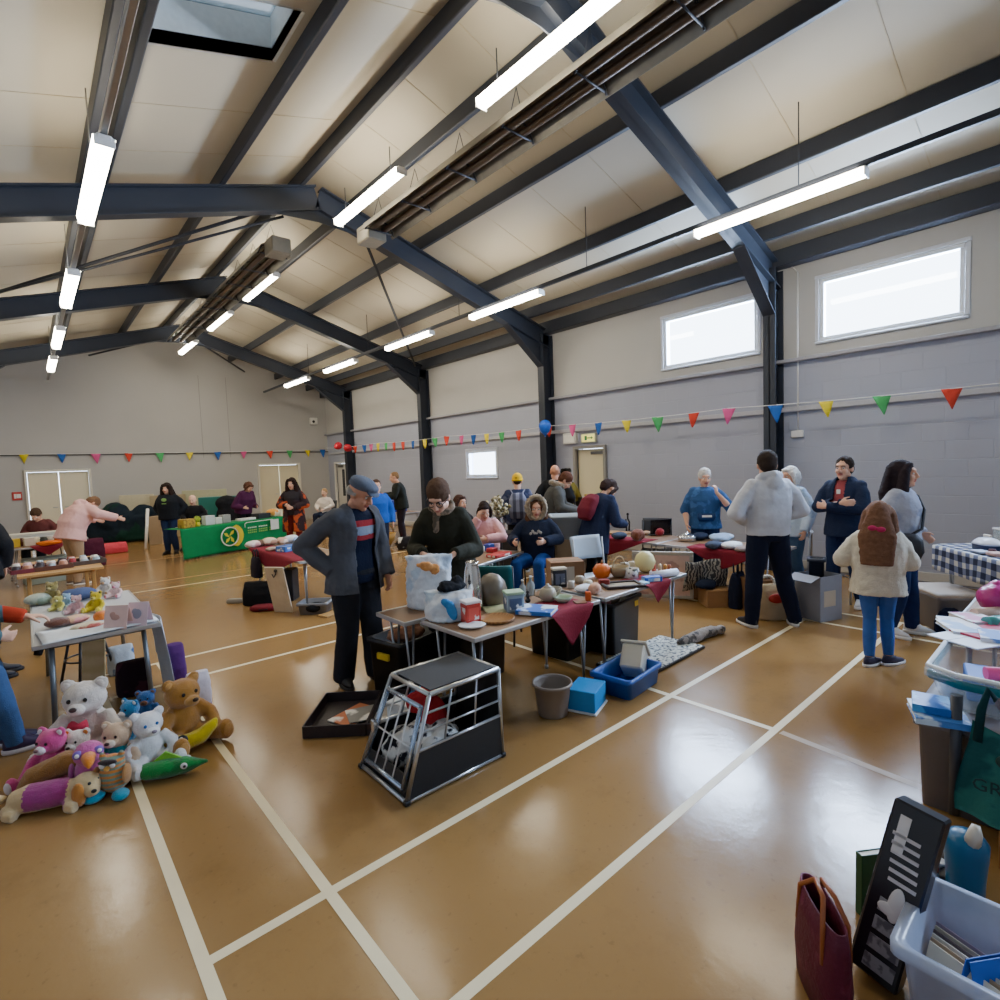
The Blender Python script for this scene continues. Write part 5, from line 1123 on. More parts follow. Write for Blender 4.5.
# ================================================================== CUDDLY TOYS (left foreground) and the toy table
def softmesh(mb, name, vox=.01, sm=3, disp=.008, ds=.03): return remesh(mb, vox, sm, disp, ds, name)
def teddy(label, loc, rz, s, col, muzzle='#e9dcc8', nose='#2a1d18', ear=None, pose='sit', shirt=None, eye='#15110f', vox=.010, snout=1.0, headrot=0.0, tilt=0.0, col2=None):
    t = thing('teddy_bear' if True else '', label, 'soft toy', loc, rz); t.rotation_euler = (tilt, 0, rz)
    m = MB(); H = Matrix.Translation(V((0, .03, .42))) @ Matrix.Rotation(headrot, 4, 'Z')
    m.ell((0, 0, .18), (.135, .12, .18)); m.M = H; m.ell((0, 0, 0), (.135, .12, .118)); m.ell((0, .085, -.03), (.07*snout, .06*snout, .05))
    for i in (-1, 1): m.ell((i*.105, -.01, .095), (.05, .028, .05))
    m.M = Matrix()
    for i in (-1, 1):
        m.tube([(i*.11, .02, .29), (i*.19, .08, .20), (i*.17, .17, .12)], [.055, .055, .05], 10); m.ell((i*.17, .175, .115), .052)
        m.tube([(i*.08, .05, .08), (i*.15, .19, .07), (i*.18, .28, .075)], [.07, .068, .06], 10); m.ell((i*.18, .30, .10), (.062, .05, .085))
    m.v = [tuple(V(p)*s) for p in m.v]
    me = softmesh(m, 'body', max(.006, vox*s*1.4), 2, .010*s, .02); o = link('body', me, [plush(col), plush(shirt or col), plush(col2 or col)], t)
    me.polygons.foreach_set('material_index', [1 if shirt and .10*s < p.center.z < .31*s and abs(p.center.x) < .15*s else 0 for p in me.polygons])
    Hs = Matrix.Scale(s, 4) @ H
    def bit(nm, c, r, mt, lb=None): q = MB(); q.M = Hs; q.ell(c, r); part(t, nm, q, mt, lb)
    bit('muzzle', (0, .128*snout, -.035), (.056*snout, .042, .042), plush(muzzle)); bit('nose', (0, .172*snout, -.018), (.024, .016, .017), plas(nose, .3))
    for i in (-1, 1): bit('eye', (i*.05, .112, .022), (.014, .010, .016), plas(eye, .15))
    for i in (-1, 1): (lambda q: (q.ell((i*.18, .344, .10), (.042, .012, .058)), setattr(q, 'v', [tuple(V(p)*s) for p in q.v]), part(t, 'foot_pad', q, plush(muzzle))))(MB())
    for i in (-1, 1): bit('inner_ear', (i*.105, .012, .095), (.030, .012, .030), plush(ear or muzzle))
    t['category'] = 'soft toy'
    return t
def at3(px, py, z=0): q = at(px, py, z); return (q.x, q.y, z)
t = teddy('big cream white teddy bear at the back of the toy heap, under the table edge', at3(92, 752), facing(.25, -1), .86, '#d9cfc4', '#e4dacd', '#3b2a26', shirt='#d4c4b8')
m = MB(); m.tube([(-.05*.86, .14*.86, .27*.86), (0, .155*.86, .26*.86), (.05*.86, .14*.86, .27*.86)], [.03, .02, .03], 8); part(t, 'bow', m, fab('#c2384c'))
teddy('hot pink teddy bear with white muzzle at the left of the toy heap', at3(58, 779), facing(-.1, -1), .56, '#d4498a', '#e9dfe2', '#7a5a60')
teddy('beige teddy with teal scarf in the middle of the toy heap', at3(122, 772), facing(.1, -1), .56, '#d3b392', '#e8d6be', '#3a2822', shirt='#1f8f9c')
teddy('white polar bear toy with big blue eyes facing right in the toy heap', at3(150, 764), facing(.75, -.65), .60, '#e6e6e6', '#f0f0f0', '#8a7f8c', eye='#2a62a8', snout=1.15)
teddy('big golden brown teddy bear sitting at the right of the toy heap', at3(184, 742), facing(.85, -.5), .78, '#a9742f', '#c08b48', '#2d1a10', snout=1.1)
teddy('small blue and white soft toy behind the white polar bear', at3(134, 735), facing(-.3, -1), .45, '#2a7fb8', '#eaeaea', '#e9e9e9', shirt='#e4e4e4')
teddy('small blue and brown toy leaning at the table leg behind the heap', at3(148, 722), facing(.4, -1), .42, '#2c5f9e', '#7a4a2c', '#3a2418')
teddy('small white faced toy with orange ears between the pink and beige teddies', at3(82, 772), facing(.1, -1), .48, '#e7dcd2', '#f2ece6', '#2a1d18', ear='#e8842e', shirt='#e07a30')
# long cream dog with purple jumper
t = thing('toy_dog', 'long cream toy dog in a purple jumper lying in front of the toy heap', 'soft toy', at3(54, 807), radians(-24)); m = MB()
m.tube([(-.24, 0, .085), (-.14, 0, .095), (.04, 0, .10), (.14, 0, .10)], [.07, .095, .095, .075], 14); m.ell((.21, -.02, .13), (.095, .085, .09)); m.ell((.26, -.07, .11), (.05, .05, .045))
for x, y in ((-.24, -.07), (-.25, .07), (.12, -.09), (.13, .09)): m.tube([(x, y*.5, .07), (x+.02, y*1.2, .035), (x+.06, y*1.4, .03)], [.05, .045, .04], 8)
m.tube([(-.28, 0, .11), (-.34, 0, .15), (-.36, .02, .13)], [.03, .025, .015], 8)
me = softmesh(m, 'body', .010, 3, .008); o = link('body', me, [plush('#dcc08e'), plush('#a3307f')], t); me.polygons.foreach_set('material_index', [1 if -.14 < p.center.x < .11 and p.center.z > .035 else 0 for p in me.polygons])
for y in (-.095, .085): m = MB(); m.ell((.19, y, .10), (.045, .022, .085)); part(t, 'ear', m, plush('#d38a3c'))
m = MB(); m.ell((.29, -.115, .12), (.018, .012, .014)); part(t, 'nose', m, M_black)
t.scale = (.74,)*3
for y in (-.085, -.03): m = MB(); m.ell((.255 if y < -.05 else .285, y, .165), .011); part(t, 'eye', m, M_black)
# arched brown toy behind the dog
m = MB(); m.tube([(-.20, 0, .03), (-.14, 0, .11), (0, 0, .155), (.14, 0, .13), (.22, 0, .06)], [.04, .06, .065, .06, .035], 12); m.ell((.21, 0, .05), (.05, .045, .04))
o = link('toy_snake', softmesh(m, 'toy_snake', .010), plush('#9a6c34')); o.location = at3(68, 790); o.rotation_euler = (0, 0, radians(-20)); tag(o, 'arched brown furry toy behind the purple jumper dog', 'soft toy')
# pink bird
t = thing('toy_bird', 'pink toy bird with orange beak behind the purple jumper dog', 'soft toy', at3(92, 789), facing(.6, -.8)); m = MB()
m.ell((0, 0, .10), (.075, .08, .10)); m.ell((0, .02, .215), (.07, .07, .065)); m.tube([(0, -.07, .08), (0, -.14, .10)], [.04, .015], 8)
part(t, 'body', MB(), M_white) if False else link('body', softmesh(m, 'body', .009), plush('#c65a9a'), t)
m = MB(); m.tube([(0, .075, .215), (0, .13, .20), (0, .15, .185)], [.035, .022, .006], 10); part(t, 'beak', m, plush('#e8862c'))
for i in (-1, 1):
    m = MB(); m.ell((i*.045, .065, .235), (.024, .014, .024)); e = part(t, 'eye', m, plas('#7a5ab0', .3)); m = MB(); m.ell((i*.049, .078, .236), (.011, .006, .011)); part(e, 'pupil', m, M_white)
    m = MB(); m.ell((i*.078, -.01, .11), (.018, .055, .06)); part(t, 'wing', m, plush('#a8468a'))
# striped owl
t = thing('toy_owl', 'orange and teal striped toy owl with teal feet at the front of the heap', 'soft toy', at3(115, 793), facing(.15, -1)); m = MB()
m.ell((0, 0, .13), (.10, .08, .12)); m.ell((0, .0, .235), (.085, .07, .06))
for i in (-1, 1): m.ell((i*.065, 0, .285), (.022, .018, .035))
link('body', softmesh(m, 'body', .009), plush('#7e9a86', second='#dd8a3c', pat='stripez', pscale=9), t)
m = MB(); m.ell((0, .06, .265), (.065, .02, .022)); part(t, 'brow', m, plush('#3a2c2a'))
m = MB(); m.ell((0, .075, .225), (.018, .022, .02)); part(t, 'beak', m, plush('#e0a040'))
for i in (-1, 1):
    m = MB(); m.ell((i*.085, .09, .035), (.055, .07, .035), rot=(0, 0, -i*.5)); part(t, 'foot', m, plush('#1795b4'))
    m = MB(); m.ell((i*.035, .068, .245), (.02, .01, .02)); part(t, 'eye', m, plas('#e9e9e9', .3))
    m = MB(); m.ell((i*.10, .02, .15), (.022, .05, .07)); part(t, 'wing', m, plush('#c08a52'))
t.scale = (.74,)*3
# green fish
t = thing('toy_fish', 'bright green toy fish lying at the front right of the toy heap', 'soft toy', at3(163, 778), radians(-24)); m = MB()
m.rings([[V((x, ry*cos(2*pi*k/14), .055+rz_*sin(2*pi*k/14))) for k in range(14)] for x, ry, rz_ in ((-.17, .012, .02), (-.08, .045, .045), (.02, .06, .055), (.12, .05, .045), (.20, .02, .018), (.235, .006, .008))]); link('body', softmesh(m, 'body', .008, 2, .004), plush('#148a3a', second='#0e6f30', pat='noise', pscale=10), t)
m = MB(); m.slab([(-.15, 0, .05), (-.26, .06, .10), (-.28, .05, .02), (-.22, 0, .05), (-.27, -.05, .08), (-.25, -.07, .01)], (0, 0, 1), .02); part(t, 'tail', m, plush('#7cc832'))
m = MB(); m.slab([(-.06, 0, .09), (.02, .0, .15), (.10, 0, .10), (.02, 0, .08)], (0, 1, 0), .012); part(t, 'fin', m, plush('#7cc832'))
for y in (-1, 1): m = MB(); m.ell((.12, y*.045, .07), (.018, .010, .018)); e = part(t, 'eye', m, M_white); m = MB(); m.ell((.125, y*.054, .071), .008); part(e, 'pupil', m, M_black)
# yellow banana shaped toy
t = thing('toy_banana', 'yellow curved toy with a black and white eye lying across the brown teddy', 'soft toy', at3(184, 752, .0), radians(-15)); m = MB()
m.tube([(-.14, 0, .16), (-.10, 0, .09), (0, 0, .055), (.10, 0, .08), (.17, 0, .14), (.19, 0, .17)], [.022, .045, .05, .048, .032, .012], 12); link('body', softmesh(m, 'body', .008, 2, .004), plush('#d8c016'), t)
m = MB(); m.ell((.0, -.045, .095), (.032, .016, .032)); e = part(t, 'eye', m, M_black); m = MB(); m.ell((-.004, -.058, .108), .012); part(e, 'eye_white', m, M_white)
m = MB(); m.ell((0, 0, .018), (.035, .022, .018)); q = at3(217, 735); o = link('tissue', softmesh(m, 'tissue', .006, 1, .008), M_white); o.location = q; tag(o, 'small crumpled white tissue beside the golden brown teddy', 'tissue')
# ---- on the toy table -------------------------------------------------------
def lump(name, label, cat, px, py, z, r, col, second=None, pat='noise', ps=12, parts=3, seed=0, plushy=True, rz=0.0, disp=.02):
    "soft irregular item resting at height z"
    random.seed(seed+int(px*7+py)); m = MB(); m.ell((0, 0, r[2]), r)
    for i in range(parts): a = random.uniform(0, 6.28); m.ell((r[0]*.6*cos(a), r[1]*.6*sin(a), r[2]*random.uniform(.7, 1.2)), (r[0]*.5, r[1]*.5, r[2]*.75))
    zmin = min(v[2] for v in m.v); m.v = [(x, y, max(0.0, zz)) for x, y, zz in m.v]
    k = plush if plushy else fab
    o = link(name, softmesh(m, name, max(.006, min(r)*.16), 2, disp*min(r)*6, .04), k(col, second=second, pat=pat, pscale=ps) if second else k(col))
    q = at(px, py, z); o.location = (q.x, q.y, z); o.rotation_euler = (0, 0, rz); return tag(o, label, cat)
def toyhead(t, s, cols=('#15110f',)):
    pass
def mini(label, px, py, size, col, muz, z=TZ, rz=None, **k):
    return teddy(label, (*at(px, py, z).xy, z), facing(.1, -1) if rz is None else rz, size, col, muz, vox=.012, **k)
mini('small yellow soft toy with black ears on the toy table', 98, 611, .30, '#ddc42a', '#f0e070', ear='#222222')
mini('small pink and white soft toy on the toy table left of the yellow one', 78, 613, .27, '#e3b8bc', '#f2e3e2')
mini('small pale blue soft toy on the toy table behind the peach ones', 68, 607, .22, '#8fb2cf', '#dfe8ee')
mini('small lime yellow soft toy at the left of the toy table', 60, 610, .22, '#cfc869', '#efe9b8')
mini('olive brown teddy at the back left of the toy table', 53, 598, .34, '#9a8a4e', '#b7a66a')
mini('white and tan soft toy at the back right of the toy table', 105, 592, .30, '#e2dbd2', '#c79a6c')
mini('pink and white soft toy at the right rear corner of the toy table', 117, 597, .26, '#e6c6c6', '#d88090')
lump('soft_toy', 'orange round soft toy in front of the yellow one on the toy table', 'soft toy', 102, 621, TZ, (.055, .05, .04), '#e07a2c')
lump('soft_toy', 'peach and cream flat soft toy in the middle of the toy table', 'soft toy', 76, 623, TZ, (.09, .07, .03), '#e8b98c', '#e6a0a0', ps=8)
lump('soft_toy', 'cream flat toy with red trim at the front of the toy heap on the table', 'soft toy', 88, 629, TZ, (.10, .06, .025), '#ecd9b0', '#cc6a5a', ps=7)
lump('soft_toy', 'dark brown fluffy toy held at the left of the toy table', 'soft toy', 58, 627, TZ, (.08, .06, .035), '#6b4232')
lump('soft_toy', 'pale green soft bundle at the back left of the toy table', 'soft toy', 38, 600, TZ, (.10, .08, .05), '#b9c2ae', '#8fa08c', ps=7)
lump('folded_jeans', 'folded blue denim jeans at the back of the toy table', 'clothes', 80, 600, TZ, (.13, .10, .055), '#4d5a80', plushy=False)
m = MB(); m.grid(lambda u, v: V((-.33+.66*u, -.17+.42*v, .004+.006*sin(9*u)*sin(5*v)+.012*abs(sin(3*v+u)))), 18, 12); o = solo('white_cloth', m, fab('#d6dce0', bump=.2), 'crumpled white cloth along the front edge of the toy table', 'cloth', (.33, 4.76, TZ), .08); solidify(o, .004, 1)
for i, (px, py, c, w, lb) in enumerate(((119, 628, '#e2bfb6', .16, 'pink card with a small drawing, left of the pair standing on the toy table'), (142, 626, '#dfc6cc', .14, 'pink card with a blue grey cartoon smudge, right of the pair on the toy table'))):
    t = thing('greeting_card', lb, 'card', (*at(px, py, TZ).xy, TZ), facing(.05, -1))
    for s, nm in ((1, 'front_leaf'), (-1, 'back_leaf')): m = MB(); m.slab([(-w/2, .0, .165), (w/2, 0, .165), (w/2, s*.045, 0), (-w/2, s*.045, 0)], (0, s, .2), .002); part(t, nm, m, mat(c, rough=.5))
    m = MB(); m.M = Matrix.Rotation(atan2(.045, .165), 4, 'X'); m.ell((0, .0505, .075), (.03, .0015, .035 if i else .02)); m.ell((.02, .0505, .095), (.02, .0015, .02)); part(t, 'picture', m, mat('#8f93a8' if i else '#c79a8c', rough=.6))
m = MB()
def hang(u, v): return V((.685+.05*v+.02*sin(8*u+2*v), 4.66+.62*u+.05*v*sin(5*u), TZ+.006-.60*v*(.8+.2*sin(3*u+1))))
m.grid(hang, 22, 14); o = solo('white_sheet', m, fab('#bfc6d0', bump=.2), 'white sheet hanging down the right side of the toy table', 'cloth'); solidify(o, .004, 0)
def sack(name, label, cat, px, py, d, col, second=None, rz=0.0, z=0.0, pat='noise', ps=6, handles=None):
    t = thing(name, label, cat, (*at(px, py, z).xy, z), rz); L, W, H = d; m = MB()
    m.rings([ring_at(V((0, 0, zz)), V((0,0,1)), V((0,1,0)), L/2*k, W/2*q, 20, 3) for zz, k, q in ((0, .92, .9), (.03*H, 1, 1), (.5*H, 1.0, 1.02), (.85*H, .95, .7), (H, .9, .35))])
    me = softmesh(m, 'bag_body', max(.008, min(L, W)*.05), 2, .03*min(L, W)*2, .09); link('bag_body', me, fab(col, second=second, pat=pat, pscale=ps) if second else fab(col), t)
    if handles:
        for s in (-1, 1): m = MB(); m.tube([(-L*.22, s*W*.12, H*.95), (-L*.20, s*W*.14, H*1.25), (0, s*W*.15, H*1.36), (L*.20, s*W*.14, H*1.25), (L*.22, s*W*.12, H*.95)], .010, 6); part(t, 'handle', m, fab(handles))
    return t
sack('bag', 'purple bag standing behind the white sheet at the toy table', 'bag', 178, 684, (.12, .30, .34), '#4a2362')
sack('bag', 'white bag printed in purple and pink beside the golden brown teddy', 'bag', 200, 712, (.16, .14, .30), '#ddd6de', '#8a6a98', rz=.2)
sack('bag', 'dark maroon bag under the toy table', 'bag', 135, 692, (.24, .22, .26), '#2a1c26', '#4b2a38')
sack('carrier_bag', 'clear and blue carrier bag under the toy table behind the maroon bag', 'bag', 122, 672, (.20, .18, .24), '#b8c4d0', '#31598c')
m = MB(); m.box((0, 0, .20), (.16, .012, .40), rot=(.18, 0, 0)); solo('board_offcut', m, wood('#d8c69a', '#cbb684'), 'cream wooden board leaning under the toy table', 'board', (*at(96, 690).xy, .004), facing(.3, -1))
q = at(38, 600); m = MB(); m.tube([(0, 0, .02), (.06, .1, .20), (.10, .2, .40)], [.035, .05, .04], 8); 
o = link('umbrella', m.mesh('umbrella'), BLK); o.location = (-.02, 6.9, 0); tag(o, 'folded black umbrella leaning under the pale wooden table', 'umbrella')
# ================================================================== GOODS ON AND UNDER THE STALLS
def P3(px, py, z): q = at(px, py, z); return (q.x, q.y, z)
def turned(name, label, cat, loc, prof, mt, n=20, sx=1, sy=1, rz=0.0, rot=None, extra=None, pname='vessel'):
    t = thing(name, label, cat, loc, rz, rot=rot); m = MB(); m.lathe(prof, n=n, cap=True, sx=sx, sy=sy); part(t, pname, m, mt)
    if extra:
        for nm, mb, mm in extra: part(t, nm, mb, mm)
    return t
def bowlp(r, h, w=.006): return [(r*.45, 0), (r*.5, .002), (r*.85, h*.5), (r, h), (r-w, h), (r*.85-w, h*.5), (r*.45, w), (0.001, w)]
def mugp(r, h, w=.005): return [(r*.9, 0), (r, .004), (r, h), (r-w, h), (r-w, w*1.5), (.001, w*1.5)]
def vasep(r, h): return [(r*.5, 0), (r*.75, h*.08), (r, h*.38), (r*.8, h*.65), (r*.38, h*.84), (r*.5, h), (r*.42, h), (r*.3, h*.84), (.001, h*.8)]
def bottlep(r, h): return [(r*.95, 0), (r, .005), (r, h*.58), (r*.8, h*.68), (r*.34, h*.78), (r*.32, h*.97), (r*.36, h*.97), (r*.36, h), (.001, h)]
def jarp(r, h): return [(r*.8, 0), (r, h*.1), (r, h*.75), (r*.8, h*.86), (r*.82, h), (.001, h)]
def mug(label, loc, r, h, col, rz=0.0):
    hd = MB(); hd.tube([(r*.95, 0, h*.8), (r*1.5, 0, h*.75), (r*1.6, 0, h*.45), (r*.98, 0, h*.22)], .006, 6)
    return turned('mug', label, 'mug', loc, mugp(r, h), plas(col, .3), rz=rz, extra=[('handle', hd, plas(col, .3))])
def bottle(label, loc, r, h, col, cap='#c0a050', glass=True):
    c = MB(); c.cyl((0, 0, h*.97), (0, 0, h*1.05), r*.38)
    return turned('bottle', label, 'bottle', loc, bottlep(r, h), mat(col, rough=.08, var=.05, trans=.6 if glass else 0), extra=[('cap', c, plas(cap))])
def book(label, loc, d, col, rz=0.0, art=None, rot=None, name='book', cat='book'):
    L, W, H = d; t = thing(name, label, cat, loc, rz, rot=rot); m = MB(); m.box((0, 0, H*.06), (L, W, H*.12), bv=.001); m.box((0, 0, H*.94), (L, W, H*.12), bv=.001); m.box((-L/2+.002, 0, H/2), (.004, W, H*.9), bv=.001); part(t, 'cover', m, mat(col, rough=.4, second=art, pat='noise', pscale=9) if art else mat(col, rough=.4))
    m = MB(); m.box((.002, 0, H/2), (L-.010, W-.008, H*.76), bv=.001); part(t, 'pages', m, mat('#e4dfd2', rough=.7)); return t
def boxy(name, label, cat, loc, d, col, rz=0.0, lid=None, panel=None, second=None, ps=8, rot=None):
    L, W, H = d; t = thing(name, label, cat, loc, rz, rot=rot); m = MB(); m.box((0, 0, H/2), d, bv=min(.006, H*.2)); part(t, 'body', m, mat(col, rough=.45, second=second, pat='noise', pscale=ps) if second else mat(col, rough=.45))
    if lid: m = MB(); m.box((0, 0, H+.01), (L+.008, W+.008, .02), bv=.004); part(t, 'lid', m, plas(lid, .4))
    if panel:
        for s, ax in ((-1, 1), (-1, 0)):
            m = MB(); c = (0, s*(W/2+.001), H/2) if ax else (s*(L/2+.001), 0, H/2); dd = (L*.7, .003, H*.6) if ax else (.003, W*.7, H*.6); m.box(c, dd, bv=.0005); part(t, 'printed_panel', m, mat(panel, rough=.4, second='#e8e4dc', pat='noise', pscale=14))
    return t
def pile(label, px, py, z, r, col, second=None, cat='clothes', name='folded_clothes', ps=6, rz=0.0): return lump(name, label, cat, px, py, z, r, col, second, ps=ps, plushy=False, rz=rz, parts=4)
IR = facing(1, 0)-pi/2*0   # heading helpers
RZ = -CA
# ---- near end of the brown tables
sk1 = P3(434, 619, TZ)
def plasticbag(label, loc, d, col, second, rz, tall=True, hands=False):
    t = thing('carrier_bag', label, 'bag', loc, rz); L, W, H = d; random.seed(int(H*100)); m = MB()
    m.rings([[V((L/2*k*cos(a)*(1+.06*sin(5*a+zz*9)), W/2*q*sin(a)*(1+.08*cos(4*a+zz*14)), zz*H)) for a in [2*pi*i/28 for i in range(28)]] for zz, k, q in ((0, .9, .9), (.04, 1, 1), (.3, 1.03, 1.0), (.6, 1.0, .9), (.85, .98, .7), (1.0, 1.05, .45))], cap=True)
    me = softmesh(m, 'bag_body', .010, 1, .03, .07); link('bag_body', me, mat(col, rough=.3, second=second, pat='noise', pscale=7, bump=.3), t); return t
t = plasticbag('tall white carrier bag with orange contents showing, held by the woman in olive', (2.26, 3.42, TZ), (.34, .22, .40), '#dfe3e8', '#b9c8d8', RZ+.1)
m = MB(); m.ell((0.0, -.10, .33), (.07, .025, .035), rot=(0, .3, 0)); m.ell((.05, -.10, .31), (.04, .022, .04)); m.ell((-.05, -.102, .345), (.04, .02, .018)); link('orange_contents', softmesh(m, 'orange_contents', .006, 2, .02), mat('#d8924e', rough=.5), t)  # orange contents seen through the bag, shaped as a lump on its side
t = plasticbag('lower white carrier bag with blue print, black cloth on top, near table end', (2.17, 3.05, TZ), (.33, .24, .20), '#e2e6ea', '#c3d2de', RZ)
m = MB(); m.ell((.03, -.118, .09), (.035, .022, .075), rot=(0, -.3, 0)); m.ell((.0, -.118, .14), (.045, .02, .03), rot=(0, .5, 0)); link('blue_print', softmesh(m, 'blue_print', .006, 2, .015), mat('#2f84c6', rough=.5), t)
m = MB(); m.ell((0, 0, .03), (.12, .07, .03)); m.ell((.05, .01, .06), (.05, .04, .04)); m.ell((-.04, 0, .05), (.06, .05, .03)); o = link('black_cloth', softmesh(m, 'black_cloth', .009, 2, .02), BLK); o.location = (2.20, 3.05, TZ+.19); tag(o, 'crumpled black cloth on top of the lower white carrier bag', 'cloth')
bx = pos(468, 3.9)
turned('urn', 'tall polished silver urn standing behind the red and white box', 'urn', P3(469, 608, TZ), [(.055, 0), (.07, .01), (.075, .05), (.066, .2), (.055, .30), (.045, .34), (.05, .36), (.04, .36), (.03, .33), (.001, .33)], met('#c9c2b8', .12), n=28)
turned('globe', 'round dull brown globe pot behind the green lidded tin', 'pot', P3(491, 604, TZ), [(.05, 0), (.09, .02), (.115, .08), (.118, .12), (.10, .18), (.06, .225), (.02, .24), (.001, .241)], mat('#6e6250', rough=.35, var=.2), n=28)
boxy('tea_carton', 'red and white printed carton at the near end of the brown table', 'box', P3(471, 622, TZ), (.11, .10, .135), '#c23a30', RZ+.5, panel='#d8574a', lid='#e9e0da')
m = MB(); m.lathe([(.03, 0), (.06, .004), (.075, .018), (.07, .02), (.05, .012), (.001, .010)], sx=1.25); solo('white_dish', m, plas('#e9e9e6', .25), 'small oval white dish on the table corner nearest the dog cage', 'dish', P3(472, 627, TZ), RZ)
boxy('cork_board', 'yellow green board lying beside the red and white carton', 'board', P3(498, 610, TZ), (.20, .20, .012), '#b9b483', RZ+.3)
t = turned('wooden_tray', 'round wooden tray with a metal rim at the table front edge', 'tray', P3(497, 620, TZ), [(.10, 0), (.118, .004), (.122, .02), (.116, .02), (.108, .008), (.001, .008)], wood('#a8763e', '#8a5c2c'), n=28)
boxy('storage_tin', 'square tin with pale green lid and picture sides on the brown table', 'tin', P3(514, 611, TZ), (.13, .11, .13), '#8fa0a8', RZ+.25, lid='#a9c4a0', panel='#4a5a78')
t = book('blue book with a white pictured cover lying across the maroon cloth', P3(537, 612, TZ+.006), (.20, .26, .03), '#2a68c0', RZ+1.2, art='#d8e4f0')
m = MB(); m.ell((0, 0, .02), (.025, .02, .02)); m.ell((.0, 0, .055), (.018, .016, .02)); m.ell((0, .0, .085), .014); o = link('figurine', softmesh(m, 'figurine', .004, 2, 0), plas('#16181d')); o.location = P3(528, 603, TZ); tag(o, 'small black figurine behind the blue book', 'figurine')
for i, (px, py, r, h, c, lb) in enumerate(((521, 596, .028, .13, '#c8d4d8', 'clear glass bottle, left of the pair behind the tin'), (531, 595, .032, .15, '#d2dde0', 'clear glass decanter, right of the pair behind the tin'))): bottle(lb, P3(px, py, TZ), r, h, c, '#d8dcdc')
mug('black tall mug beside the pale box behind the decanters', P3(541, 586, TZ), .038, .10, '#1c1d22')
boxy('game_box', 'black and cream upright box behind the decanters', 'box', P3(548, 585, TZ), (.12, .07, .15), '#26262a', RZ+.2, lid='#d9cfb8', panel='#5a5f70')
# teapot and pots
sp, hd, ld = MB(), MB(), MB(); sp.tube([(.05, 0, .04), (.085, 0, .06), (.105, 0, .10)], [.016, .012, .009], 8); hd.tube([(-.055, 0, .09), (-.10, 0, .09), (-.105, 0, .05), (-.06, 0, .03)], .007, 6); ld.lathe([(.035, .105), (.03, .115), (.012, .122), (.012, .135), (.001, .138)], n=16)
turned('teapot', 'beige teapot in the middle of the brown tables', 'teapot', P3(548, 601, TZ), [(.035, 0), (.06, .02), (.07, .055), (.055, .095), (.035, .107), (.001, .107)], plas('#a59a84', .3), rz=RZ, extra=[('spout', sp, plas('#a59a84', .3)), ('handle', hd, plas('#a59a84', .3)), ('lid', ld, plas('#a59a84', .3))])
turned('bowl', 'pale green bowl beside the beige teapot', 'bowl', P3(563, 602, TZ), bowlp(.075, .045), plas('#a9bda0', .3))
turned('bowl', 'grey stoneware bowl just behind the teapot', 'bowl', P3(556, 593, TZ), bowlp(.06, .05), plas('#8f8a7e', .4))
pile('blue and white crumpled cloth on the brown tables', 578, 594, TZ, (.10, .08, .03), '#d9dee8', '#7f93c4', 'cloth', 'cloth')
pile('peach pink soft item beside the blue and white cloth', 594, 594, TZ, (.06, .05, .045), '#d8a890', '#e9cfc4', 'cloth', 'cloth')
boxy('orange_carton', 'small bright orange carton at the front edge of the brown tables', 'box', P3(603, 600, TZ), (.045, .04, .07), '#dd5f2c', RZ)
boxy('coaster_set', 'small brown coaster block at the front of the brown tables', 'coaster', P3(585, 604, TZ), (.09, .08, .012), '#8a6248', RZ+.2)
t = thing('photo_frame', 'dark wooden picture frame lying on the brown tables near the blue box', 'frame', P3(622, 586, TZ), RZ+.15); m = MB()
for c, d in (((0, .095, .012), (.34, .03, .022)), ((0, -.095, .012), (.34, .03, .022)), ((.155, 0, .012), (.03, .16, .022)), ((-.155, 0, .012), (.03, .16, .022))): m.box(c, d, bv=.003)
part(t, 'moulding', m, mat('#2a1c18', rough=.4)); m = MB(); m.box((0, 0, .006), (.29, .17, .008)); part(t, 'picture', m, mat('#a89a82', rough=.3, second='#6d6a60', pat='noise', pscale=8))
st = MB(); st.tube([(0, 0, .13), (.005, 0, .15), (.015, .0, .165)], [.012, .010, .008], 8)
t = thing('pumpkin_jar', 'bright orange pumpkin shaped jar on the brown tables', 'jar', P3(602, 578, TZ)); m = MB()
m.rings([[V((r*(1+.08*abs(cos(4*a)))*cos(a), r*(1+.08*abs(cos(4*a)))*sin(a), z)) for a in [2*pi*i/32 for i in range(32)]] for r, z in ((.03, 0), (.055, .01), (.075, .05), (.075, .09), (.05, .125), (.015, .132))]); part(t, 'vessel', m, plas('#d8661c', .35)); part(t, 'stalk', st, plas('#7a4a20', .5))
boxy('red_tin', 'dark red low tin under the pumpkin jar front', 'tin', P3(604, 585, TZ), (.09, .06, .05), '#8c2420', RZ)
t = thing('basket', 'pale wicker basket between the pumpkin jar and the floral pot', 'basket', P3(619, 577, TZ)); m = MB(); m.lathe(bowlp(.095, .10, .008), n=24); part(t, 'bowl', m, mat('#b8a684', rough=.8, second='#8a7654', pat='stripez', pscale=30)); m = MB(); m.tube([(.09*cos(pi*i/10), 0, .10+.09*sin(pi*i/10)) for i in range(11)], .006, 6); part(t, 'handle', m, mat('#a08c68', rough=.8))
turned('plant_pot', 'white pot with dark floral pattern beside the yellow ball', 'pot', P3(632, 578, TZ), mugp(.06, .09), mat('#e2e0da', rough=.35, second='#4a4f48', pat='noise', pscale=22))
turned('ball', 'pale yellow ball at the back right of the brown tables', 'ball', P3(645, 572, TZ), [(.001, 0), (.04, .006), (.08, .04), (.10, .10), (.08, .16), (.04, .194), (.001, .2)], plas('#d9cf92', .45), n=24, pname='shell')
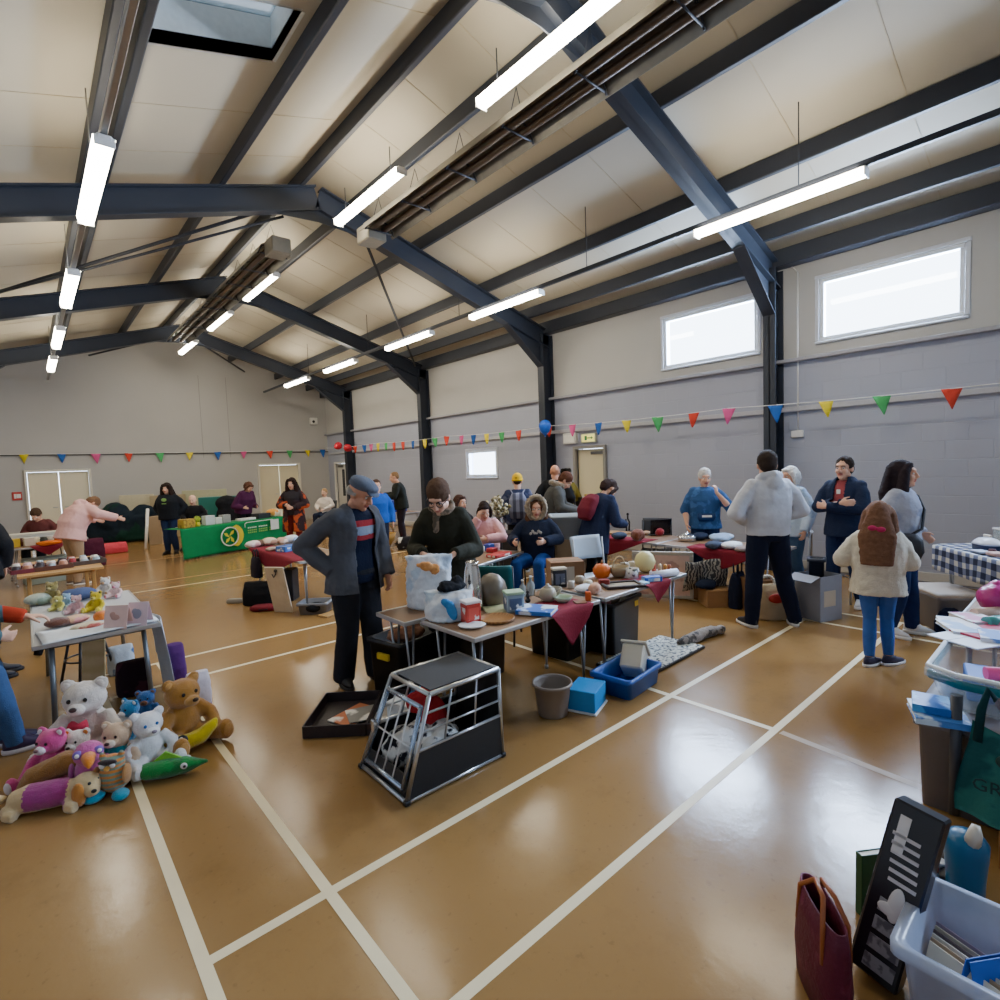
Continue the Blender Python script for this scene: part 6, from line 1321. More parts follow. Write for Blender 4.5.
boxy('blue_box', 'blue shiny box near the right end of the brown tables', 'box', P3(656, 582, TZ), (.16, .09, .045), '#1f4aa8', RZ+.2, panel='#7fb4e0')
boxy('light_blue_book', 'pale blue booklet left of the shiny blue box', 'book', P3(644, 584, TZ), (.07, .09, .02), '#9fd0e8', RZ+.5)
for i, (px, c, lb) in enumerate(((654, '#d8584a', 'red'), (660, '#e3cfae', 'cream'), (666, '#d99a4a', 'ochre'), (672, '#b56a4a', 'terracotta'))):
    m = MB(); m.lathe([(.02, 0), (.022, .01), (.014, .04), (.018, .055), (.014, .075), (.001, .08)], n=12); solo('figurine', m, plas(c), '%s painted figurine at the right end of the brown tables' % lb, 'figurine', P3(px, 572, TZ))
m = MB(); m.tube([(-.14, 0, .035), (.14, 0, .035)], .034, 16); m.tube([(-.143, 0, .035), (-.141, 0, .035)], .02, 12); solo('paper_roll', m, plas('#dde2ee', .5), 'white rolled tube lying on the far right end of the brown tables', 'roll', P3(674, 579, TZ), RZ+.4)
q = P3(630, 570, TZ)
for i, (px, py, r, h, c, lb) in enumerate(((612, 568, .05, .07, '#8f8672', 'grey stoneware jar behind the basket'), (626, 566, .055, .06, '#b9ad94', 'stone coloured bowl behind the basket'), (580, 583, .045, .06, '#a39684', 'taupe jar left of the pumpkin jar'), (588, 586, .04, .05, '#d8cdb0', 'cream ramekin left of the pumpkin jar'), (571, 588, .03, .06, '#c2b8a8', 'small putty coloured jug behind the blue and white cloth'))): turned('jar', lb, 'jar', P3(px, py, TZ), jarp(r, h), plas(c, .4))
carton('brown carton with a white label standing behind the brown tables', (pos(563, 5.75).x, pos(563, 5.75).y, 0), (.36, .28, .66), '#8f6a4c', RZ+.1, mark=('#c9c4ba', .02, .10, .16, .80))
# grey crates and cartons behind
q = pos(572, 7.0); carton('cardboard carton at the bottom of the stack behind the brown tables', (q.x, q.y, 0), (.56, .42, .42), '#a08a6c', RZ)
carton('second cardboard carton up in the stack behind the brown tables', (q.x, q.y, .425), (.52, .40, .30), '#93816a', RZ+.08)
crate('storage_crate', 'grey plastic crate on top of the carton stack beside the stooping man', 'crate', (q.x, q.y, .727), (.56, .42, .30), '#a9b0b4', rz=RZ)
o = pile('white and pink papers lying in the grey crate', 572, 541, .95, (.15, .08, .03), '#dde0e4', '#d8a0b0', 'paper', 'papers'); o.location = (q.x, q.y, 1.0); o.location.z = .738
pile_z = 0
# ---- little table
T2 = .64
boxy('game_box', 'flat red game box on the small table', 'game', P3(499, 556, T2), (.30, .16, .035), '#c02c2c', .2, panel='#e04a40')
boxy('game_box', 'small red box behind the flat one on the small table', 'game', P3(492, 552, T2), (.12, .10, .05), '#b8242c', .3)
for i, (px, py, lb) in enumerate(((470, 557, 'nearest'), (474, 553, 'middle'), (480, 552, 'farthest'))): mug('white cup on the left end of the small table, %s of the three' % lb, P3(px, py, T2), .035, .07, '#e6e4de', i)
boxy('blue_tin', 'deep blue box in front of the person in the pink jumper', 'box', P3(485, 549, T2), (.14, .08, .08), '#2a3f94', .3)
q = pos(497, 7.9); t = turned('flower_pot', 'white speckled dried flower arrangement left of the yellow beanie person', 'flowers', (q.x, q.y, .72), jarp(.10, .22), plas('#5a4636'), pname='pot')
m = MB(); random.seed(11)
for i in range(60):
    a, b = random.uniform(0, 6.28), random.uniform(.2, 1.4); r = random.uniform(.14, .26); e = V((r*cos(a)*cos(b), r*sin(a)*cos(b), .22+r*sin(b)*1.2)); m.tube([(0, 0, .20), e], .003, 4); m.use(i % 2); m.ell(e, .028, nu=6, nv=4); m.use(0)
part(t, 'dried_flowers', m, [mat('#cfc4a4', rough=.8), mat('#6a5f3c', rough=.8)])
boxy('display_stand', 'dark plinth box under the dried flower arrangement', 'box', (q.x, q.y, 0), (.5, .4, .72), '#3a3530', RZ)
# ---- jumble tables by the window wall
boxy('wooden_box', 'pale wooden box at the far end of the jumble tables', 'box', P3(590, 533, TZ), (.34, .22, .12), '#b08a58', pi/2, lid='#a27c4c')
t = thing('ornament', 'dark cast metal ornament with upright arms standing on the wooden box', 'ornament', P3(629, 532, TZ)); m = MB(); m.box((0, 0, .012), (.12, .09, .024)); m.tube([(-.04, 0, .02), (-.03, 0, .12), (-.05, 0, .2)], .012, 8); m.tube([(.03, 0, .02), (.04, 0, .15), (.0, 0, .2), (.0, 0, .27)], .012, 8); m.tube([(-.03, 0, .12), (.04, 0, .13)], .012, 8); m.ell((.0, 0, .27), .02)
part(t, 'casting', m, met('#26242a', .45))
boxy('wooden_tray', 'wooden tray under the dark cast ornament', 'tray', P3(618, 534, TZ), (.30, .26, .03), '#a07648', pi/2)
t = thing('laptop', 'black open laptop screen standing on the jumble table', 'laptop', P3(676, 531, TZ), facing(.1, -1)); m = MB(); m.box((0, 0, .008), (.30, .20, .016)); part(t, 'base', m, M_black); m = MB(); m.box((0, .10, .125), (.30, .012, .21), rot=(-.15, 0, 0)); part(t, 'screen', m, plas('#14161f', .2))
turned('pan', 'shiny silver lidded pan on the jumble table', 'pan', P3(687, 541, TZ), [(.09, 0), (.11, .01), (.115, .06), (.10, .075), (.06, .095), (.015, .102), (.015, .12), (.001, .122)], met('#d8d8da', .12), n=24)
for i, (px, py, lb, c) in enumerate(((672, 529, 'white', '#e6e0dc'), (666, 533, 'white and red', '#d8b4b0'), (660, 536, 'crimson', '#a8283a'))): lump('soft_ball', '%s woolly ball left of the silver pan' % lb, 'ball', px, py, TZ, (.06, .06, .055), c, parts=1)
pile('small brown knitted item at the left of the jumble table', 646, 535, TZ, (.09, .06, .03), '#b08a6c', '#d8b894')
pile('folded pale blue clothes on the jumble table before the blue top woman', 722, 541, TZ, (.20, .13, .05), '#9dbbe0', '#c4d6ee')
pile('folded dark grey clothes at the front of the jumble table', 708, 550, TZ, (.14, .09, .045), '#3a4152', '#555d70')
pile('folded white top beside the pale blue clothes on the jumble table', 732, 549, TZ, (.14, .10, .045), '#dfe2e8')
pile('folded navy clothes at the back of the jumble table', 700, 540, TZ, (.12, .09, .05), '#2a3550')
pile('folded brown top near the hooded man on the jumble table', 738, 553, TZ, (.10, .09, .03), '#8a7a74', '#c0aea4')
pile('dark flat hat at the far end of the jumble tables', 610, 541, TZ, (.12, .09, .05), '#3c4658', cat='hat', name='hat')
lump('wig', 'reddish brown curly wig beside the person with the maroon backpack', 'wig', 598, 549, TZ, (.09, .09, .08), '#7a4028', parts=6)
# framed picture, leaning on the table
def framed(label, loc, rz, w, h, fc, pc, p2, lean=.18):
    t = thing('framed_picture', label, 'picture', loc, rz, rot=(-lean, 0, rz)); m = MB(); b = .045
    for c, d in (((0, 0, b/2), (w, .025, b)), ((0, 0, h-b/2), (w, .025, b)), ((-w/2+b/2, 0, h/2), (b, .025, h-2*b)), ((w/2-b/2, 0, h/2), (b, .025, h-2*b))): m.box(c, d)
    part(t, 'frame', m, mat(fc, rough=.4)); m = MB(); m.box((0, .004, h/2), (w-2*b+.01, .010, h-2*b+.01), bv=.001); part(t, 'print', m, mat(pc, rough=.3, second=p2, pat='noise', pscale=5)); return t
q = at(681, 597); framed('large grey framed picture leaning against the jumble table', (5.72, 3.56, .02), facing(-.35, -1), .70, .60, '#b5afa2', '#dcbcae', '#b89288', .2)
q = (5.62, 3.02); m = MB(); m.grid(lambda u, v: V((-.24+.48*u, -.03-.16*v*v+.02*sin(9*u), .50-.38*v+.02*sin(6*u+4*v))), 14, 14); o = solo('patterned_throw', m, fab('#4a4c50', second='#a8a69e', pat='leaf', pscale=9), 'grey and cream patterned throw hanging over boxes right of the framed picture', 'throw', (5.80, 3.03, .02), facing(-.1, -1)); solidify(o, .012, 0)
pile('navy folded garment in front of the patterned throw on the floor boxes', 706, 588, .20, (.17, .10, .05), '#1c2438')
carton('brown carton under the navy garment and patterned throw', (5.92, 2.98, 0), (.34, .30, .20), '#9a7248', facing(0, 1))
carton('brown carton left of the patterned throw, below the framed picture', (6.10, 3.42, 0), (.40, .26, .22), '#8f6a44', facing(0, 1)+.1)
carton('tall brown carton behind the hooded man, under the jumble table end', (5.98, 2.55, 0), (.26, .30, .36), '#7a5636', facing(0, 1)+.2)
sack('bag', 'dark navy rucksack on the floor left of the hooded man', 'bag', 738, 607, (.26, .16, .40), '#1c2236', handles='#1c2236')
t = sack('bag', 'beige shopping bag with bead handles between the legs of the hooded man', 'bag', 776, 618, (.42, .24, .36), '#a89272', rz=RZ)
m = MB(); m.ell((-.05, -.125, .24), (.09, .02, .05)); part(t, 'red_label', m, plas('#b8322a'))
for s in (-1, 1):
    m = MB()
    for i in range(11): a = pi*i/10; m.ell((s*.09+.075*cos(a), 0, .36+.09*sin(a)), .016, nu=8, nv=6)
    part(t, 'bead_handle', m, plas('#d8d2c4'))
t = carton('grey printed carton right of the hooded man, white flap open', (6.10, 1.98, 0), (.30, .30, .46), '#8f9098', RZ+.35, mark=('#c8b8a0', -.02, .16, .16), open_=True)
t = crate('bin', 'dark tall bin standing in the grey printed carton', 'bin', (6.12, 2.0, .02), (.16, .14, .60), '#1d2536', rz=.3)
# walking frame by the wall
t = thing('walking_frame', 'grey walking frame with white grip behind the girl by the wall', 'frame', (6.98, 2.14, 0), facing(-.6, -.8))
for s in (-1, 1):
    m = MB(); m.tube([(s*.22, .20, 0), (s*.20, .06, .74), (s*.20, -.02, .80), (s*.20, -.14, .74), (s*.23, -.24, 0)], .012, 8); part(t, 'side_frame', m, met('#b0b2b6', .35)); m = MB(); m.cyl((s*.20, -.12, .765), (s*.20, .05, .765), .02); part(t, 'grip', m, plas('#d8d8d8'))
m = MB(); m.cyl((-.2, .10, .50), (.2, .10, .50), .010); part(t, 'cross_tube', m, met('#b0b2b6', .35))
# ---- checked table goods
def p4(x, y, z=.754): return on4(x, y, z)
t = thing('lamp_base', 'white domed chrome based iron with navy underside on the checked cloth', 'iron', p4(-.06, -.10), t4rz); m = MB(); m.rings([ring_at(V((0, 0, z)), V((0,0,1)), V((0,1,0)), a, b, 20, 2.2) for z, a, b in ((0, .13, .09), (.05, .14, .095), (.055, .14, .095))]); part(t, 'navy_base', m, plas('#1f2a4a')); m = MB(); m.rings([ring_at(V((0, 0, z)), V((0,0,1)), V((0,1,0)), a, b, 20, 2.2) for z, a, b in ((.055, .142, .097), (.075, .13, .085), (.105, .09, .055), (.115, .04, .03))]); part(t, 'white_dome', m, plas('#dfe3ee', .25))
t = thing('glass_tank', 'clear glass tank with white rim at the back of the checked table', 'tank', p4(-.22, .20), t4rz); m = MB()
for c, d in (((0, -.08, .08), (.22, .004, .16)), ((0, .08, .08), (.22, .004, .16)), ((-.11, 0, .08), (.004, .16, .16)), ((.11, 0, .08), (.004, .16, .16)), ((0, 0, .002), (.22, .16, .004))): m.box(c, d, bv=.0005)
part(t, 'glass_walls', m, mat('#cfd6d4', rough=.05, alpha=.35)); m = MB()
for c, d in (((0, -.08, .165), (.235, .018, .014)), ((0, .08, .165), (.235, .018, .014)), ((-.11, 0, .165), (.018, .16, .014)), ((.11, 0, .165), (.018, .16, .014))): m.box(c, d, bv=.002)
part(t, 'rim', m, M_white)
turned('jar', 'blue grey glass jar right of the glass tank', 'jar', p4(-.02, .18), jarp(.04, .13), mat('#8f9fc0', rough=.1, alpha=.6))
for i, (x, y, r, h, c, lb) in enumerate(((-.38, .10, .03, .06, '#c9a08c', 'peach pot at the left back of the checked table'), (-.33, .02, .028, .05, '#e0dcd4', 'white pot at the left of the checked table'), (-.28, .08, .025, .07, '#6a3c34', 'brown pot before the glass tank'), (.14, .18, .03, .07, '#27304c', 'navy jar at the back of the checked table'), (.22, .14, .03, .06, '#1d1f2c', 'black jar at the back of the checked table'), (.28, .06, .035, .05, '#2d5aa0', 'blue pot at the right of the checked table'), (.16, -.20, .03, .045, '#5a2a2e', 'maroon pot at the front of the checked table'))): turned('pot', lb, 'pot', p4(x, y), jarp(r, h), plas(c, .35))
boxy('flat_pack', 'pale blue folded cloth at the front of the checked table', 'cloth', p4(.08, -.24), (.16, .10, .02), '#b7c4dc', t4rz)
boxy('flat_pack', 'peach folded cloth at the right front of the checked table', 'cloth', p4(.24, -.22), (.12, .10, .03), '#d8b0a4', t4rz)
boxy('white_card', 'white upright card at the left end of the checked table', 'card', p4(-.44, .14), (.10, .02, .09), '#e6e4de', t4rz)
crate('storage_crate', 'grey lidded storage crate under the checked table', 'crate', (6.55, 1.02, 0), (.50, .38, .34), '#8b8a92', rz=t4rz, lid='#c9bdb2')
sack('bag', 'navy bag on the floor in front of the grey crate under the checked table', 'bag', 949, 634, (.30, .20, .24), '#161d36')
# ---- right hand corner: books, boxes, bags -----------------------------------
crate('storage_crate', 'grey storage box with a grey lid at the right edge, books on its corner', 'crate', (3.37, .33, 0), (.52, .50, .43), '#77757c', lid='#85838a')
crate('storage_crate', 'second grey storage box at the right edge behind the hanging green bag', 'crate', (3.38, -.24, 0), (.46, .44, .38), '#6f6d74', lid='#7d7b82')
t = crate('clear_box', 'clear plastic box with a teal and white rim on top of the grey storage box', 'box', (3.50, .24, .465), (.66, .62, .19), '#c9d2d6', taper=.16, mtl=mat('#d5dde2', rough=.1, alpha=.30))
m = MB(); pts = [(-.385+.0, -.30), (-.385, .20), (-.30, .32), (.36, .325)]
pts = [(x*.9, y) for x, y in pts]; m.tube([(x, y, .150) for x, y in pts], [(.008, .022)]*4, 8); part(t, 'teal_band', m, plas('#0f6f7c', .35)); m = MB(); m.tube([(x*1.01, y*1.01, .192) for x, y in pts], .011, 8); part(t, 'white_rim', m, plas('#dfe4e6', .3))
m = MB(); m.tube([(-.345, .20, .192), (-.352, -.30, .188)], .012, 8); part(t, 'yellow_edge', m, plas('#cfc48a', .4))
book('glossy blue book sticking out on the corner of the grey storage box, lower of two', (3.09, .50, .462), (.22, .20, .030), '#3f78c8', .35, art='#cfe2f4')
book('smaller blue book lying on top of the glossy one on the grey storage box', (3.11, .53, .493), (.17, .14, .035), '#1f62b8', .2, art='#4fa0e0')
def tubey(name, label, cat, a, b, r, col, **k): m = MB(); m.tube([a, b], r, 14); return solo(name, m, plas(col, .35), label, cat)
tubey('pink_roll', 'hot pink roll lying across the clear box', 'roll', (3.28, .36, .655), (3.50, -.05, .665), .030, '#e0489a')
tubey('glass_jar', 'dark maroon glass jar lying in the clear box', 'jar', (3.20, .30, .565), (3.30, .12, .565), .045, '#5a2a34')
tubey('white_candle', 'white candle beside the maroon jar in the clear box', 'candle', (3.17, .09, .50), (3.17, .09, .60), .022, '#e4e0e6')
boxy('blue_packet', 'blue packet at the back of the clear box', 'packet', (3.42, .40, .50), (.24, .10, .11), '#2f62b4', .2)
boxy('purple_packet', 'purple packet at the right of the clear box', 'packet', (3.30, -.04, .50), (.16, .12, .10), '#5a4a8c', .1)
boxy('blue_folder', 'lilac blue folder standing in the middle of the clear box', 'folder', (3.52, .18, .50), (.20, .22, .12), '#7f8cc8', .1)
TT = .66
t = thing('envelope', 'large white envelope overhanging the corner of the book table at the right edge', 'envelope', (3.86, .44, TT+.002), radians(-28)); m = MB(); m.box((0, 0, .004), (.44, .26, .007), bv=.001); part(t, 'sheet', m, plas('#dfe6f2', .4)); m = MB(); m.box((0, .02, .0082), (.44, .003, .001), bv=.0002); part(t, 'fold_line', m, plas('#aab4c8'))
for i, (px, py, d, c, rz, lb, dz) in enumerate(((962, 630, (.24, .17, .022), '#8fb4e0', .5, 'pale blue booklet behind the big envelope', 0), (985, 634, (.30, .16, .02), '#b83a58', -.5, 'crimson card folder right of the big envelope', 0), (975, 622, (.22, .16, .03), '#d88ab0', .7, 'pink book behind the pale blue booklet', 0), (952, 624, (.18, .13, .02), '#c9d3dc', .3, 'white and silver card pack at the left rear of the book table', 0), (996, 640, (.2, .14, .03), '#6f98d8', .2, 'blue magazine at the right end of the book table', 0))): book(lb, (*at(px, py, TT).xy, TT+.001), d, c, rz, art='#e2e6ee' if i != 1 else None)
tubey('paper_roll', 'teal roll of paper on the book table', 'roll', P3(986, 622, TT+.03), P3(1004, 620, TT+.03), .03, '#4fa8a4'); tubey('paper_roll', 'peach and white roll of paper at the back of the book table', 'roll', P3(974, 613, TT+.03), P3(1000, 611, TT+.03), .028, '#e3c4b4')
m = MB(); m.ell((0, 0, .09), (.11, .10, .09)); m.ell((.02, 0, .17), (.04, .04, .03)); o = link('gift_bag', softmesh(m, 'gift_bag', .01, 2, .01), plas('#b0287c', .3)); o.location = P3(996, 612, TT); tag(o, 'bright magenta gift bag at the back of the book table', 'bag')
# green bag hanging from the clear box
t = thing('bag_for_life', 'dark green fabric bag with lettering hanging from the front of the clear box', 'bag', (3.02, .22, 0), radians(-90)); m = MB()
def bagf(u, v, s):
    w = .17+.03*v-.06*max(0, .35-v); x = (u-.5)*2*w; z = .50-.40*v; bul = .045*sin(pi*u)*(.35+.65*v)+.012*sin(14*u+3*v)*v
    return V((x+.01*sin(6*v), s*bul-.012, z-.03*cos(pi*(u-.5))*(1-v)+.05*abs(u-.5)*(1-v)))
ids = [[m.av(bagf(u/20, v/16, -1)) for v in range(17)] for u in range(21)] ; id2 = [[m.av(bagf(u/20, v/16, .5)) for v in range(17)] for u in range(21)]
for A_, fl_ in ((ids, 0), (id2, 1)):
    for i in range(20):
        for j in range(16):
            f4 = (A_[i][j], A_[i+1][j], A_[i+1][j+1], A_[i][j+1]); m.af(f4[::-1] if fl_ == 0 else f4)
for i in range(20): m.af((ids[i][16], ids[i+1][16], id2[i+1][16], id2[i][16]))
for k in (0, 20):
    for j in range(16): m.af((ids[k][j], ids[k][j+1], id2[k][j+1], id2[k][j]))
part(t, 'bag_body', m, fab('#2b6f6a', rough=.6, second='#1b5254', pat='noise', pscale=5))
for x in (-.10, .09): m = MB(); m.tube([(x-.03, -.03, .44), (x-.02, -.02, .58), (x, .0, .665), (x+.02, .03, .62)], [(.006, .016)]*4, 8); part(t, 'handle', m, fab('#14363a'))
m = MB(); text_mb('GRAB', .075, m, Matrix.Translation(V((-.045, -.072, .27))) @ Matrix.Rotation(pi/2, 4, 'X'), .004); part(t, 'lettering', m, mat('#12383c', rough=.6))
m = MB(); text_mb('BAG', .06, m, Matrix.Translation(V((.02, -.058, .37))) @ Matrix.Rotation(pi/2, 4, 'X') , .004) if False else None
m = MB(); m.ell((-.02, -.045, .385), (.05, .012, .035)); m.ell((.03, -.045, .37), (.04, .012, .03)); part(t, 'print', m, mat('#123c3a', rough=.6))
tubey('strap', 'dark grey strap hanging at the left end of the green bag', 'strap', (3.06, .43, .60), (3.05, .43, .05), .022, '#3a3d45')
boxy('red_box', 'dark red box on the second grey storage box', 'box', (3.32, -.08, .413), (.12, .10, .16), '#9c2440', .1)
book('thick white paged book on the second grey storage box', (3.34, -.26, .413), (.22, .17, .09), '#b9c2d8', .15)
# floor bits in the corner
t = thing('drinks_bottle', 'big teal drinks bottle with a cream spout on the floor at the right edge', 'bottle', (*at(965, 903).xy, 0)); m = MB(); m.lathe([(.05, 0), (.056, .01), (.058, .1), (.066, .2), (.068, .245), (.055, .265), (.03, .28), (.001, .282)], n=24); part(t, 'vessel', m, plas('#0f5f8c', .3)); m = MB(); m.tube([(-.03, -.02, .26), (-.045, -.03, .31), (-.03, -.03, .335)], [.026, .022, .012], 10); part(t, 'spout', m, plas('#d8d2c4', .4))
for i, (px, py, c, h, lb) in enumerate(((930, 888, '#d8d0ce', .08, 'small white jar with red lid on the floor behind the clear bin'), (938, 880, '#8f949c', .07, 'small grey glass jar on the floor behind the clear bin'))):
    l = MB(); l.cyl((0, 0, h), (0, 0, h+.015), .026); turned('jar', lb, 'jar', at(px, py), jarp(.028, h), plas(c, .3), extra=[('lid', l, plas('#b83a34' if i == 0 else '#c9ccd0'))])
m = MB(); m.ell((0, 0, .04), (.11, .06, .04)); m.ell((.05, .02, .06), (.06, .05, .05)); o = link('dark_shoe', softmesh(m, 'dark_shoe', .008, 2, .008), plas('#1a1b26')); o.location = at(955, 885); o.location.z = 0; tag(o, 'dark slipper on the floor between the jars and the teal bottle', 'shoe')
boxy('wooden_crate', 'low brown wooden box on the floor behind the teal bottle at the right edge', 'box', (2.95, .14, 0), (.22, .26, .10), '#8a5a2c', .1)
# tall dark box leaning
base, topp = V((1.90, .465, .034)), V((2.055, .375, .56)); zax = (topp-base).normalized(); fx = V((-.96, .10, 0)); fy = (fx-zax*fx.dot(zax)).normalized(); xx_ = zax.cross(fy) if False else fy.cross(zax)
Mt = Matrix(((xx_.x, -fy.x, zax.x, base.x), (xx_.y, -fy.y, zax.y, base.y), (xx_.z, -fy.z, zax.z, base.z), (0, 0, 0, 1)))
t = bpy.data.objects.new('boxed_set', None); COL.objects.link(t); t.matrix_world = Mt; tag(t, 'tall black printed box leaning over between the burgundy bag and the clear bin', 'box')
LL = (topp-base).length; m = MB(); m.box((0, .045, LL/2), (.135, .085, LL), bv=.006); part(t, 'carton', m, mat('#17151a', rough=.3, var=.3, scale=8))
m = MB(); m.box((.025, .0015, LL-.10), (.03, .003, .12), bv=.0005); part(t, 'white_strip', m, plas('#d8d4d2', .5))
m = MB(); [m.box((-.01+.004*k, .0015, LL*.56+.028*k), (.075, .003, .011), bv=.0005) for k in range(6)]; part(t, 'printed_bars', m, plas('#c4bfc2', .5))
m = MB(); m.ell((-.01, .0, LL*.44), (.022, .004, .055)); m.ell((.0, .0, LL*.40), (.035, .004, .02)); part(t, 'printed_picture', m, plas('#d0cccc', .5))
for k in range(4): m = MB(); m.box((-.01, .0015, .045+.06*k), (.085, .003, .042), bv=.0005); part(t, 'picture_panel', m, mat('#8a878c', rough=.5, second='#5a585e', pat='noise', pscale=20))
m = MB(); m.box((.069, .045, LL*.5), (.003, .06, LL*.8), bv=.0005); part(t, 'side_print', m, mat('#4a4a52', rough=.4, second='#8f8f98', pat='noise', pscale=18))
t = book('dark green hardback standing upright behind the leaning black box', (*at(876, 908).xy, .118), (.17, .235, .030), '#0f4a2a', 0, rot=(pi/2, 0, facing(.12, -1)+pi), art=None)
# burgundy tote
q = pos(824, 1.60); t = thing('tote_bag', 'burgundy tote bag with tan leather handles at the bottom of the photo', 'bag', (q.x, q.y, 0), radians(-52)+pi/2*0); m = MB()
L_, W_ = .30, .13
def rgt(z, kx, ky, n=28): return [V((L_/2*kx*cos(2*pi*i/n), W_/2*ky*math.copysign(abs(sin(2*pi*i/n))**.7, sin(2*pi*i/n)), z)) for i in range(n)]
m.rings([rgt(.30, .94, .55), rgt(.04, .9, .8), rgt(.0, .9, .8), rgt(.0, .98, .95), rgt(.12, 1.02, 1.05), rgt(.26, 1, .85), rgt(.345, .97, .62), rgt(.345, .93, .50), rgt(.30, .94, .55)], cap=False)
t.rotation_euler = (0, 0, facing(0, 1)+pi/2-.12); t.scale = (.86,)*3
part(t, 'bag_body', m, fab('#5a1f30', rough=.5, second='#6f2c40', pat='noise', pscale=8)); m = MB(); m.rings([rgt(.045, .88, .78), rgt(.05, .87, .77)]); part(t, 'lining', m, plas('#140c12', .7))
for s in (-1, 1): m = MB(); m.tube([(-.10, s*.045, .20), (-.095, s*.042, .34), (-.05, s*.02, .405), (.03, s*.012, .41), (.09, s*.04, .34), (.10, s*.045, .20)], .009, 8); part(t, 'handle', m, mat('#9a5228', rough=.4))
# clear bin of records
crate('clear_bin', 'translucent plastic bin of records and a blue folder in the bottom right corner', 'bin', (1.965, .125, 0), (.36, .48, .29), '#c3cbe0', mtl=mat('#b9c3da', rough=.25, alpha=.62), wall=.006, taper=.12)
recs = ('#cdbfa0', '#a58a6a', '#d8d0bc', '#6a5a58', '#bfb49c', '#8f7f92')
for i, c in enumerate(recs):
    m = MB(); m.box((0, 0, .11), (.005, .20, .20), bv=.001); solo('record_sleeve', m, mat(c, rough=.6), '%s record sleeve in the clear bin, %s from its left end' % (('pale straw', 'tan', 'ivory', 'dark mauve', 'stone', 'dusty lilac')[i], ('first', 'second', 'third', 'fourth', 'fifth', 'sixth')[i]), 'record', (1.865+.020*i, .26, .012), 0, rot=(0, .35, -.35), group='records in the clear bin')
t = thing('folder', 'bent bright blue folder standing in the clear bin beside the records', 'folder', (1.99, .17, .012), -.6)
for s in (-1, 1): m = MB(); m.slab([(-.11, s*.05, 0), (.11, s*.05, 0), (.11, s*.004, .245), (-.11, s*.004, .245)], (0, s, 0), .003); part(t, 'cover', m, plas('#1f55b0', .4))
# ---- bric-a-brac table (left of the capped man) ------------------------------------
for i, (px, py, r, c, c2, lb) in enumerate(((247, 548, (.12, .10, .05), '#e2d6d0', '#d8a8a0', 'white and pink heap at the left front of the bric-a-brac table'), (258, 546, (.09, .08, .05), '#6a5040', None, 'dark brown item on the bric-a-brac table'), (268, 545, (.12, .10, .06), '#d8c4a8', '#b58a70', 'cream and tan heap in the middle of the bric-a-brac table'), (280, 543, (.10, .09, .05), '#d0a890', '#eee0d4', 'peach heap at the back of the bric-a-brac table'), (292, 541, (.12, .10, .06), '#dfe3ea', '#a8bcd8', 'white and pale blue heap at the right of the bric-a-brac table'), (272, 551, (.08, .07, .03), '#b09a8a', None, 'taupe item at the near edge of the bric-a-brac table'))): pile(lb, px, py, TZ, r, c, c2, 'cloth', 'cloth_heap')
boxy('blue_box', 'blue box near the right end of the bric-a-brac table', 'box', P3(288, 551, TZ), (.26, .18, .08), '#2f62b0', .4, panel='#4f86d0')
boxy('white_box', 'white flat box at the right end of the bric-a-brac table', 'box', P3(298, 549, TZ), (.20, .16, .04), '#d8d8d4', .2)
sack('bag', 'dark shoulder bag hanging off the end of the bric-a-brac table', 'bag', 258, 585, (.26, .12, .28), '#24212a', z=.30, rz=pi/2, handles='#24212a').location = (2.31, 7.75, .29)
sack('bag', 'large black bag on the floor under the bric-a-brac table', 'bag', 262, 604, (.46, .24, .30), '#15161a', rz=RZ)
boxy('black_box', 'black upright box behind the large black bag under the bric-a-brac table', 'box', (2.52, 7.35, 0), (.34, .22, .42), '#17181c', RZ)
t = thing('flat_bag', 'maroon flat case lying on the floor before the bric-a-brac table', 'case', (*at(266, 610).xy, 0), RZ+.1); m = MB(); m.rings([ring_at(V((0, 0, z)), V((0,0,1)), V((0,1,0)), a, b, 20, 2.6) for z, a, b in ((0, .17, .08), (.02, .19, .10), (.05, .19, .10), (.065, .15, .07))]); part(t, 'case_body', m, fab('#6d1f26')); m = MB(); m.tube([(-.05, -.09, .035), (-.04, -.13, .035), (.04, -.13, .035), (.05, -.09, .035)], .007, 6); part(t, 'handle', m, BLK)
q = at(284, 612); t = thing('wooden_board', 'pale wooden board with a dark hook leaning on the bric-a-brac table', 'board', (q.x, q.y, .003), 0, rot=(-.24, 0, facing(-.25, -1))); m = MB(); m.box((0, 0, .30), (.26, .018, .60), bv=.003); part(t, 'plank', m, wood('#d9ccb4', '#c8b898', 4)); m = MB(); m.tube([(-.03, .012, .56), (-.03, .03, .52), (0, .035, .48), (.02, .03, .52)], .008, 6); m.ell((-.03, .02, .56), .02); part(t, 'hook', m, met('#4a4440', .4))
t = thing('silver_shoe', 'pair of grey slip-on shoes seen as one at the left of the large black bag', 'shoes', (*at(236, 603).xy, 0), RZ); m = MB(); m.rings([[V((.13*cos(a)*k, .045*sin(a)*k, z)) for a in [2*pi*i/16 for i in range(16)]] for z, k in ((0, .95), (.02, 1), (.05, .9), (.06, .7))]); part(t, 'shoe', m, mat('#8a8478', rough=.5)); t['label'] = 'grey slip-on shoe on the floor left of the large black bag'
crate('grey_basin', 'grey plastic basin on the floor between the leaning board and the capped man', 'basin', (*at(316, 612).xy, 0), (.34, .26, .14), '#77797e', rz=RZ)
pile('black garment lying in the grey basin', 316, 612, .02, (.12, .09, .06), '#17181b')
boxy('cardboard_sheet', 'tan cardboard sheet on the floor right of the grey basin', 'card', (*at(330, 615).xy, 0), (.22, .16, .02), '#b8925c', .3)
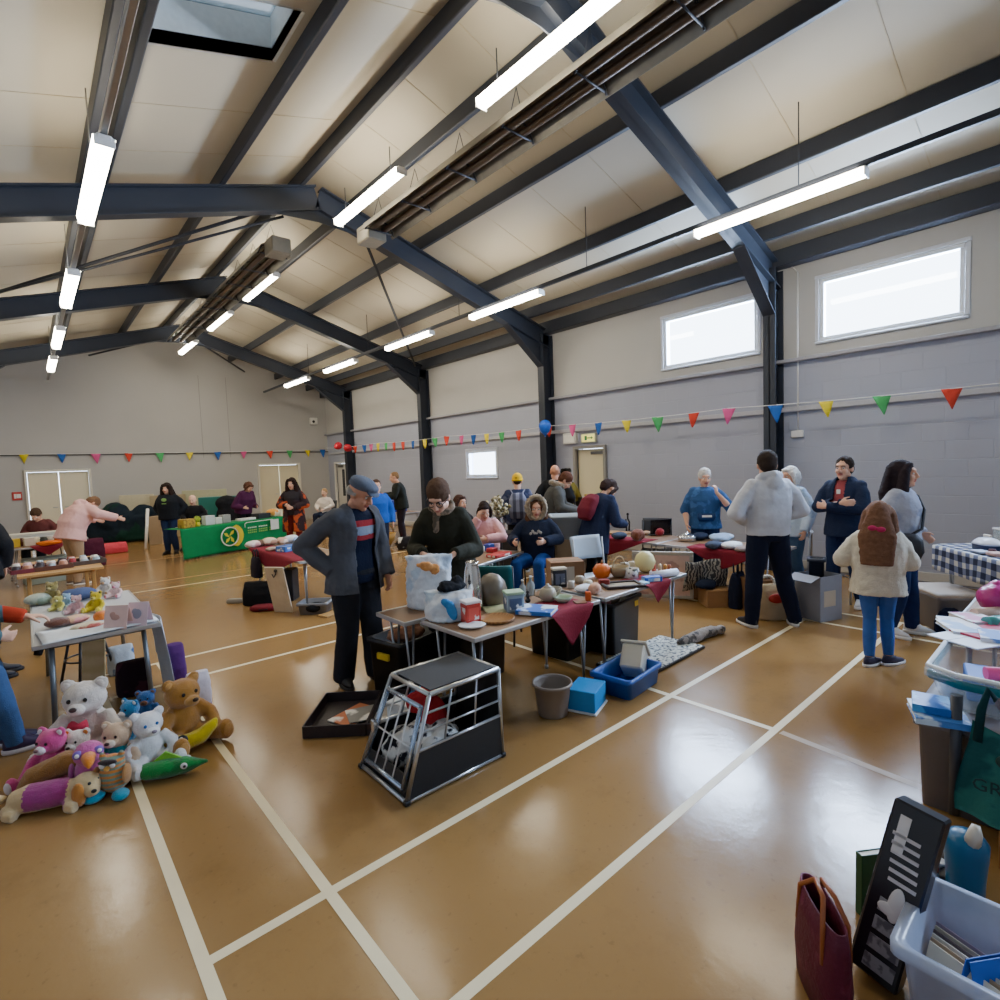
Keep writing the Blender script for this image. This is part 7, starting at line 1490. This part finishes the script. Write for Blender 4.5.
pile('white and tan item hanging under the bric-a-brac table beside the board', 273, 592, .0, (.07, .06, .12), '#c9c0b6', '#8a6a54', 'cloth', 'cloth_heap')
# ---- pale wooden table of trinkets ------------------------------------------
for i, (px, py, w, c, lb) in enumerate(((28, 571, .34, '#6d2630', 'left'), (52, 568, .36, '#5a3222', 'middle'), (84, 563, .40, '#4a3a30', 'right'))):
    q = at(px, py, TZ); t = thing('trinket_tray', 'dark %s hand tray of trinkets on the pale wooden table' % lb, 'tray', (q.x, q.y, TZ), .1); m = MB()
    for cc, d in (((0, 0, .006), (w, .40, .012)), ((0, .2, .025), (w, .012, .05)), ((0, -.2, .025), (w, .012, .05)), ((w/2, 0, .025), (.012, .40, .05)), ((-w/2, 0, .025), (.012, .40, .05))): m.box(cc, d, bv=.002)
    part(t, 'tray_body', m, mat(c, rough=.5))
    random.seed(i+40); n = 0
    for gx in range(3):
        for gy in range(3):
            col, cn = random.choice((('#d8b4b8', 'pink'), ('#e2ddd4', 'white'), ('#c98a6a', 'copper'), ('#3a3036', 'black'), ('#b0c0c8', 'silver blue'), ('#a8323a', 'red'))); m = MB(); rr_ = random.uniform(.035, .05); m.lathe(jarp(rr_, random.uniform(.05, .09)), n=12)
            solo('trinket', m, plas(col, .35), '%s trinket in the %s tray, row %s from the camera, %s' % (cn, lb, ('one', 'two', 'three')[gy], ('left', 'centre', 'right')[gx]), 'trinket', (q.x+(gx-1)*w*.3, q.y+(gy-1)*.125, TZ+.0125), 0, 'trinkets on the wooden table')
# ---- far left stalls ----------------------------------------------------------
for i, (px, py, kind, c, lb) in enumerate(((19, 542, 'b', '#d8b83a', 'yellow box'), (27, 542, 'j', '#5a2a2a', 'maroon jar'), (33, 540, 'b', '#e2ded2', 'white box'), (39, 540, 'j', '#e6dcc0', 'cream jar'), (45, 541, 'j', '#2e3228', 'dark jar'), (50, 541, 'j', '#d8d4c8', 'pale jar'), (56, 540, 'j', '#c8501e', 'orange jar'), (62, 538, 'b', '#dcd8cc', 'ivory box'))):
    q = (-.20+.095*i, 12.10+(.08 if i % 2 else -.06), TZ)
    if kind == 'b': boxy('small_box', lb+' on the far left stall', 'box', q, (.14, .11, .14), c, .2)
    else: turned('jar', lb+' on the far left stall', 'jar', q, jarp(.055, .13), plas(c, .35))
pile('bright orange cloth at the front of the far left stall', 50, 545.5, TZ, (.16, .10, .04), '#e0701e', None, 'cloth', 'cloth_heap')
pile('pale blue cloth at the left of the far left stall', 22, 545, TZ, (.12, .08, .04), '#8a9cc0', None, 'cloth', 'cloth_heap')
boxy('long_box', 'long pale box on the rear table before the double doors', 'box', (.20, 12.85, TZ), (.95, .30, .14), '#c9c8be', 0, lid='#d8d4c4')
mug('white mug at the left end of the rear table before the double doors', (-.33, 12.75, TZ), .05, .16, '#e2dfd8')
boxy('grey_crate', 'grey green box under the far left stall', 'box', (.18, 12.05, 0), (.6, .4, .42), '#8f9a8c', .1)
m = MB(); random.seed(2)
for i in range(22): m.ell((random.uniform(-.65, .65), random.uniform(-.2, .2), random.uniform(.2, .85)), (.28, .22, .24))
m.box((0, 0, .35), (1.5, .55, .70), bv=.05); q = pos(119, 14.6); o = link('covered_stack', softmesh(m, 'covered_stack', .03, 4, .06, .25), fab('#1a2530', second='#16352e', pat='noise', pscale=2)); o.location = (q.x, q.y, .0); o.rotation_euler = (0, 0, RZ+.3); zmin = min(v.co.z for v in o.data.vertices); o.location.z = -zmin
tag(o, 'big stack covered with dark navy and green sheets against the far wall', 'cover')
q = pos(137, 15.4); boxy('room_divider', 'cream panel standing right behind the covered stack', 'panel', (q.x, q.y, 0), (.85, .06, 1.25), '#cfc6a8', RZ+.3)
a, b = pos(142, 12.9), pos(147, 13.3, .95); m = MB(); m.tube([a, b], .035, 8); solo('white_pole', m, M_white, 'white pole leaning in front of the covered stack', 'pole')
q = pos(157, 13.9); carton('tan cardboard carton left of the woman in the black hoodie', (q.x, q.y, 0), (.34, .34, .72), '#a89478', RZ)
q = pos(168, 15.6); carton('tall tan carton behind the woman in the black hoodie', (q.x, q.y, 0), (.8, .4, 1.2), '#b5a482', RZ+.2)
q = pos(205, 16.2); boxy('room_divider', 'pale green grey panel behind the bald seated person', 'panel', (q.x, q.y, 0), (1.2, .08, 1.3), '#b5b596', RZ+.3)
sack('bag', 'maroon rucksack on the floor beside the person in the pink coat', 'bag', 94, 566, (.40, .28, .55), '#4a1a2e')
sack('bag', 'pinkish red plastic bag lying on the floor near the covered stack', 'bag', 114, 553, (.55, .30, .24), '#d0485a')
q = pos(222, 15.2); boxy('teal_box', 'teal crate stack behind the green table', 'box', (q.x, q.y, 0), (1.1, .5, 1.12), '#1f7068', RZ+.3)
q = pos(227, 14.7); m = MB(); m.ell((0, 0, .95), (.3, .15, .22)); m.ell((0, 0, .6), (.3, .15, .4)); m.ell((.1, 0, .3), (.3, .15, .3)); o = link('coat_heap', softmesh(m, 'coat_heap', .03, 3, .05, .2), BLK); o.location = (q.x, q.y, 0); tag(o, 'heap of black coats left of the person in purple', 'coats')
# on the green table
def ong(u, v=.2): return tuple(GM @ V((u*g_L, v, TZ+.008)))
boxy('yellow_basket', 'yellow brown basket at the left end of the green table', 'basket', ong(.10), (.26, .20, .18), '#b8952e', g_rz, second='#8a6a1e', ps=20)
pl = MB(); random.seed(8)
for i in range(26): a = random.uniform(0, 6.28); b = random.uniform(.5, 1.4); pl.tube([(0, 0, .06), (.10*cos(a)*cos(b), .10*sin(a)*cos(b), .06+.17*sin(b))], [.012, .003], 5)
turned('potted_plant', 'small yellow green plant beside the basket on the green table', 'plant', ong(.19), mugp(.05, .09), plas('#c9c030'), extra=[('leaves', pl, mat('#9ab02e', rough=.6))], pname='pot')
for i, (u, d, c, lb) in enumerate(((.30, (.22, .14, .20), '#c9ccc8', 'grey white display box'), (.38, (.16, .12, .14), '#e2e0dc', 'white box'), (.45, (.20, .14, .18), '#9a9c98', 'grey box'), (.62, (.24, .18, .05), '#d8d4cc', 'flat white leaflet pile'), (.70, (.2, .16, .05), '#e4e2de', 'second white leaflet pile'))): boxy('display_box', lb+' on the green table', 'box', ong(u, .25), d, c, g_rz)
boxy('black_hat_box', 'wide black box towards the right of the green table', 'box', ong(.82, .25), (.36, .24, .12), '#1a1b1e', g_rz)
pile('orange and cream heap at the right end of the green table', 279, 523, TZ+.008, (.16, .12, .10), '#dd9a4a', '#e8dcc4', 'cloth', 'cloth_heap').location = ong(.94, .22)
# by the far window
boxy('blue_crate', 'royal blue crate on the far window side table', 'crate', (7.0, 12.05, TZ), (.60, .40, .28), '#1d2c8c', pi/2)
t = thing('wicker_basket', 'golden wicker basket on the floor below the royal blue crate', 'basket', (*at(383, 547).xy, 0)); m = MB(); m.lathe(bowlp(.30, .30, .02), n=24); part(t, 'bowl', m, mat('#b98a34', rough=.7, second='#8a6222', pat='stripez', pscale=16)); m = MB(); m.tube([(.28*cos(pi*i/10), 0, .30+.22*sin(pi*i/10)) for i in range(11)], .014, 6); part(t, 'handle', m, mat('#8a6222', rough=.7))
sack('bag', 'black and white bag on the floor beside the wicker basket', 'bag', 405, 549, (.34, .24, .26), '#1c1a1c', '#d8d4cc')
sack('bag', 'colourful bag held low by the capped man, gold pouch on its side', 'bag', 379, 596, (.20, .14, .24), '#7a2a3a', '#c9c0c8', z=.30) if False else None
# settle goods that stand past a table edge back onto the nearest table
def settle(o):
    if abs(o.location.z-TZ) > .004 or o.location.xy.length < .05: return
    best = None
    for c, L, W, rz, z in TABLES:
        if abs(z-TZ) > .03: continue
        R = Matrix.Rotation(-rz, 3, 'Z'); d = R @ (V((o.location.x, o.location.y, 0))-c)
        q = V((max(-L/2+.07, min(L/2-.07, d.x)), max(-W/2+.06, min(W/2-.06, d.y)), 0)); e = (q-d).length
        if best is None or e < best[0]: best = (e, c+R.transposed() @ q)
    if best and best[0] > .001: o.location.x, o.location.y = best[1].x, best[1].y
for o in list(COL.objects):
    if o.parent is None and o.get('category') and o['category'] not in ('table', 'tablecloth', 'cloths'): settle(o)
# ------------------------------------------------------------------ groups of like things
GROUPS = {'teddy_bear': 'cuddly toys', 'soft_toy': 'cuddly toys', 'toy_dog': 'cuddly toys', 'toy_bird': 'cuddly toys', 'toy_owl': 'cuddly toys', 'toy_fish': 'cuddly toys', 'toy_banana': 'cuddly toys', 'toy_snake': 'cuddly toys',
    'stacking_chair': 'stacking chairs', 'folding_table': 'stall tables', 'person': 'people at the jumble sale', 'storage_crate': 'storage crates', 'cardboard_box': 'cardboard boxes', 'jar': 'jars for sale', 'pot': 'pots on the checked table',
    'figurine': 'painted figurines', 'tablecloth': 'tablecloths', 'balloon': 'balloons', 'bunting': 'bunting', 'tube_heater': 'radiant heaters', 'greeting_card': 'pink cards', 'mug': 'mugs and cups', 'folded_clothes': 'folded clothes', 'bag': 'bags',
    'carrier_bag': 'carrier bags', 'book': 'books', 'bottle': 'glass bottles', 'bowl': 'bowls', 'display_box': 'boxes on the green table', 'trinket_tray': 'trinket trays', 'small_box': 'small boxes on the far left stall', 'cloth_heap': 'heaps of cloth goods',
    'paper': 'papers in the open case', 'game_box': 'game boxes', 'paper_roll': 'paper rolls', 'soft_ball': 'woolly balls', 'room_divider': 'standing panels', 'lighting_rail': 'lighting rails', 'folded_cloth': 'cloths in the black crate'}
for o in list(COL.objects):
    if o.parent is None and o.get('category') and not o.get('group'):
        g = GROUPS.get(o.name.split('.')[0])
        if g: o['group'] = g
if _tmp: bpy.data.scenes.remove(_tmp)
